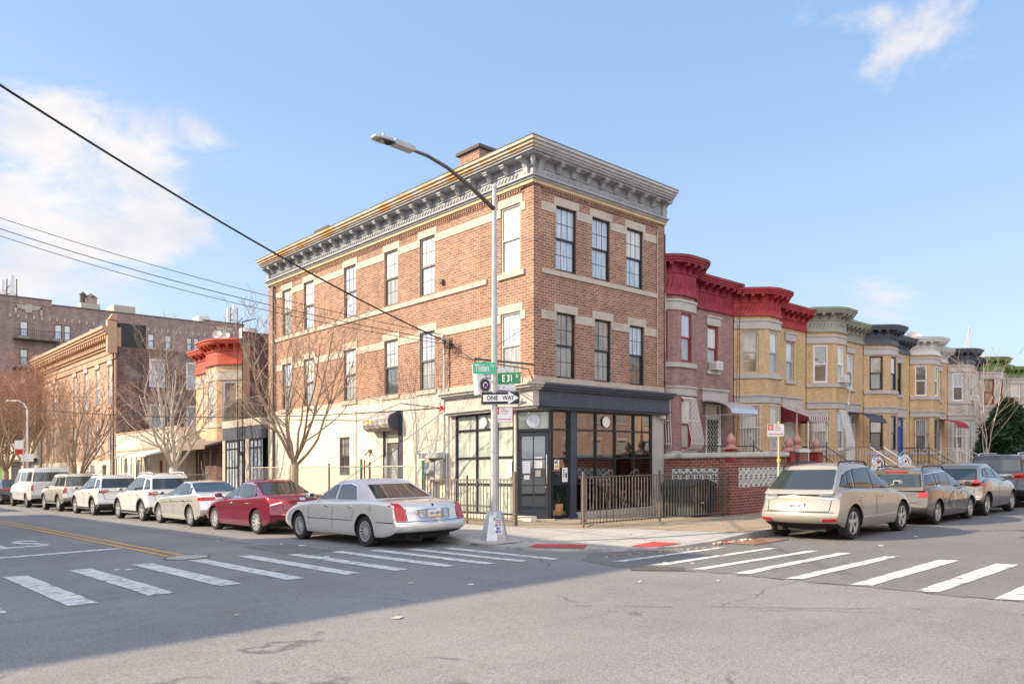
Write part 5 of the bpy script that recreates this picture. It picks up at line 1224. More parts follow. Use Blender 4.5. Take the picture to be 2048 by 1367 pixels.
def make_car(name,label,loc,rz,s):
    root=empty(name,(loc[0],loc[1],0),label,s.get('cat','car'),s.get('group'),rz,world=False)
    wb,ro,fo,Wd,H,wr=s['wb'],s['ro'],s['fo'],s['W'],s['H'],s['wr']; xr,xf=-wb/2-ro,wb/2+fo; Ln=xf-xr
    top=s['top']; gz=s.get('gc',.19)
    rp=s.get('rp',[(0,.10),(.12,.02),(.35,.0),(.5,.03),(.75,.07),(.92,.09),(1,.13)]); fp=s.get('fp',[(0,.12),(.2,.02),(.4,.0),(.75,.03),(.92,.08),(1,.14)])
    wp=[(0,.93),(.035,.945),(.12,.975),(.3,.995),(.55,1.0),(.74,.99),(.90,.965),(.965,.945),(1,.91)]
    As=[0,.008,.03,.06,.11,.18,.26,.34,.42,.5,.58,.66,.74,.81,.88,.94,.975,.992,1]; Bs=[-1,-.955,-.8,-.45,0,.45,.8,.955,1]; Cs=[0,.035,.12,.3,.52,.74,.90,.965,1]
    prr,prf=s.get('pr',.14),s.get('pf',.26)
    def fn(a,bb,c):
        x0=xr+lerp(rp,c)+prr*bb*bb; x1=xf-lerp(fp,c)-prf*bb*bb
        x=x0+a*(x1-x0); xc=xr+a*Ln
        zb=gz+.10*max(0,1-a/.10)**1.5+.08*max(0,(a-.9)/.1)**1.5
        zt=lerp(top,xc)
        nar=1-.04*max(0,1-a/.14)**2-.07*max(0,(a-.86)/.14)**2
        y=bb*Wd/2*lerp(wp,c)*nar
        z=zb+(zt-zb)*c+(.028*(1-bb*bb) if c>.99 else 0)
        return (x,y,z)
    V,F=cage(As,Bs,Cs,fn)
    cut=[(-wb/2,wr,wr+s.get('arch',.055)),(wb/2,wr,wr+s.get('arch',.055))]
    body=evalmesh(V,F,2,cut)
    g=s['gh'] # xb0,xb1,xt0,xt1, zbelt
    xb0,xb1,xt0,xt1,zg=g; wgb,wgt=s.get('wgb',.90),s.get('wgt',.70)
    Ag=[0,.02,.12,.3,.5,.7,.88,.98,1]; Bg=[-1,-.955,-.5,0,.5,.955,1]; Cg=[0,.33,.66,.92,1]
    def gfn(a,bb,c):
        x0=xb0+(xt0-xb0)*c+.10*bb*bb; x1=xb1+(xt1-xb1)*c-.20*bb*bb
        x=x0+a*(x1-x0); zr=H-s.get('rd',.05)*(2*a-.95)**2*1.0-.0*c
        zz=zg+(zr-zg)*c+(.03*(1-bb*bb) if c>.99 else 0)
        y=bb*Wd/2*(wgb+(wgt-wgb)*(c**1.15))*(1-.05*(2*a-1)**4)
        return (x,y,zz)
    V2,F2=cage(Ag,Bg,Cg,gfn); gh=evalmesh(V2,F2,2)
    mb=MB().mat(s['paint']); off=0
    for me,mt in ((body,s['paint']),(gh,s.get('roofpaint',s['paint']))):
        n=len(mb.v); mb.v+=[tuple(v.co) for v in me.vertices]; mb.mat(mt); k=mb.cur; mb.mat(M['black']); kb=mb.cur
        for p in me.polygons:
            f=[n+i for i in p.vertices]; mb.f.append(f); dark=False
            if me is body:
                c=p.center
                for (cx,cz,cr) in cut:
                    d=math.hypot(c.x-cx,c.z-cz)
                    if d<cr+.004 and abs(p.normal.y)<.5: dark=True
                if p.normal.z<-.75 and c.z<gz+.14: dark=True
            mb.m.append(kb if dark else k)
    bvh=BVHTree.FromPolygons(mb.v,mb.f)
    bodyo=mb.build('body',root,smooth='auto')
    # underbody so nothing shows through
    b=MB().mat(M['black']); b.box(xr+.35,xf-.35,-Wd*.30,Wd*.30,.20,.55); b.box(-wb/2-.35,-wb/2+.35,-Wd*.36,Wd*.36,.25,.5); 
    b.tube([(xr+.4,.35,.24),(xr+.12,.35,.26)],.03,8); b.build('underbody',root)
    sides=('L','R')
    def part(nm,m,items,off=.006,parent=None,cell=.06):
        b=MB().mat(M[m] if isinstance(m,str) else m)
        for ax,P in items: decal(b,bvh,ax,P,off,cell)
        if b.v: return b.build(nm,parent or root,smooth=True,merge=True)
    gm=s.get('glass','car_glass')
    # side glass
    wins=s['win']
    for P in wins:
        for ax in sides:
            e=part('side_window',gm,[(ax,P)],.010)
            if e: 
                tr=s.get('trim','black_paint'); b=MB().mat(M[tr]); decal(b,bvh,ax,inset(P,.028),.004,.06)
                if b.v: b.build('window_trim',e,smooth=True,merge=True)
    # windshield / backlight
    rg=s['rearglass']; e=part('rear_window',gm,[('B',rg)],.010)
    b=MB().mat(M['black_paint']); decal(b,bvh,'B',inset(rg,.035),.004); b.build('window_seal',e,smooth=True,merge=True)
    zt=H-.10; w0,w1=Wd/2*.80,Wd/2*.60; part('windshield',gm,[('F',[(-w0,zg+.10),(w0,zg+.10),(w1,zt),(-w1,zt)])],.010)
    # door seams, handles
    seam=[]
    for pl in s.get('seams',[]):
        for q in strip(pl,.015):
            for ax in sides: seam.append((ax,q))
    for pl in s.get('rseams',[]):
        for q in strip(pl,.014): seam.append(('B',q))
    if seam: part('door_seams','black',seam,.0035,bodyo,.12)
    for (hx,hz) in s.get('handles',[]):
        for ax,sg in (('L',1),('R',-1)):
            h=bvh.ray_cast(Vector((hx,sg*6,hz)),Vector((0,-sg,0)))[0]
            if h is None: continue
            b=MB().mat(M[s.get('handlem','chrome')]); b.tube([(hx-.08,h.y,hz),(hx-.07,h.y+sg*.03,hz+.004),(hx+.07,h.y+sg*.03,hz+.004),(hx+.08,h.y,hz)],.014,6); b.build('door_handle',root,smooth=True)
    for nm,m,items in s.get('decals',[]):
        L_=[]
        for ax,P in items:
            if ax=='S': L_+= [('L',P),('R',P)]
            elif ax=='BB': L_+=[('B',P),('B',[(-p[0],p[1]) for p in P][::-1])]
            else: L_.append((ax,P))
        for n_ in range(0,len(L_),1): pass
        if nm in('taillight','headlight','fog_reflector'):
            half=[[q for q in L_ if (q[0]=='L' or (q[0] in 'BF' and sum(p[0] for p in q[1])>0))],[q for q in L_ if (q[0]=='R' or (q[0] in 'BF' and sum(p[0] for p in q[1])<0))]]
            for hf in half:
                if hf: part(nm,m,hf,.012,None,.04)
        else: part(nm,m,L_,s.get('doff',.008) ,None,.05)
    if s.get('lower'):
        z=s['lower']; L_=[]
        for ax in sides: L_.append((ax,[(-wb/2+wr+.06,.20),(wb/2-wr-.06,.20),(wb/2-wr-.06,z),(-wb/2+wr+.06,z)]))
        part('sill_cladding','cladding',L_,.008)
        for ax,sg in (('L',1),('R',-1)):
            for cx in (-wb/2,wb/2):
                b=MB().mat(M['cladding']); rr0,rr1=wr+.055,wr+.12
                Q=[]
                for k in range(19):
                    a=-.12+(math.pi+.24)*k/18; row=[]
                    for q in (rr0,rr1):
                        X,Z=cx+q*math.cos(a),wr+q*math.sin(a); h=bvh.ray_cast(Vector((X,sg*6,Z)),Vector((0,-sg,0)))[0]
                        row.append(None if h is None or abs(h.y)<Wd*.3 else h+Vector((0,sg*.010,0)))
                    Q.append(row)
                for k in range(18):
                    q=[Q[k][0],Q[k][1],Q[k+1][1],Q[k+1][0]]
                    if all(z is not None for z in q): b.poly(q)
                if b.v: b.build('arch_trim',root,smooth=True)
    for (cx) in (-wb/2,wb/2):
        for sg in (1,-1): make_wheel(root,cx,sg*(Wd/2-.045-.11),sg,wr,.22,s.get('ns',10),s.get('sw',.035),s.get('rim','alu'),s.get('rimr',.68),s.get('dbl',False))
    # mirrors
    mx,mz=s.get('mirror',(g[1]-.42,zg+.12))
    for sg in (1,-1):
        y=sg*Wd/2*.90; b=MB().mat(s['paint'] if s.get('mirrorpaint',True) else M['black_paint'])
        V3,F3=cage([0,.5,1],[0,.5,1],[0,.5,1],lambda a,bb,c:(mx-.07+.15*a+(.05*bb),y+sg*(.03+.17*bb),mz-.05+.13*c))
        if sg<0: F3=[f[::-1] for f in F3]
        m3=evalmesh(V3,F3,2); b.v+=[tuple(v.co) for v in m3.vertices]; 
        for p in m3.polygons: b.f.append(list(p.vertices)); b.m.append(0)
        b.tube([(mx+.02,y-sg*.04,mz-.05),(mx+.02,y+sg*.10,mz)],.025,6)
        m_=b.build('mirror',root,smooth=True); b=MB().mat(M['dk_glass']); b.box(mx-.066,mx-.062,y+sg*.07,y+sg*.17,mz-.025,mz+.055); b.build('mirror_glass',m_)
    # number plate
    pz,pw=s.get('plate',(.72,.155)); h=bvh.ray_cast(Vector((-8,0,pz)),Vector((1,0,0)))[0]
    px_=h.x-.018; b=MB().mat(M['black_paint' if s.get('plateframe') else 'white_flat']); b.box(px_-.004,px_+.02,-pw-.01,pw+.01,pz-.085,pz+.085); b.mat(M[s.get('platem','white_flat')]); b.box(px_-.008,px_-.004,-pw,pw,pz-.075,pz+.075)
    if s.get('plateband'): b.mat(M[s['plateband']]); b.box(px_-.010,px_-.008,-pw,pw,pz-.075,pz-.045)
    p=b.build('number_plate',root)
    if s.get('ptext'): text('lettering',s['ptext'],.085,(px_-.009,0,pz+.005),(0,-1,0),(0,0,1),M['navy_flat'],p,'CENTER',.85,bold=.001)
    # roof rails
    if s.get('rails'):
        for sg in (1,-1):
            y=sg*Wd/2*s['rails']; b=MB().mat(M[s.get('railm','black_paint')]); P=[(xt0+.15,y,H-.05),(xt0+.25,y,H+.035),(xt0+(xt1-xt0)*.5,y,H+.055),(xt1-.3,y,H+.03),(xt1-.18,y,H-.05)]; b.tube(P,.022,6); b.build('roof_rail',root,smooth=True)
    if s.get('extra'): s['extra'](root,bvh)
    bpy.data.meshes.remove(body); bpy.data.meshes.remove(gh)
    return root
m,nt,b=_nt('car_glass'); b.inputs['Base Color'].default_value=(.03,.04,.045,1); b.inputs['Roughness'].default_value=.02; b.inputs['IOR'].default_value=1.85; M['car_glass']=m
N_=nt.nodes; L_=nt.links; tr=N_.new('ShaderNodeBsdfTransparent'); tr.inputs[0].default_value=(.75,.82,.80,1); ms=N_.new('ShaderNodeMixShader'); ms.inputs[0].default_value=.80
M['cladding']=mat('cladding',(.045,.045,.048),.6,var=.15,vs=6)
M['matte_grey']=mat('matte_grey',(.30,.27,.26),.45,metal=.3)
def B2(x0,x1,z0,z1,skew=0): return [(x0,z0),(x1,z0),(x1+skew,z1),(x0+skew,z1)]
silver=paint('silver',(.66,.66,.63),.22,.35); vinyl=mat('vinyl_roof',(.52,.49,.52),.6,var=.05,bump=.1,bs=200)
def townextra(root,bvh):
    b=MB().mat(M['chrome']); x=-2.62
    P=[(-.43,.63),(.43,.63),(.46,.84),(-.46,.84)]
    for q in strip(P+[P[0]],.018): decal(b,bvh,'B',q,.014,.06)
    b.build('plate_surround',root,smooth=True)
    b=MB().mat(M['clear_light']); [decal(b,bvh,'B',B2(s,s+.14,.66,.81),.012) for s in (-.38,.24)]; b.build('reverse_light',root,smooth=True)
    b=MB().mat(M['navy_flat']); decal(b,bvh,'B',B2(-.02,.02,.90,.95),.012,.02); b.build('badge',root)
car=make_car
M['silver_seam']=paint('silver_seam',(.60,.60,.57),.3,.5)
SPEC={}
SPEC['town']=dict(
 wb=2.99,ro=1.42,fo=1.06,W=1.98,H=1.47,wr=.345,paint=silver,roofpaint=vinyl,pr=.20,gc=.22,
 top=[(-3.0,.92),(-2.75,.99),(-2.3,1.02),(-1.6,1.03),(-.8,1.0),(1.0,.98),(1.3,.97),(1.8,.92),(2.3,.83),(2.6,.70)],
 rp=[(0,.16),(.12,.03),(.30,.0),(.44,.02),(.5,.10),(.75,.13),(.92,.16),(1,.22)],
 gh=(-1.98,1.16,-1.00,.22,.94),wgb=.91,wgt=.71,rd=.04,arch=.05,
 win=[[(-1.05,1.03),(-.20,1.03),(-.20,1.37),(-.62,1.385),(-.86,1.33)],[(-.11,1.03),(.86,1.03),(.60,1.19),(.30,1.33),(-.11,1.375)]],trim='chrome',
 rearglass=[(-.72,1.07),(.72,1.07),(.56,1.36),(-.56,1.36)],
 seams=[[(-.15,.28),(-.155,1.0)],[(.98,.28),(.96,.97)],[(-1.08,1.0),(-1.07,.80),(-1.02,.62)],[(-2.85,.56),(-1.98,.56)],[(-1.06,.57),(1.0,.57)]],
 rseams=[[(-.68,.60),(-.68,.98)],[(.68,.60),(.68,.98)],[(-.9,.585),(.9,.585)]],
 handles=[(-.92,.88),(.12,.88)],ns=14,sw=.020,rimr=.66,
 decals=[('taillight','red_light',[('BB',[(.70,.605),(.965,.605),(.965,.80),(.93,.93),(.86,.985),(.76,.97),(.70,.85)]),('S',[(-2.92,.605),(-2.62,.605),(-2.68,.85),(-2.72,.96),(-2.92,.96)])]),
         ('bumper_strip','chrome',[('B',B2(-.93,.93,.555,.57)),('S',B2(-2.85,-1.98,.565,.578))]),('fuel_door','silver_seam',[('S',[(-1.72+.075*math.cos(a*.52),.86+.075*math.sin(a*.52)) for a in range(12)])]),('plate_recess','matte_grey',[('B',[(-.43,.63),(.43,.63),(.45,.83),(-.45,.83)])])],
 plate=(.735,.16),ptext='LW1-2072',plateband='yellow_flat',mirror=(.80,1.10),extra=townextra)
def sedan(p,**k):
    d=dict(wb=2.78,ro=1.08,fo=.98,W=1.83,H=1.46,wr=.335,paint=p,pr=.22,pf=.28,gc=.20,
     top=[(-2.5,.98),(-2.3,1.055),(-1.9,1.06),(-1.2,1.02),(.9,.94),(1.3,.93),(1.8,.86),(2.2,.74),(2.4,.62)],
     rp=[(0,.20),(.14,.04),(.32,.0),(.5,.03),(.72,.10),(.92,.10),(1,.14)],
     gh=(-1.98,1.32,-.86,.22,.90),wgb=.90,wgt=.66,rd=.07,
     win=[[(-1.22,1.02),(-1.05,1.02),(-.98,1.30),(-1.10,1.20)],[(-.98,1.01),(-.12,.98),(-.10,1.36),(-.60,1.37),(-.92,1.31)],[(-.03,.98),(1.02,.97),(.55,1.20),(.15,1.34),(-.02,1.36)]],
     rearglass=[(-.66,1.09),(.66,1.09),(.53,1.37),(-.53,1.37)],
     seams=[[(-.07,.26),(-.08,.97)],[(1.0,.3),(1.08,.8),(1.06,.93)],[(-1.12,.98),(-1.05,.75),(-.95,.62)],[(-1.7,.82),(-.5,.78),(1.0,.74)]],
     rseams=[[(-.55,.66),(-.52,.98)],[(.55,.66),(.52,.98)],[(-.55,.66),(.55,.66)]],
     handles=[(-.90,.83),(.14,.82)],handlem='chrome',ns=10,sw=.03,plate=(.80,.155))
    d.update(k); return d
wine=paint('wine',(.20,.012,.035),.22,.35)
def camryx(root,bvh):
    b=MB().mat(M['chrome']); decal(b,bvh,'B',[(.09*math.cos(a*.524),.95+.045*math.sin(a*.524)) for a in range(12)],.014,.03)
    for q in strip([(-.55,.88),(-.85,.80)],.03)+strip([(.55,.88),(.85,.80)],.03): decal(b,bvh,'B',q,.016,.06)
    b.build('badge_trim',root)
SPEC['camry']=sedan(wine,trim='chrome',ns=10,sw=.035,decals=[('taillight','red_light',[('BB',[(.40,.84),(.60,.80),(.80,.78),(.92,.86),(.92,.96),(.62,.96),(.42,.93)]),('S',[(-2.40,.82),(-2.20,.84),(-1.95,.95),(-2.05,.985),(-2.40,.97)])]),('rear_valance','black_paint',[('B',B2(-.7,.7,.24,.40))])],extra=camryx,plate=(.78,.155))
SPEC['audi']=sedan(paint('champagne_silver',(.66,.65,.62),.2,.5),W=1.84,H=1.42,trim='chrome',ns=10,sw=.028,dbl=False,decals=[('taillight','red_light',[('BB',[(.42,.84),(.86,.82),(.92,.93),(.45,.94)]),('S',[(-2.40,.83),(-2.02,.84),(-2.08,.94),(-2.40,.94)])]),('rear_valance','black_paint',[('B',B2(-.75,.75,.24,.40)),('S',[(-2.6,.24),(-1.9,.24),(-2.0,.34),(-2.6,.40)])]),('bumper_strip','chrome',[('B',B2(-.8,.8,.405,.425))])])
def suv(p,**k):
    d=dict(wb=2.66,ro=.98,fo=.95,W=1.85,H=1.68,wr=.36,paint=p,pr=.20,pf=.30,gc=.24,cat='car',
     top=[(-2.35,1.02),(-2.15,1.10),(-1.5,1.12),(.9,1.04),(1.3,1.02),(1.8,.96),(2.15,.82),(2.3,.7)],
     rp=[(0,.18),(.14,.04),(.3,.0),(.44,.03),(.55,.12),(.9,.14),(1,.18)],
     gh=(-2.24,1.22,-1.72,.16,.98),wgb=.91,wgt=.68,rd=.07,
     win=[[(-1.86,1.16),(-1.38,1.14),(-1.30,1.50),(-1.62,1.44)],[(-1.20,1.12),(-.28,1.10),(-.26,1.54),(-1.10,1.53)],[(-.18,1.10),(.92,1.08),(.50,1.35),(.20,1.50),(-.18,1.54)]],
     rearglass=[(-.70,1.14),(.70,1.14),(.60,1.50),(-.60,1.50)],
     seams=[[(-.22,.3),(-.23,1.08)],[(.92,.3),(.98,1.0)],[(-1.25,1.08),(-1.12,.85),(-.95,.65)]],
     rseams=[[(-.62,.66),(-.70,1.05)],[(.62,.66),(.70,1.05)],[(-.62,.66),(.62,.66)]],
     handles=[(-1.0,.93),(.0,.92)],handlem='chrome',ns=5,sw=.045,dbl=True,plate=(.80,.155),rails=.60,railm='alu')
    d.update(k); return d
white=paint('white',(.70,.70,.70),.2,.0); white2=paint('pearl_white',(.68,.68,.68),.2,.0)
SPEC['rav']=suv(white,lower=.36,decals=[('taillight','red_clear',[('BB',[(.38,.98),(.62,.92),(.88,.93),(.90,1.05),(.62,1.06)]),('S',[(-2.30,.94),(-1.98,.98),(-1.85,1.06),(-2.3,1.06)])]),('rear_valance','cladding',[('B',B2(-.85,.85,.22,.50)),('S',[(-2.5,.22),(-1.72,.22),(-1.80,.48),(-2.5,.56)])])],ns=5,sw=.05)
M['red_clear']=mat('red_clear',(.42,.10,.10),.12,var=.2,vs=9,coat=.6)
SPEC['equi']=suv(white2,lower=.34,H=1.66,decals=[('taillight','red_light',[('BB',[(.44,.98),(.66,.92),(.90,.95),(.90,1.06),(.50,1.05)]),('S',[(-2.30,.95),(-1.95,1.0),(-1.95,1.05),(-2.3,1.07)])]),('rear_valance','cladding',[('B',B2(-.85,.85,.22,.48)),('S',[(-2.5,.22),(-1.72,.22),(-1.80,.46),(-2.5,.50)])])],ns=5,sw=.04)
SPEC['runner']=suv(paint('beige_silver',(.58,.56,.50),.3,.4),H=1.74,W=1.80,wr=.375,gc=.34,wb=2.68,ro=1.02,fo=.92,pr=.10,pf=.2,
 top=[(-2.4,1.08),(-2.2,1.14),(.6,1.12),(.95,1.12),(1.7,1.06),(2.1,1.0),(2.3,.88)],rp=[(0,.14),(.14,.02),(.3,.0),(.42,.02),(.5,.10),(1,.12)],
 gh=(-2.24,.98,-2.05,.30,1.0),wgb=.92,wgt=.76,rd=.03,win=[[(-2.02,1.20),(-1.20,1.20),(-1.20,1.58),(-1.95,1.58)],[(-1.08,1.20),(-.32,1.20),(-.32,1.58),(-1.04,1.58)],[(-.22,1.20),(.66,1.20),(.32,1.52),(.22,1.58),(-.22,1.58)]],
 rearglass=[(-.72,1.18),(.72,1.18),(.66,1.60),(-.66,1.60)],glass='car_glass',lower=.48,ns=6,sw=.06,dbl=False,decals=[('taillight','red_light',[('BB',B2(.70,.86,.86,1.10)),('S',B2(-2.34,-2.16,.86,1.10))]),('rear_bumper','matte_grey',[('B',B2(-.9,.9,.48,.64)),('S',B2(-2.45,-1.85,.48,.64))])],plate=(.78,.155),railm='black_paint')
def vanx(root,bvh):
    b=MB().mat(M['alu']); 
    decal(b,bvh,'B',B2(-.95,.95,.50,.68),.02); b.build('bumper',root,smooth=True)
    b=MB().mat(M['black_paint']); 
    for z in (1.35,1.05): b.box(-2.97,-2.93,-.80,-.74,z,z+.08)
    b.build('door_hinge',root)
SPEC['van']=dict(cat='van',wb=3.50,ro=1.18,fo=.82,W=2.0,H=2.08,wr=.37,paint=white,pr=.06,pf=.22,gc=.38,
 top=[(-3.0,1.30),(-2.8,1.34),(1.2,1.30),(1.7,1.26),(2.1,1.16),(2.4,1.06),(2.6,.92)],rp=[(0,.10),(.12,.02),(.25,.0),(.32,.02),(.4,.05),(1,.06)],wp=None,
 gh=(-2.86,1.80,-2.74,.95,1.18),wgb=.95,wgt=.80,rd=.02,win=[[(-2.55,1.40),(-1.40,1.40),(-1.38,1.86),(-2.48,1.86)],[(-1.25,1.40),(-.20,1.40),(-.20,1.86),(-1.22,1.86)],[(.15,1.36),(1.45,1.32),(1.10,1.80),(.15,1.86)]],
 rearglass=[(-.82,1.38),(.82,1.38),(.76,1.84),(-.76,1.84)],seams=[[(.05,.45),(.05,1.9)],[(1.3,.45),(1.35,1.3)]],rseams=[[(0,.7),(0,1.95)],[(-.84,.7),(-.84,1.3)],[(.84,.7),(.84,1.3)]],handles=[(.2,1.1)],handlem='black_paint',ns=8,sw=.05,rimr=.6,rim='matte_grey',
 decals=[('taillight','red_light',[('BB',B2(.84,.95,.90,1.18)),('S',B2(-2.94,-2.84,.90,1.18))])],plate=(.62,.155),lower=None,extra=vanx,mirrorpaint=False)
M['car_dark']=paint('dark_grey',(.035,.037,.04),.25,.5)
gold=paint('champagne',(.38,.355,.31),.28,.3)
def lexx(root,bvh):
    b=MB().mat(gold); b.hexa([(-2.02,-.62,1.585),(-1.72,-.62,1.60),(-1.72,.62,1.60),(-2.02,.62,1.585),(-2.0,-.60,1.62),(-1.70,-.60,1.655),(-1.70,.60,1.655),(-2.0,.60,1.62)]); b.build('spoiler',root,smooth=False)
    b=MB().mat(M['red_light']); b.box(-2.025,-2.018,-.16,.16,1.592,1.612); b.build('brake_light',root)
    b=MB().mat(M['black_paint']); h=bvh.ray_cast(Vector((-8,.0,1.10)),Vector((1,0,0)))[0]; b.tube([(h.x-.03,-.05,1.10),(h.x-.01,.38,1.16)],.012,5); b.build('wiper',root)
    b=MB().mat(M['chrome']); decal(b,bvh,'B',B2(-.30,.30,.85,.868),.012)
    for s in (-1,1): decal(b,bvh,'B',[(s*.0+.085*math.cos(a*.524),.955+.06*math.sin(a*.524)) for a in range(12)],.014,.03) if s>0 else None
    b.build('tailgate_trim',root)
    b=MB().mat(M['chrome']); b.lathe([(.045,0),(.055,.0),(.055,.14),(.045,.14)],(-2.22,-.55,.26),'x',16); b.build('exhaust_tip',root)
    b=MB().mat(M['white_flat']); decal(b,bvh,'B',B2(-.20,.12,1.28,1.46),.004); b.build('window_sticker',root)
SPEC['lexus']=suv(gold,wb=2.72,ro=.98,fo=.98,H=1.66,W=1.86,wr=.365,ns=5,sw=.04,dbl=True,railm='black_paint',rails=.62,
 gh=(-2.28,1.28,-1.62,.20,1.0),top=[(-2.4,1.0),(-2.2,1.10),(-1.5,1.12),(.9,1.03),(1.3,1.0),(1.8,.93),(2.15,.80),(2.3,.7)],
 win=[[(-1.80,1.18),(-1.50,1.15),(-1.42,1.42),(-1.52,1.40)],[(-1.44,1.15),(-1.22,1.13),(-1.10,1.50),(-1.34,1.45)],[(-1.12,1.13),(-.30,1.10),(-.26,1.55),(-1.02,1.52)],[(-.20,1.10),(.98,1.07),(.55,1.34),(.20,1.50),(-.18,1.555)]],
 rearglass=[(-.74,1.12),(.74,1.12),(.62,1.52),(-.62,1.52)],
 decals=[('taillight','clear_light',[('BB',[(.46,.92),(.66,.88),(.90,.90),(.90,1.06),(.62,1.06),(.50,1.02)]),('S',[(-2.40,.90),(-2.05,.92),(-1.88,.99),(-2.0,1.04),(-2.40,1.06)])]),('fog_reflector','red_light',[('BB',[(.56,.41),(.86,.43),(.84,.49),(.60,.48)])]),('side_moulding','alu',[('S',B2(-.95,.90,.455,.50))]),('rear_valance','cladding',[('B',B2(-.8,.8,.22,.31))])],
 seams=[[(-.22,.3),(-.23,1.08)],[(.98,.3),(1.02,1.0)],[(-1.25,1.08),(-1.12,.85),(-.95,.65)]],rseams=[[(-.70,.64),(-.72,.92)],[(.70,.64),(.72,.92)],[(-.70,.64),(.70,.64)],[(-.93,.62),(.93,.62)]],
 plate=(.745,.17),ptext='HEP-1397',mirror=(.88,1.16))
def dentx(root,bvh):
    rr=random.Random(4); b=MB().mat(brn)
    P=[(-.62,.50),(-.30,.40),(.30,.36),(.82,.42),(.86,.66),(.60,.84),(.22,.74),(-.05,.86),(-.40,.78)]
    n=len(b.v); decal(b,bvh,'R',P,.004,.2); mem={}
    for i in range(n,len(b.v)):
        v=b.v[i]; k=(round(v[0],3),round(v[2],3)); e_=min(1,min(abs(v[0]-q[0])+abs(v[2]-q[1]) for q in P)*4)
        if k not in mem: mem[k]=rr.random()
        b.v[i]=(v[0],v[1]-.004-.016*mem[k]*e_,v[2])
    b.build('dented_panel',root)
    h=bvh.ray_cast(Vector((-8,0,1.40)),Vector((1,0,0)))[0]; b=MB().mat(M['red_light']); b.box(h.x-.02,h.x+.02,-.28,.28,1.385,1.415) ; b.build('brake_light',root)
M['dented']=mat('dented',(.15,.13,.11),.22,metal=.6,var=.3,vs=7,coat=.5)
brn=paint('grey_brown',(.15,.132,.115),.2,.5)
SPEC['wagon']=suv(brn,wb=2.58,ro=1.02,fo=.92,H=1.49,W=1.78,wr=.32,gc=.2,
 top=[(-2.4,.90),(-2.2,.97),(-1.5,1.0),(.9,.93),(1.3,.91),(1.8,.85),(2.1,.74),(2.25,.62)],gh=(-2.20,1.22,-1.82,.10,.90),wgt=.68,
 win=[[(-1.88,1.03),(-1.28,1.02),(-1.22,1.34),(-1.72,1.32)],[(-1.18,1.02),(-.95,1.01),(-.90,1.36),(-1.14,1.35)],[(-.92,1.01),(-.26,.99),(-.24,1.38),(-.86,1.36)],[(-.18,.99),(.92,.96),(.50,1.20),(.18,1.34),(-.16,1.38)]],trim='chrome',
 rearglass=[(-.66,1.02),(.66,1.02),(.56,1.32),(-.56,1.32)],
 seams=[[(-.20,.26),(-.22,.97)],[(.92,.3),(.98,.92)],[(-1.15,.98),(-1.05,.75),(-.9,.6)]],rseams=[[(-.62,.60),(.62,.60)]],handles=[(-.96,.86),(.02,.84)],
 decals=[('taillight','red_light',[('BB',[(.62,.74),(.88,.75),(.88,.88),(.66,.89)]),('S',[(-2.40,.76),(-2.02,.77),(-2.10,.87),(-2.4,.89)])]),('rear_valance','cladding',[('B',B2(-.8,.8,.22,.34))])],ns=5,sw=.05,dbl=False,plate=(.56,.155),mirror=(.80,1.02),extra=dentx,rails=.64,railm='black_paint')
SPEC['juke']=suv(paint('warm_grey',(.27,.235,.20),.2,.5),wb=2.53,ro=.82,fo=.82,H=1.56,W=1.78,wr=.345,gc=.24,pr=.30,
 top=[(-2.1,.92),(-1.9,1.06),(-1.4,1.12),(.8,1.05),(1.2,1.03),(1.6,.96),(1.95,.8)],gh=(-1.98,1.15,-1.30,.15,.98),wgt=.62,
 win=[[(-1.30,1.18),(-.98,1.15),(-.90,1.40),(-1.08,1.36)],[(-.88,1.15),(-.30,1.12),(-.28,1.44),(-.82,1.41)],[(-.20,1.12),(.84,1.09),(.46,1.30),(.15,1.42),(-.2,1.45)]],
 rearglass=[(-.66,1.10),(.66,1.10),(.54,1.40),(-.54,1.40)],handles=[(-.0,.95)],
 decals=[('taillight','red_light',[('BB',[(.50,.92),(.84,.90),(.86,.99),(.72,1.03),(.80,1.14),(.72,1.14),(.60,1.0)]),('S',[(-2.1,.92),(-1.66,.94),(-1.72,1.0),(-1.85,1.05),(-2.1,1.12)])]),('bumper_strip','alu',[('BB',B2(.30,.80,.50,.60)),]),('rear_valance','cladding',[('B',B2(-.8,.8,.26,.46))])],ns=6,sw=.035,dbl=False,plate=(.84,.155),plateband='yellow_flat',platem='white_flat',rails=None)
SPEC['bigsuv']=suv(paint('black_blue',(.03,.035,.05),.18,.4),wb=3.0,ro=1.15,fo=.95,H=1.84,W=2.0,wr=.39,gc=.3,pr=.12,
 top=[(-2.8,1.12),(-2.6,1.20),(.9,1.16),(1.3,1.14),(2.0,1.08),(2.4,.9)],gh=(-2.58,1.20,-2.30,.25,1.08),wgb=.93,wgt=.74,
 win=[[(-2.25,1.28),(-1.30,1.26),(-1.28,1.66),(-2.15,1.64)],[(-1.18,1.24),(-.30,1.22),(-.28,1.68),(-1.12,1.67)],[(-.2,1.22),(.95,1.2),(.52,1.48),(.25,1.64),(-.2,1.68)]],
 rearglass=[(-.78,1.26),(.78,1.26),(.70,1.66),(-.70,1.66)],decals=[('taillight','red_light',[('BB',[(.50,1.02),(.95,1.0),(.95,1.18),(.58,1.2)]),('S',[(-2.75,1.0),(-2.4,1.02),(-2.45,1.18),(-2.75,1.18)])]),('tailgate_strip','alu',[('B',B2(-.5,.5,1.10,1.16))])],plate=(.85,.155))
SPEC['dark']=sedan(M['car_dark'],decals=[('taillight','red_light',[('BB',[(.50,.84),(.90,.82),(.90,.95),(.55,.96)])])])
gl='cars parked along the avenue kerb'; gr='cars parked along the side street kerb'
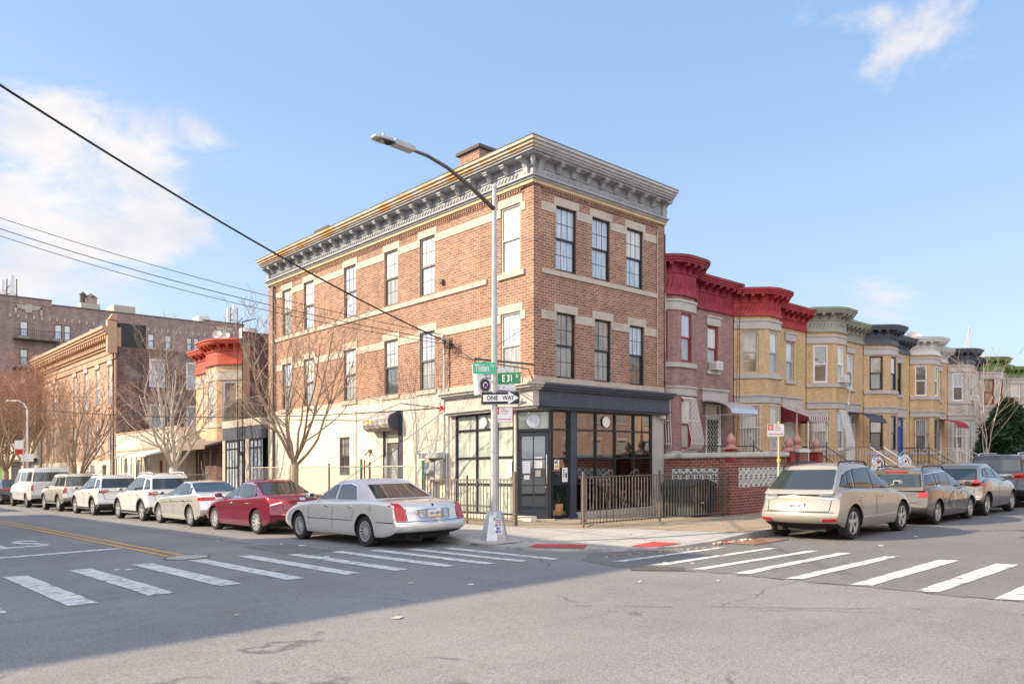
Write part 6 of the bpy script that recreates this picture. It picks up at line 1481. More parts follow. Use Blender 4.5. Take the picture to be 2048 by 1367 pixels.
for nm,key,lab,y,g_ in (('parked_sedan','town','silver saloon with grey padded roof and tall red tail lamps nearest the corner',.70,gl),
  ('parked_sedan','camry','wine red saloon parked in front of the silver one',6.02,gl),('parked_sedan','audi','pale silver saloon with dark rear valance, third from the corner',10.72,gl),
  ('parked_suv','rav','white sport utility car with pale pink tail lamps, fourth from the corner',15.2,gl),('parked_suv','equi','white sport utility car with bright red tail lamps, fifth from the corner',21.2,gl),
  ('parked_suv','runner','boxy beige four wheel drive behind the van, with dark rear window',26.7,gl),('parked_van','van','tall white passenger van with dark windows at the left',33.6,gl),
  ('parked_sedan','dark','dark grey saloon ahead of the white van at the picture edge',40.2,gl)):
    SPEC[key]['group']=g_; make_car(nm,lab,(-6.07+SPEC[key]['W']/2,y),R(90),SPEC[key])
SPEC['audi2']=dict(SPEC['audi']); SPEC['audi2']['group']=gl; make_car('parked_sedan','second pale saloon partly hidden beyond the white van',(-5.3,45.4),R(90),SPEC['audi2'])
for nm,key,lab,x in (('parked_suv','lexus','champagne sport utility car with clear tail lamps, nearest on the side street',2.93),('parked_wagon','wagon','grey brown estate car with crumpled side doors',8.02),('parked_suv','juke','rounded warm grey crossover with boomerang tail lamps',12.15),('parked_suv','bigsuv','large blue black sport utility car at the right edge',17.6)):
    SPEC[key]['group']=gr; make_car(nm,lab,(x,-8.38+SPEC[key]['W']/2),0,SPEC[key])

# ------------------------------------------------------------ corner lamp post with its signs
PX,PY=-4.02,-2.86; PZ=.085
lp=empty('street_lamp',(PX,PY,PZ),'grey octagonal lamp post with long arm at the street corner','street lamp','street lamps')
def pyr(b,x,y,z0,z1,r0,r1,n=8,rot=math.pi/8):
    P0=[(x+r0*math.cos(rot+2*math.pi*k/n),y+r0*math.sin(rot+2*math.pi*k/n),z0) for k in range(n)]; P1=[(x+r1*math.cos(rot+2*math.pi*k/n),y+r1*math.sin(rot+2*math.pi*k/n),z1) for k in range(n)]
    i=len(b.v); b.v+=P0+P1; b.f.append([i+k for k in range(n)][::-1]); b.m.append(b.cur); b.f.append([i+n+k for k in range(n)]); b.m.append(b.cur)
    for k in range(n): j=(k+1)%n; b.f.append([i+k,i+j,i+n+j,i+n+k]); b.m.append(b.cur)
b=MB().mat(M['pole_paint']); pyr(b,PX,PY,.62,7.85,.092,.047); b.lathe([(.06,0),(.05,.05),(0,.08)],(PX,PY,7.85),seg=8); b.build('pole',lp)
b=MB().mat(M['galv']); pyr(b,PX,PY,PZ+.02,.66,.31,.195,8,.25); pyr(b,PX,PY,.66,.74,.20,.13,8,.25)
for a in range(4): b.lathe([(.025,0),(.025,.05)],(PX+.16*math.cos(a*1.57+.5),PY+.16*math.sin(a*1.57+.5),.70),seg=6)
b.build('base',lp)
b=MB().mat(M['stone_grey']); b.box(PX-.40,PX+.40,PY-.40,PY+.40,PZ-.02,PZ+.03); b.build('footing',lp)
for z in (2.05,1.55,3.2,3.35,3.9): 
    b=MB().mat(M['galv']); b.lathe([(.084,-.012),(.091,-.010),(.091,.010),(.084,.012)],(PX,PY,z),seg=16); b.build('strap',lp)
# arm: rises and curves out over the avenue
P=[(PX-.02,PY,7.38),(PX-.7,PY+.02,7.74),(PX-1.3,PY+.03,7.98),(PX-1.8,PY+.05,8.10),(PX-2.25,PY+.06,8.13)]
hx=PX-2.25
b=MB().mat(M['iron']); b.tube(P,[.052,.046,.040,.034,.03],10); b.build('arm',lp,smooth=True)
b=MB().mat(M['pole_paint']); b.hexa([(hx-.40,PY-.06,8.09),(hx+.08,PY-.06,8.07),(hx+.08,PY+.14,8.07),(hx-.40,PY+.14,8.09),(hx-.40,PY-.05,8.20),(hx+.08,PY-.05,8.17),(hx+.08,PY+.13,8.17),(hx-.40,PY+.13,8.20)])
b.fprism(WF((hx-.92,PY-.17),(hx-.36,PY-.17)),[(0,0)]*0+[(0,8.2),(.1,8.17),(.56,8.15),(.56,8.22),(.3,8.26),(.1,8.25)],0,-.42) if False else None
V_,F_c=cage([0,.15,.5,.85,1],[-1,-.8,0,.8,1],[0,.5,1],lambda a,q,c:(hx-.86+.52*a,PY+.04+q*.155*math.sin(math.pi*(.18+.64*a)),8.105+.07*c*(1-.3*q*q)))
m3=evalmesh(V_,F_c,1); i=len(b.v); b.v+=[tuple(v.co) for v in m3.vertices]
for p in m3.polygons: b.f.append([i+k for k in p.vertices]); b.m.append(b.cur)
b.lathe([(.028,0),(.028,.08),(.025,.09)],(hx-.62,PY+.04,8.165),seg=10)
lh=b.build('lamp_head',lp)
b=MB().mat(M['dk_glass']); b.prism([(hx-.80,PY+.04),(hx-.72,PY-.06),(hx-.42,PY-.07),(hx-.42,PY+.15),(hx-.72,PY+.14)],8.100,8.108); b.build('lens',lh)
# sticker on base
camd=Vector((-15.48-PX,-15.65-PY)).normalized()
def framew(c,nrm,hw):  # wall frame centred at c with outward normal nrm
    d=Vector((-nrm.y,nrm.x)); A=(c[0]-d.x*hw,c[1]-d.y*hw); B_=(c[0]+d.x*hw,c[1]+d.y*hw); return WF(A,B_)
nb=Vector((math.cos(R(-112)),math.sin(R(-112))))
w=framew((PX+nb.x*.262,PY+nb.y*.262),nb,.11)
def tiltbox(b,w,u0,u1,z0,z1,n0=.0,slope=.19):
    b.hexa([w.pt(u0,n0-(z0-.12)*slope+.012,z0),w.pt(u1,n0-(z0-.12)*slope+.012,z0),w.pt(u1,n0-(z0-.12)*slope,z0),w.pt(u0,n0-(z0-.12)*slope,z0),w.pt(u0,n0-(z1-.12)*slope+.012,z1),w.pt(u1,n0-(z1-.12)*slope+.012,z1),w.pt(u1,n0-(z1-.12)*slope,z1),w.pt(u0,n0-(z1-.12)*slope,z1)])
b=MB().mat(M['white_flat']); tiltbox(b,w,.02,.20,.26,.62,.018); stk=b.build('sticker',None); tag(stk,'white sticker offering cash for cars on the lamp post base','sticker')
b=MB().mat(M['blue_flat']); tiltbox(b,w,.02,.20,.555,.62,.021); b.build('sticker_band',stk)
dd3=w.d
def stt(s_,size,z,m,sx=1.):
    n0=.036-(z-.12)*.19; p=w.pt(.11,n0,z); text('lettering',s_,size,p,(dd3.x,dd3.y,0),(w.n.x*-.19,w.n.y*-.19,1),M[m],stk,'CENTER',sx,bold=.002)
stt('CASH',.062,.588,'white_flat',1.0); stt('4 CARS',.045,.52,'red_flat'); stt('(917)',.07,.455,'blue_flat',1.); stt('436',.07,.385,'blue_flat',1.); stt('8323',.07,.315,'blue_flat',1.)
# sign boards: local frame (centre, facing normal), all at the pole
def board(name,label,c,ang,hw,z0,z1,mt,cat='street sign',border=None,bm_='white_flat',th=.006,group=None):
    n=Vector((math.cos(R(ang)),math.sin(R(ang)))); w=framew(c,n,hw); b=MB().mat(M[mt]); 
    r=.02; 
    P=[(r,z0),(2*hw-r,z0),(2*hw,z0+r),(2*hw,z1-r),(2*hw-r,z1),(r,z1),(0,z1-r),(0,z0+r)]
    b.fprism(w,P,0,-th); o=b.build(name,None); tag(o,label,cat,group)
    if border:
        b=MB().mat(M[bm_]); e,t=border
        for s in ((e,2*hw-e,z0+e,z0+e+t),(e,2*hw-e,z1-e-t,z1-e),(e,e+t,z0+e+t,z1-e-t),(2*hw-e-t,2*hw-e,z0+e+t,z1-e-t)): b.ob(w,s[0],s[1],.002,0,s[2],s[3])
        b.build('border',o)
    return o,w
def stext(o,w,s_,size,u,z,m,sx=1.,al='CENTER',bold=0.):
    p=w.pt(u,.003,z); text('lettering',s_,size,p,(w.d.x,w.d.y,0),(0,0,1),M[m],o,al,sx,extr=.001,bold=bold)
# avenue name plate: extends left of the pole, runs along X (read from the side street)
KZ=17.37/16.3
def zz(z): return (z-1.72)*KZ+1.72
o,w=board('street_name_sign','bright green plate reading Tilden Av, upper left of the lamp post',(PX-.26,PY+.04),-123,.25,zz(3.62),zz(3.86),'sign_teal',border=None,group='signs on the corner lamp post')
stext(o,w,'Tilden',.215,.20,zz(3.735),'white_flat',.57,bold=.004); stext(o,w,'Av',.11,.43,zz(3.79),'white_flat',.7)
o,w=board('street_name_sign','dark green plate reading E 31 St, right of the lamp post',(PX+.37,PY-.08),-146,.26,zz(3.44),zz(3.68),'sign_green',group='signs on the corner lamp post')
stext(o,w,'E 31',.21,.22,zz(3.555),'white_flat',.68,bold=.004); stext(o,w,'St',.11,.44,zz(3.60),'white_flat',.7)
o,w=board('one_way_sign','black sign with white ONE WAY arrow pointing right on the lamp post',(PX+.045,PY-.15),-132,.43,zz(2.99),zz(3.27),'black_flat',border=(.008,.006),group='signs on the corner lamp post')
zc=zz(3.13); b=MB().mat(M['white_flat']); b.fprism(w,[(.05,zc-.075),(.60,zc-.075),(.60,zc-.14),(.83,zc),(.60,zc+.14),(.60,zc+.075),(.05,zc+.075)],.0025,0); b.build('arrow',o)
w2=WF(w.pt(0,.003,0)[:2],w.pt(2*.43,.003,0)[:2]); stext(o,w2,'ONE',.14,.25,zc,'black_flat',.85,bold=.003); stext(o,w2,'WAY',.14,.60,zc,'black_flat',.80,bold=.003)
def noparking(o,w,z0,z1,W_):
    b=MB().mat(M['red_flat']); h=z1-z0; q=h*.44; b.ob(w,.015,.015+q,.003,0,z1-.015-q,z1-.015); b.build('red_square',o)
    cx,cz=.015+q/2,z1-.015-q/2; r=q*.36; b=MB().mat(M['white_flat']); n=20
    b.fprism(w,[(cx+r*math.cos(a*2*math.pi/n),cz+r*math.sin(a*2*math.pi/n)) for a in range(n)],.005,.003); b.mat(M['red_flat']); b.fprism(w,[(cx+r*.75*math.cos(a*2*math.pi/n),cz+r*.75*math.sin(a*2*math.pi/n)) for a in range(n)],.006,.005); b.mat(M['white_flat']); d=r*.72
    b.fprism(w,[(cx-d,cz-d+.006),(cx-d+.006,cz-d),(cx+d,cz+d-.006),(cx+d-.006,cz+d)][::1],.008,.006); b.fprism(w,[(cx-d,cz+d-.006),(cx+d-.006,cz-d),(cx+d,cz-d+.006),(cx-d+.006,cz+d)],.008,.006); b.build('no_parking_symbol',o)
    stext(o,w,'NO',.05,.02+q+.05,z1-.05,'red_flat',1,'LEFT'); stext(o,w,'PARKING',.045,.02+q+.03,z1-.105,'red_flat',.9,'LEFT'); stext(o,w,'11AM-12:30PM',.032,.02+q+.02,z1-.155,'red_flat',.8,'LEFT')
    b=MB().mat(M['red_flat']); za=z0+h*.20; b.ob(w,.06,W_-.06,.003,0,za-.008,za+.008); b.fprism(w,[(.03,za),(.075,za-.022),(.075,za+.022)],.003,0); b.fprism(w,[(W_-.03,za),(W_-.075,za+.022),(W_-.075,za-.022)],.003,0); b.build('arrow',o)
o,w=board('parking_sign','red and white no parking sign on the corner lamp post',(PX+.11,PY-.13),-130,.235,zz(2.63),zz(2.96),'white_flat',border=(.006,.006),bm_='red_flat',group='signs on the corner lamp post'); noparking(o,w,zz(2.63),zz(2.96),.47)
# green sign post on side street
qx,qy=3.15,-5.75
gp=empty('sign_post',(qx,qy,.15),'pale green steel sign post with yellow tape on the side street','sign post')
b=MB().mat(mat('post_green',(.30,.47,.33),.6,var=.2,vs=8)); b.box(qx-.03,qx+.03,qy-.02,qy+.02,.15,1.75); b.mat(M['tan_strip']); b.box(qx-.027,qx+.027,qy-.018,qy+.018,1.75,2.75); b.build('post',gp)
b=MB().mat(M['yellow_flat']); b.box(qx-.04,qx+.04,qy-.03,qy+.03,1.72,1.80); b.build('tape',gp)
o,w=board('parking_sign','red and white no parking sign on the pale green post',(qx-.19,qy-.02),-128,.22,2.36,2.68,'white_flat',border=(.006,.006),bm_='stone'); noparking(o,w,2.36,2.68,.44)
# far street lamp on the avenue and a second far pole
fx,fy=-3.7,43.2
e=empty('street_lamp',(fx,fy,.15),'distant white street lamp beside the reddish trees','street lamp','street lamps')
b=MB().mat(M['white_trim']); b.tube([(fx,fy,.15),(fx,fy,6.0),(fx-.15,fy+.1,6.35),(fx-.45,fy+.2,6.55),(fx-.7,fy+.2,6.55)],[.08,.065,.055,.05,.05],8); b.build('pole',e,smooth=True)
b=MB().mat(M['white_trim']); b.hexa([(fx-1.15,fy+.1,6.5),(fx-.6,fy+.08,6.48),(fx-.6,fy+.32,6.48),(fx-1.15,fy+.3,6.5),(fx-1.1,fy+.12,6.58),(fx-.6,fy+.1,6.62),(fx-.6,fy+.3,6.62),(fx-1.1,fy+.28,6.58)]); b.build('lamp_head',e)
b=MB().mat(M['white_flat']); b.box(fx-.35,fx+.35,fy-.1,fy-.06,2.6,3.1); tag(b.build('parking_sign'),'white sign plate on the distant street lamp','street sign')
b=MB().mat(M['white_flat']); b.box(-5.75,-5.35,36.0,36.04,2.9,3.7); b.mat(M['red_flat']); b.box(-5.74,-5.36,35.98,36.0,2.9,3.2); b.mat(M['galv']); b.tube([(-5.3,36.06,.1),(-5.3,36.06,3.8)],.03,5); tag(b.build('parking_sign'),'red and white sign at the far left edge of the picture','street sign')
# ------------------------------------------------------------ overhead wires
def wire(name,A,B,sag,r,label,m='black',n=28):
    A,B=Vector(A),Vector(B); P=[]
    for k in range(n+1):
        t=k/n; p=A+(B-A)*t; p.z-=sag*4*t*(1-t); P.append(p)
    b=MB().mat(M[m]); b.tube(P,r,5); tag(b.build(name),label,'cable','overhead cables'); 
def at(u,v,d):
    k=(u-1024)/1562; v2=v+.01757*(u-1024); return (-15.48+d*(.684+k*.7295),-15.65+d*(.7296-k*.6838),1.72+(932.3-v2)*d/1562)
wire('power_cable',at(-500,-158,10.),(-.25,3.75,5.72),.35,.022,'thick black service cable sweeping from the upper left to the mast')
wire('power_cable',at(-400,291,24),at(900,672,24.5),.50,.010,'upper of the three thin wires from the left to the mast')
wire('power_cable',at(-400,312,24),(-.3,3.9,5.75),.55,.012,'middle of the three thin wires from the left to the mast')
wire('power_cable',at(-400,322,24.2),(-.25,3.95,5.66),.65,.010,'lowest of the three thin wires from the left to the mast')
wire('power_cable',at(-250,768,40),(-.1,3.95,3.62),.85,.018,'dark low cable crossing before the avenue houses to the red insulator')
wire('power_cable',at(-250,742,60),at(240,795,52),.5,.015,'thin cable crossing before the apartment block')
wire('power_cable',(-.25,3.7,5.6),(-2.1,-.02,4.56),.15,.010,'thin wire from the mast to the sign bracket')
# ------------------------------------------------------------ trees
def tree(name,label,x,y,h,hb,seed,nm=6,spread=.55,group='bare street trees',mt='bark',tw='twig',r0=.14,lean=(0,0),dens=1.,tr=.006,z0=.15,depth=4):
    rr=random.Random(seed); e=empty(name,(x,y,z0),label,'tree',group)
    bt=MB().mat(M[mt]); bc=MB().mat(M[tw]); cnt=[0]
    top=Vector((x+lean[0]*.3,y+lean[1]*.3,z0+hb))
    bt.tube([(x,y,z0-.02),(x+.01,y,z0+.15),(x+lean[0]*.15,y+lean[1]*.15,z0+hb*.5),tuple(top)],[r0*1.35,r0*1.05,r0,r0*1.05],10)
    def grow(p,d,L_,r,lev,up):
        n=max(3,int(L_/.28)); P=[p]; R_=[r]; q=p.copy(); dd=d.copy(); kids=[]
        for k in range(n):
            dd=(dd+Vector((rr.gauss(0,.09),rr.gauss(0,.09),rr.gauss(0,.05)+up*.06))).normalized()
            q=q+dd*(L_/n); P.append(q.copy()); R_.append(max(tr,r*(1-.80*(k+1)/n))); kids.append((q.copy(),dd.copy(),(k+1)/n))
        big=r>.022
        (bt if big else bc).tube(P,R_,6 if r>.03 else (4 if big else 3),cap=False)
        if lev<=0: return
        m=max(2,int((L_*(3.2 if lev<=2 else 2.4)+1)*dens))
        for _ in range(m):
            t=.18+.80*rr.random(); k=min(n-1,int(t*n)); pp,pd,tt=kids[k]
            a=rr.random()*2*math.pi; side=pd.orthogonal().normalized(); side=Matrix.Rotation(a,3,pd)@side
            nd=(pd*(.78)+side*(.62+rr.random()*.3)+Vector((0,0,.12))).normalized()
            L2=L_*(.62-.28*tt)*(.7+.5*rr.random())
            grow(pp,nd,max(.18,L2),max(tr,R_[k]*.62),lev-1,up)
    for k in range(nm):
        a=2*math.pi*(k+.3*rr.random())/nm+rr.random()*.4; s=spread*(.45+.75*rr.random()) if k else .08
        d=Vector((math.cos(a)*s+lean[0]*.1,math.sin(a)*s+lean[1]*.1,1)).normalized()
        grow(top-Vector((0,0,rr.random()*.25)),d,(h-hb)*(.78+.26*rr.random())*(1.0 if k else 1.08),r0*(.36+.14*rr.random()),depth-1,1)
    bt.build('trunk',e,smooth=True); bc.build('crown',e); return e
tree('street_tree','bare spreading tree by the fence in front of the cream wall',-3.25,7.75,6.6,1.85,21,nm=9,spread=.95,r0=.125,dens=.62)
tree('street_tree','bare pale tree before the cream low building, second from the corner',-3.2,18.6,6.9,1.75,8,nm=9,spread=.75,mt='bark_pale',tw='twig',r0=.16,dens=.62,tr=.006)
tree('street_tree','bare dark tree before the tan brick building, third from the corner',-3.2,33.4,6.6,1.3,33,nm=8,spread=.75,mt='bark',tw='twig_red',r0=.17,dens=.62,tr=.007)
tree('street_tree','dense reddish bare tree behind the distant lamp',-3.2,46.0,8.3,1.9,41,nm=9,spread=.55,tw='twig_red',r0=.18,dens=.62,tr=.008)
tree('street_tree','dense reddish bare tree farther left past the distant lamp',-3.4,51.5,8.8,1.9,55,nm=10,spread=.7,tw='twig_red',r0=.2,dens=.68,tr=.009)
tree('street_tree','reddish bare tree at the far left end of the avenue',-3.4,58.5,9.0,1.9,57,nm=9,spread=.7,tw='twig_red',r0=.2,dens=.7,tr=.012,depth=4)
tree('street_tree','slender pale bare tree before the evergreen on the side street',20.9,-5.5,5.6,1.5,78,nm=4,spread=.30,mt='bark_pale',tw='twig',r0=.065,dens=.5,tr=.006,depth=3)

def clumps(name,label,cx,cy,z0,z1,rfun,n,mt,seed,group=None,cat='tree',trunk=True,ls=.14):
    rr=random.Random(seed); e=empty(name,(cx,cy,.15),label,cat,group); b=MB().mat(M[mt])
    for _ in range(n):
        t=rr.random(); z=z0+(z1-z0)*t; r=rfun(t)*(.35+.8*math.sqrt(rr.random())); a=rr.random()*6.283
        bump=1+.22*math.sin(a*5+t*9)+.15*math.sin(a*3-t*17)
        x,y=cx+r*bump*math.cos(a),cy+r*bump*math.sin(a)
        for q in range(3):
            d=Vector((rr.gauss(0,1),rr.gauss(0,1),rr.gauss(.4,.8))).normalized()*ls*(.6+rr.random()); s=d.orthogonal().normalized()*ls*.35
            c=Vector((x,y,z)); b.poly([c-s,c+s,c+d])
    b.build('crown',e)
    b=MB().mat(M['bark']); b.tube([(cx,cy,.1),(cx,cy,z0+(z1-z0)*.6)],.12,6); b.build('trunk',e); return e
clumps('evergreen','dark green conical evergreen in a front yard behind the pale bare tree',40.2,-1.3,1.0,5.3,lambda t:1.75*(1-t)**.55*(.75+.25*min(1,t*6)),5200,'leaf_dark',5,ls=.22)
clumps('roof_tree','olive leafed treetop rising behind the row house roofs',41.5,13.0,8.5,12.0,lambda t:2.2*(1-t)**.5,900,'leaf_olive',6,ls=.3)
dish(34.5,2.2,8.95,.5,'large white satellite dish above the slate corniced house',group='satellite dishes on the roofs')
dish(45.2,2.0,8.9,.38,'white satellite dish above the grey stone house'); dish(46.3,2.0,8.8,.34,'smaller white dish beside another above the grey stone house'); dish(52.0,2.0,8.7,.38,'white satellite dish above the bright green cornice')
b=MB().mat(M['tan_strip']); b.tube([(47.5,3,8.2),(47.5,3,11.4)],.035,5); b.tube([(46.2,3,8.6),(47.5,3,11.2)],.03,5); tag(b.build('roof_mast'),'tan antenna mast with a stay above the grey stone house','mast')
# low green utility and grey machine behind the chain link fence
b=MB().mat(M['leaf_green']); b.box(-1.2,-.8,7.2,7.6,.15,1.25); 
for k in range(6): b.box(-1.22,-1.2,7.22,7.58,.3+k*.15,.36+k*.15)
tag(b.build('utility_cabinet'),'small green slatted cabinet behind the chain link fence','cabinet')
b=MB().mat(M['stucco_grey']); b.lathe([(.10,0),(.12,.5),(.22,.55),(.24,.75),(.15,.9),(0,.93)],(-1.0,5.9,.15),seg=14); b.tube([(-1.2,5.6,.85),(-.9,6.3,.85)],.14,10); tag(b.build('vent_pipe',smooth='auto'),'grey curved vent pipe behind the chain link fence','vent')

# ------------------------------------------------------------ ground
def smooth(a,b,x): t=max(0,min(1,(x-a)/(b-a))); return t*t*(3-2*t)
def zs(x,y):
    d=math.hypot(x+4.6,y+6.4); return .035+.115*smooth(2.6,5.6,d)
def asph(name,c,tint=0.):
    m,nt,b=_nt(name); N=nt.nodes; L=nt.links
    tc=N.new('ShaderNodeTexCoord')
    def noise(s,d=6,r=.6,mp=None):
        n=N.new('ShaderNodeTexNoise'); n.inputs['Scale'].default_value=s; n.inputs['Detail'].default_value=d; n.inputs['Roughness'].default_value=r
        if mp:
            m_=N.new('ShaderNodeMapping'); m_.inputs['Scale'].default_value=mp[0]; m_.inputs['Rotation'].default_value=(0,0,mp[1]); L.new(tc.outputs['Object'],m_.inputs[0]); L.new(m_.outputs[0],n.inputs['Vector'])
        else: L.new(tc.outputs['Object'],n.inputs['Vector'])
        return n.outputs['Fac']
    def rng(s,a,b_,c_,d_):
        r=N.new('ShaderNodeMapRange'); r.inputs[1].default_value=a; r.inputs[2].default_value=b_; r.inputs[3].default_value=c_; r.inputs[4].default_value=d_; L.new(s,r.inputs[0]); return r.outputs[0]
    def mul(a,b_):
        q=N.new('ShaderNodeMath'); q.operation='MULTIPLY'; L.new(a,q.inputs[0]); L.new(b_,q.inputs[1]); return q.outputs[0]
    f=mul(rng(noise(.25,8,.65),.3,.7,.84,1.14),rng(noise(38,4,.7),.3,.7,.62,1.42))
    f=mul(f,rng(noise(120,3),.35,.65,.68,1.36))
    f=mul(f,rng(noise(1,7,.75,((.16,1.6,1),R(12))),.50,.70,1.0,.86))   # tyre-dark streaks
    f=mul(f,rng(noise(1,7,.75,((1.4,.14,1),0)),.54,.72,1.0,.90))
    mx=N.new('ShaderNodeMix'); mx.data_type='RGBA'; mx.blend_type='MULTIPLY'; mx.inputs[0].default_value=1; mx.inputs[6].default_value=rgb(c); L.new(f,mx.inputs[7])
    # bright aggregate specks
    v=N.new('ShaderNodeTexVoronoi'); v.inputs['Scale'].default_value=38; L.new(tc.outputs['Object'],v.inputs['Vector'])
    sp=rng(v.outputs['Distance'],.06,.13,1,0); wn=rng(noise(17,2),.55,.62,0,.55); s2=mul(sp,wn)
    m2=N.new('ShaderNodeMix'); m2.data_type='RGBA'; L.new(s2,m2.inputs[0]); L.new(mx.outputs[2],m2.inputs[6]); m2.inputs[7].default_value=(.34,.32,.30,1)
    # tarred cracks
    v2=N.new('ShaderNodeTexVoronoi'); v2.feature='DISTANCE_TO_EDGE'; v2.inputs['Scale'].default_value=.16
    n5=N.new('ShaderNodeTexNoise'); n5.inputs['Scale'].default_value=.8; n5.inputs['Detail'].default_value=5; L.new(tc.outputs['Object'],n5.inputs['Vector'])
    ad=N.new('ShaderNodeMix'); ad.data_type='RGBA'; ad.blend_type='ADD'; ad.inputs[0].default_value=1.1; L.new(tc.outputs['Object'],ad.inputs[6]); L.new(n5.outputs['Color'],ad.inputs[7]); L.new(ad.outputs[2],v2.inputs['Vector'])
    cr=mul(rng(v2.outputs['Distance'],.0015,.004,.55,0),rng(noise(.5,3),.5,.56,0,1))
    m3=N.new('ShaderNodeMix'); m3.data_type='RGBA'; L.new(cr,m3.inputs[0]); L.new(m2.outputs[2],m3.inputs[6]); m3.inputs[7].default_value=(.03,.03,.03,1)
    L.new(m3.outputs[2],b.inputs['Base Color']); b.inputs['Roughness'].default_value=.85
    bp=N.new('ShaderNodeBump'); bp.inputs['Strength'].default_value=.45; bp.inputs['Distance'].default_value=.012; L.new(noise(60,3),bp.inputs['Height']); L.new(bp.outputs[0],b.inputs['Normal'])
    return m
M['asphalt']=asph('asphalt',(.198,.196,.200)); M['asphalt_new']=asph('asphalt_new',(.150,.147,.150))
def concrete(name,c,w,ro=(0,0)):
    m=brick(name,c,[x*.93 for x in c],[x*.38 for x in c],w=w,h=w,ms=.045,var=.16,blot=([x*.72 for x in c],.52,.8,1.1),rough=.9)
    for n in m.node_tree.nodes:
        if n.type=='TEX_BRICK': n.offset=0
        if n.type=='BUMP': n.inputs['Distance'].default_value=.003
    return m
M['conc_new']=concrete('conc_new',(.40,.385,.36),1.55); M['conc_old']=concrete('conc_old',(.335,.27,.20),1.5)
def wear(name,c,under,lo=.50,hi=.66,s=6.):
    return mat(name,c,.7,var=.08,vs=2,stain=(s,under,lo,hi),bump=.2,bs=90)
M['road_white']=wear('road_white',(.60,.60,.59),(.20,.20,.20)); M['road_yellow']=wear('road_yellow',(.52,.32,.08),(.16,.14,.11),.56,.7)
M['tactile']=mat('tactile',(.42,.055,.055),.7,var=.12,vs=3)
M['curb']=mat('curb',(.36,.35,.34),.8,var=.15,vs=2,stain=(1.2,(.13,.125,.12),.5,.7))
b=MB().mat(M['asphalt']); b.poly([(-700,-700,0),(700,-700,0),(700,700,0),(-700,700,0)]); struct(b.build('ground'))
# newer asphalt on the side street
seam=[(-5.25,-7.3),(-5.05,-8.2),(-4.75,-9.0),(-4.72,-11),(-4.66,-13),(-4.7,-15.5)]
b=MB().mat(M['asphalt_new']); b.poly([(p[0],p[1],.004) for p in seam]+[(120,-15.5,.004),(120,-6.3,.004),(-2.2,-6.2,.004),(-4.0,-5.6,.004),(-4.9,-6.2,.004)]); struct(b.build('road_patch'))
arc=[(-4.05,90),(-4.05,1.0),(-4.12,-.6),(-4.3,-2.0),(-4.42,-3.1),(-4.36,-4.1),(-4.1,-4.9),(-3.6,-5.55),(-2.9,-6.05),(-2.1,-6.35),(-1.1,-6.48),(.3,-6.5),(2,-6.45),(90,-6.45)]
polyS=arc+[(90,90)]
def clipsheet(bb,poly,x0,x1,y0,y1,st,dz):
    nx=max(1,int(round((x1-x0)/st))); ny=max(1,int(round((y1-y0)/st)))
    for i in range(nx):
        for j in range(ny):
            a,c=x0+(x1-x0)*i/nx,x0+(x1-x0)*(i+1)/nx; d,e=y0+(y1-y0)*j/ny,y0+(y1-y0)*(j+1)/ny
            P=clip(poly,a,c,d,e)
            if P: bb.poly([(p[0],p[1],zs(*p)+dz) for p in P])
b=MB().mat(M['conc_new'])
clipsheet(b,polyS,-4.6,3.4,-6.6,1.4,.4,0)
for (x0,x1,y0,y1) in ((3.4,90,-6.6,1.4),(-4.6,3.4,1.4,90),(3.4,90,1.4,90)):
    P=clip(polyS,x0,x1,y0,y1); b.poly([(p[0],p[1],.15) for p in P])
o=b.build('sidewalk',merge=True); struct(o)
# older tan pavement by the buildings and further along both streets
b=MB().mat(M['conc_old'])
old=[(-1.75,1.6),(-1.55,-.6),(-1.0,-2.75),(-.5,-3.0),(-.1,-4.1),(.2,-5.3),(.3,-6.34),(3.4,-6.30),(3.4,1.4),(0,1.4)]
clipsheet(b,old,-2,3.4,-6.6,1.6,.4,.005)
b.poly([(3.4,-6.30,.155),(90,-6.3,.155),(90,1.2,.155),(3.4,1.2,.155)])
b.poly([(-3.85,4.4,.155),(-1.7,1.6,.155),(0,1.6,.155),(0,80,.155),(-3.85,80,.155)])
struct(b.build('pavement',merge=False))
# kerb
b=MB().mat(M['curb'])
for k in range(len(arc)-1):
    A,B=Vector(arc[k]),Vector(arc[k+1]); n=max(1,int((B-A).length/.7)) if (B-A).length<30 else 1
    d=(B-A).normalized(); nr=Vector((d.y,-d.x))*-1   # towards sidewalk? keep outward test
    for j in range(n):
        p=A+(B-A)*(j/n); q=A+(B-A)*((j+1)/n)
        s1=Vector((1,1)).normalized()
        nn=Vector((-d.y,d.x)); 
        pi_,qi=p+nn*.16,q+nn*.16; po,qo=p-nn*.01,q-nn*.01
        zp,zq=zs(*p)+.006,zs(*q)+.006
        b.hexa([(po.x,po.y,-.05),(qo.x,qo.y,-.05),(qi.x,qi.y,-.05),(pi_.x,pi_.y,-.05),(po.x,po.y,zp),(qo.x,qo.y,zq),(qi.x,qi.y,zq),(pi_.x,pi_.y,zp)])
struct(b.build('kerb'))
# opposite sidewalks
for nm,poly in (('sidewalk',[(-60,-6.4),(-17,-6.4),(-14.9,-4.6),(-14.9,90),(-60,90)]),('sidewalk',[(-4.2,-15.5),(90,-15.5),(90,-60),(-4.2,-60)]),('sidewalk',[(-60,-60),(-14.9,-60),(-14.9,-17.4),(-17,-15.5),(-60,-15.5)])):
    b=MB().mat(M['conc_new']); b.prism(poly if nm!='x' else poly,-.02,.14) ; struct(b.build(nm))
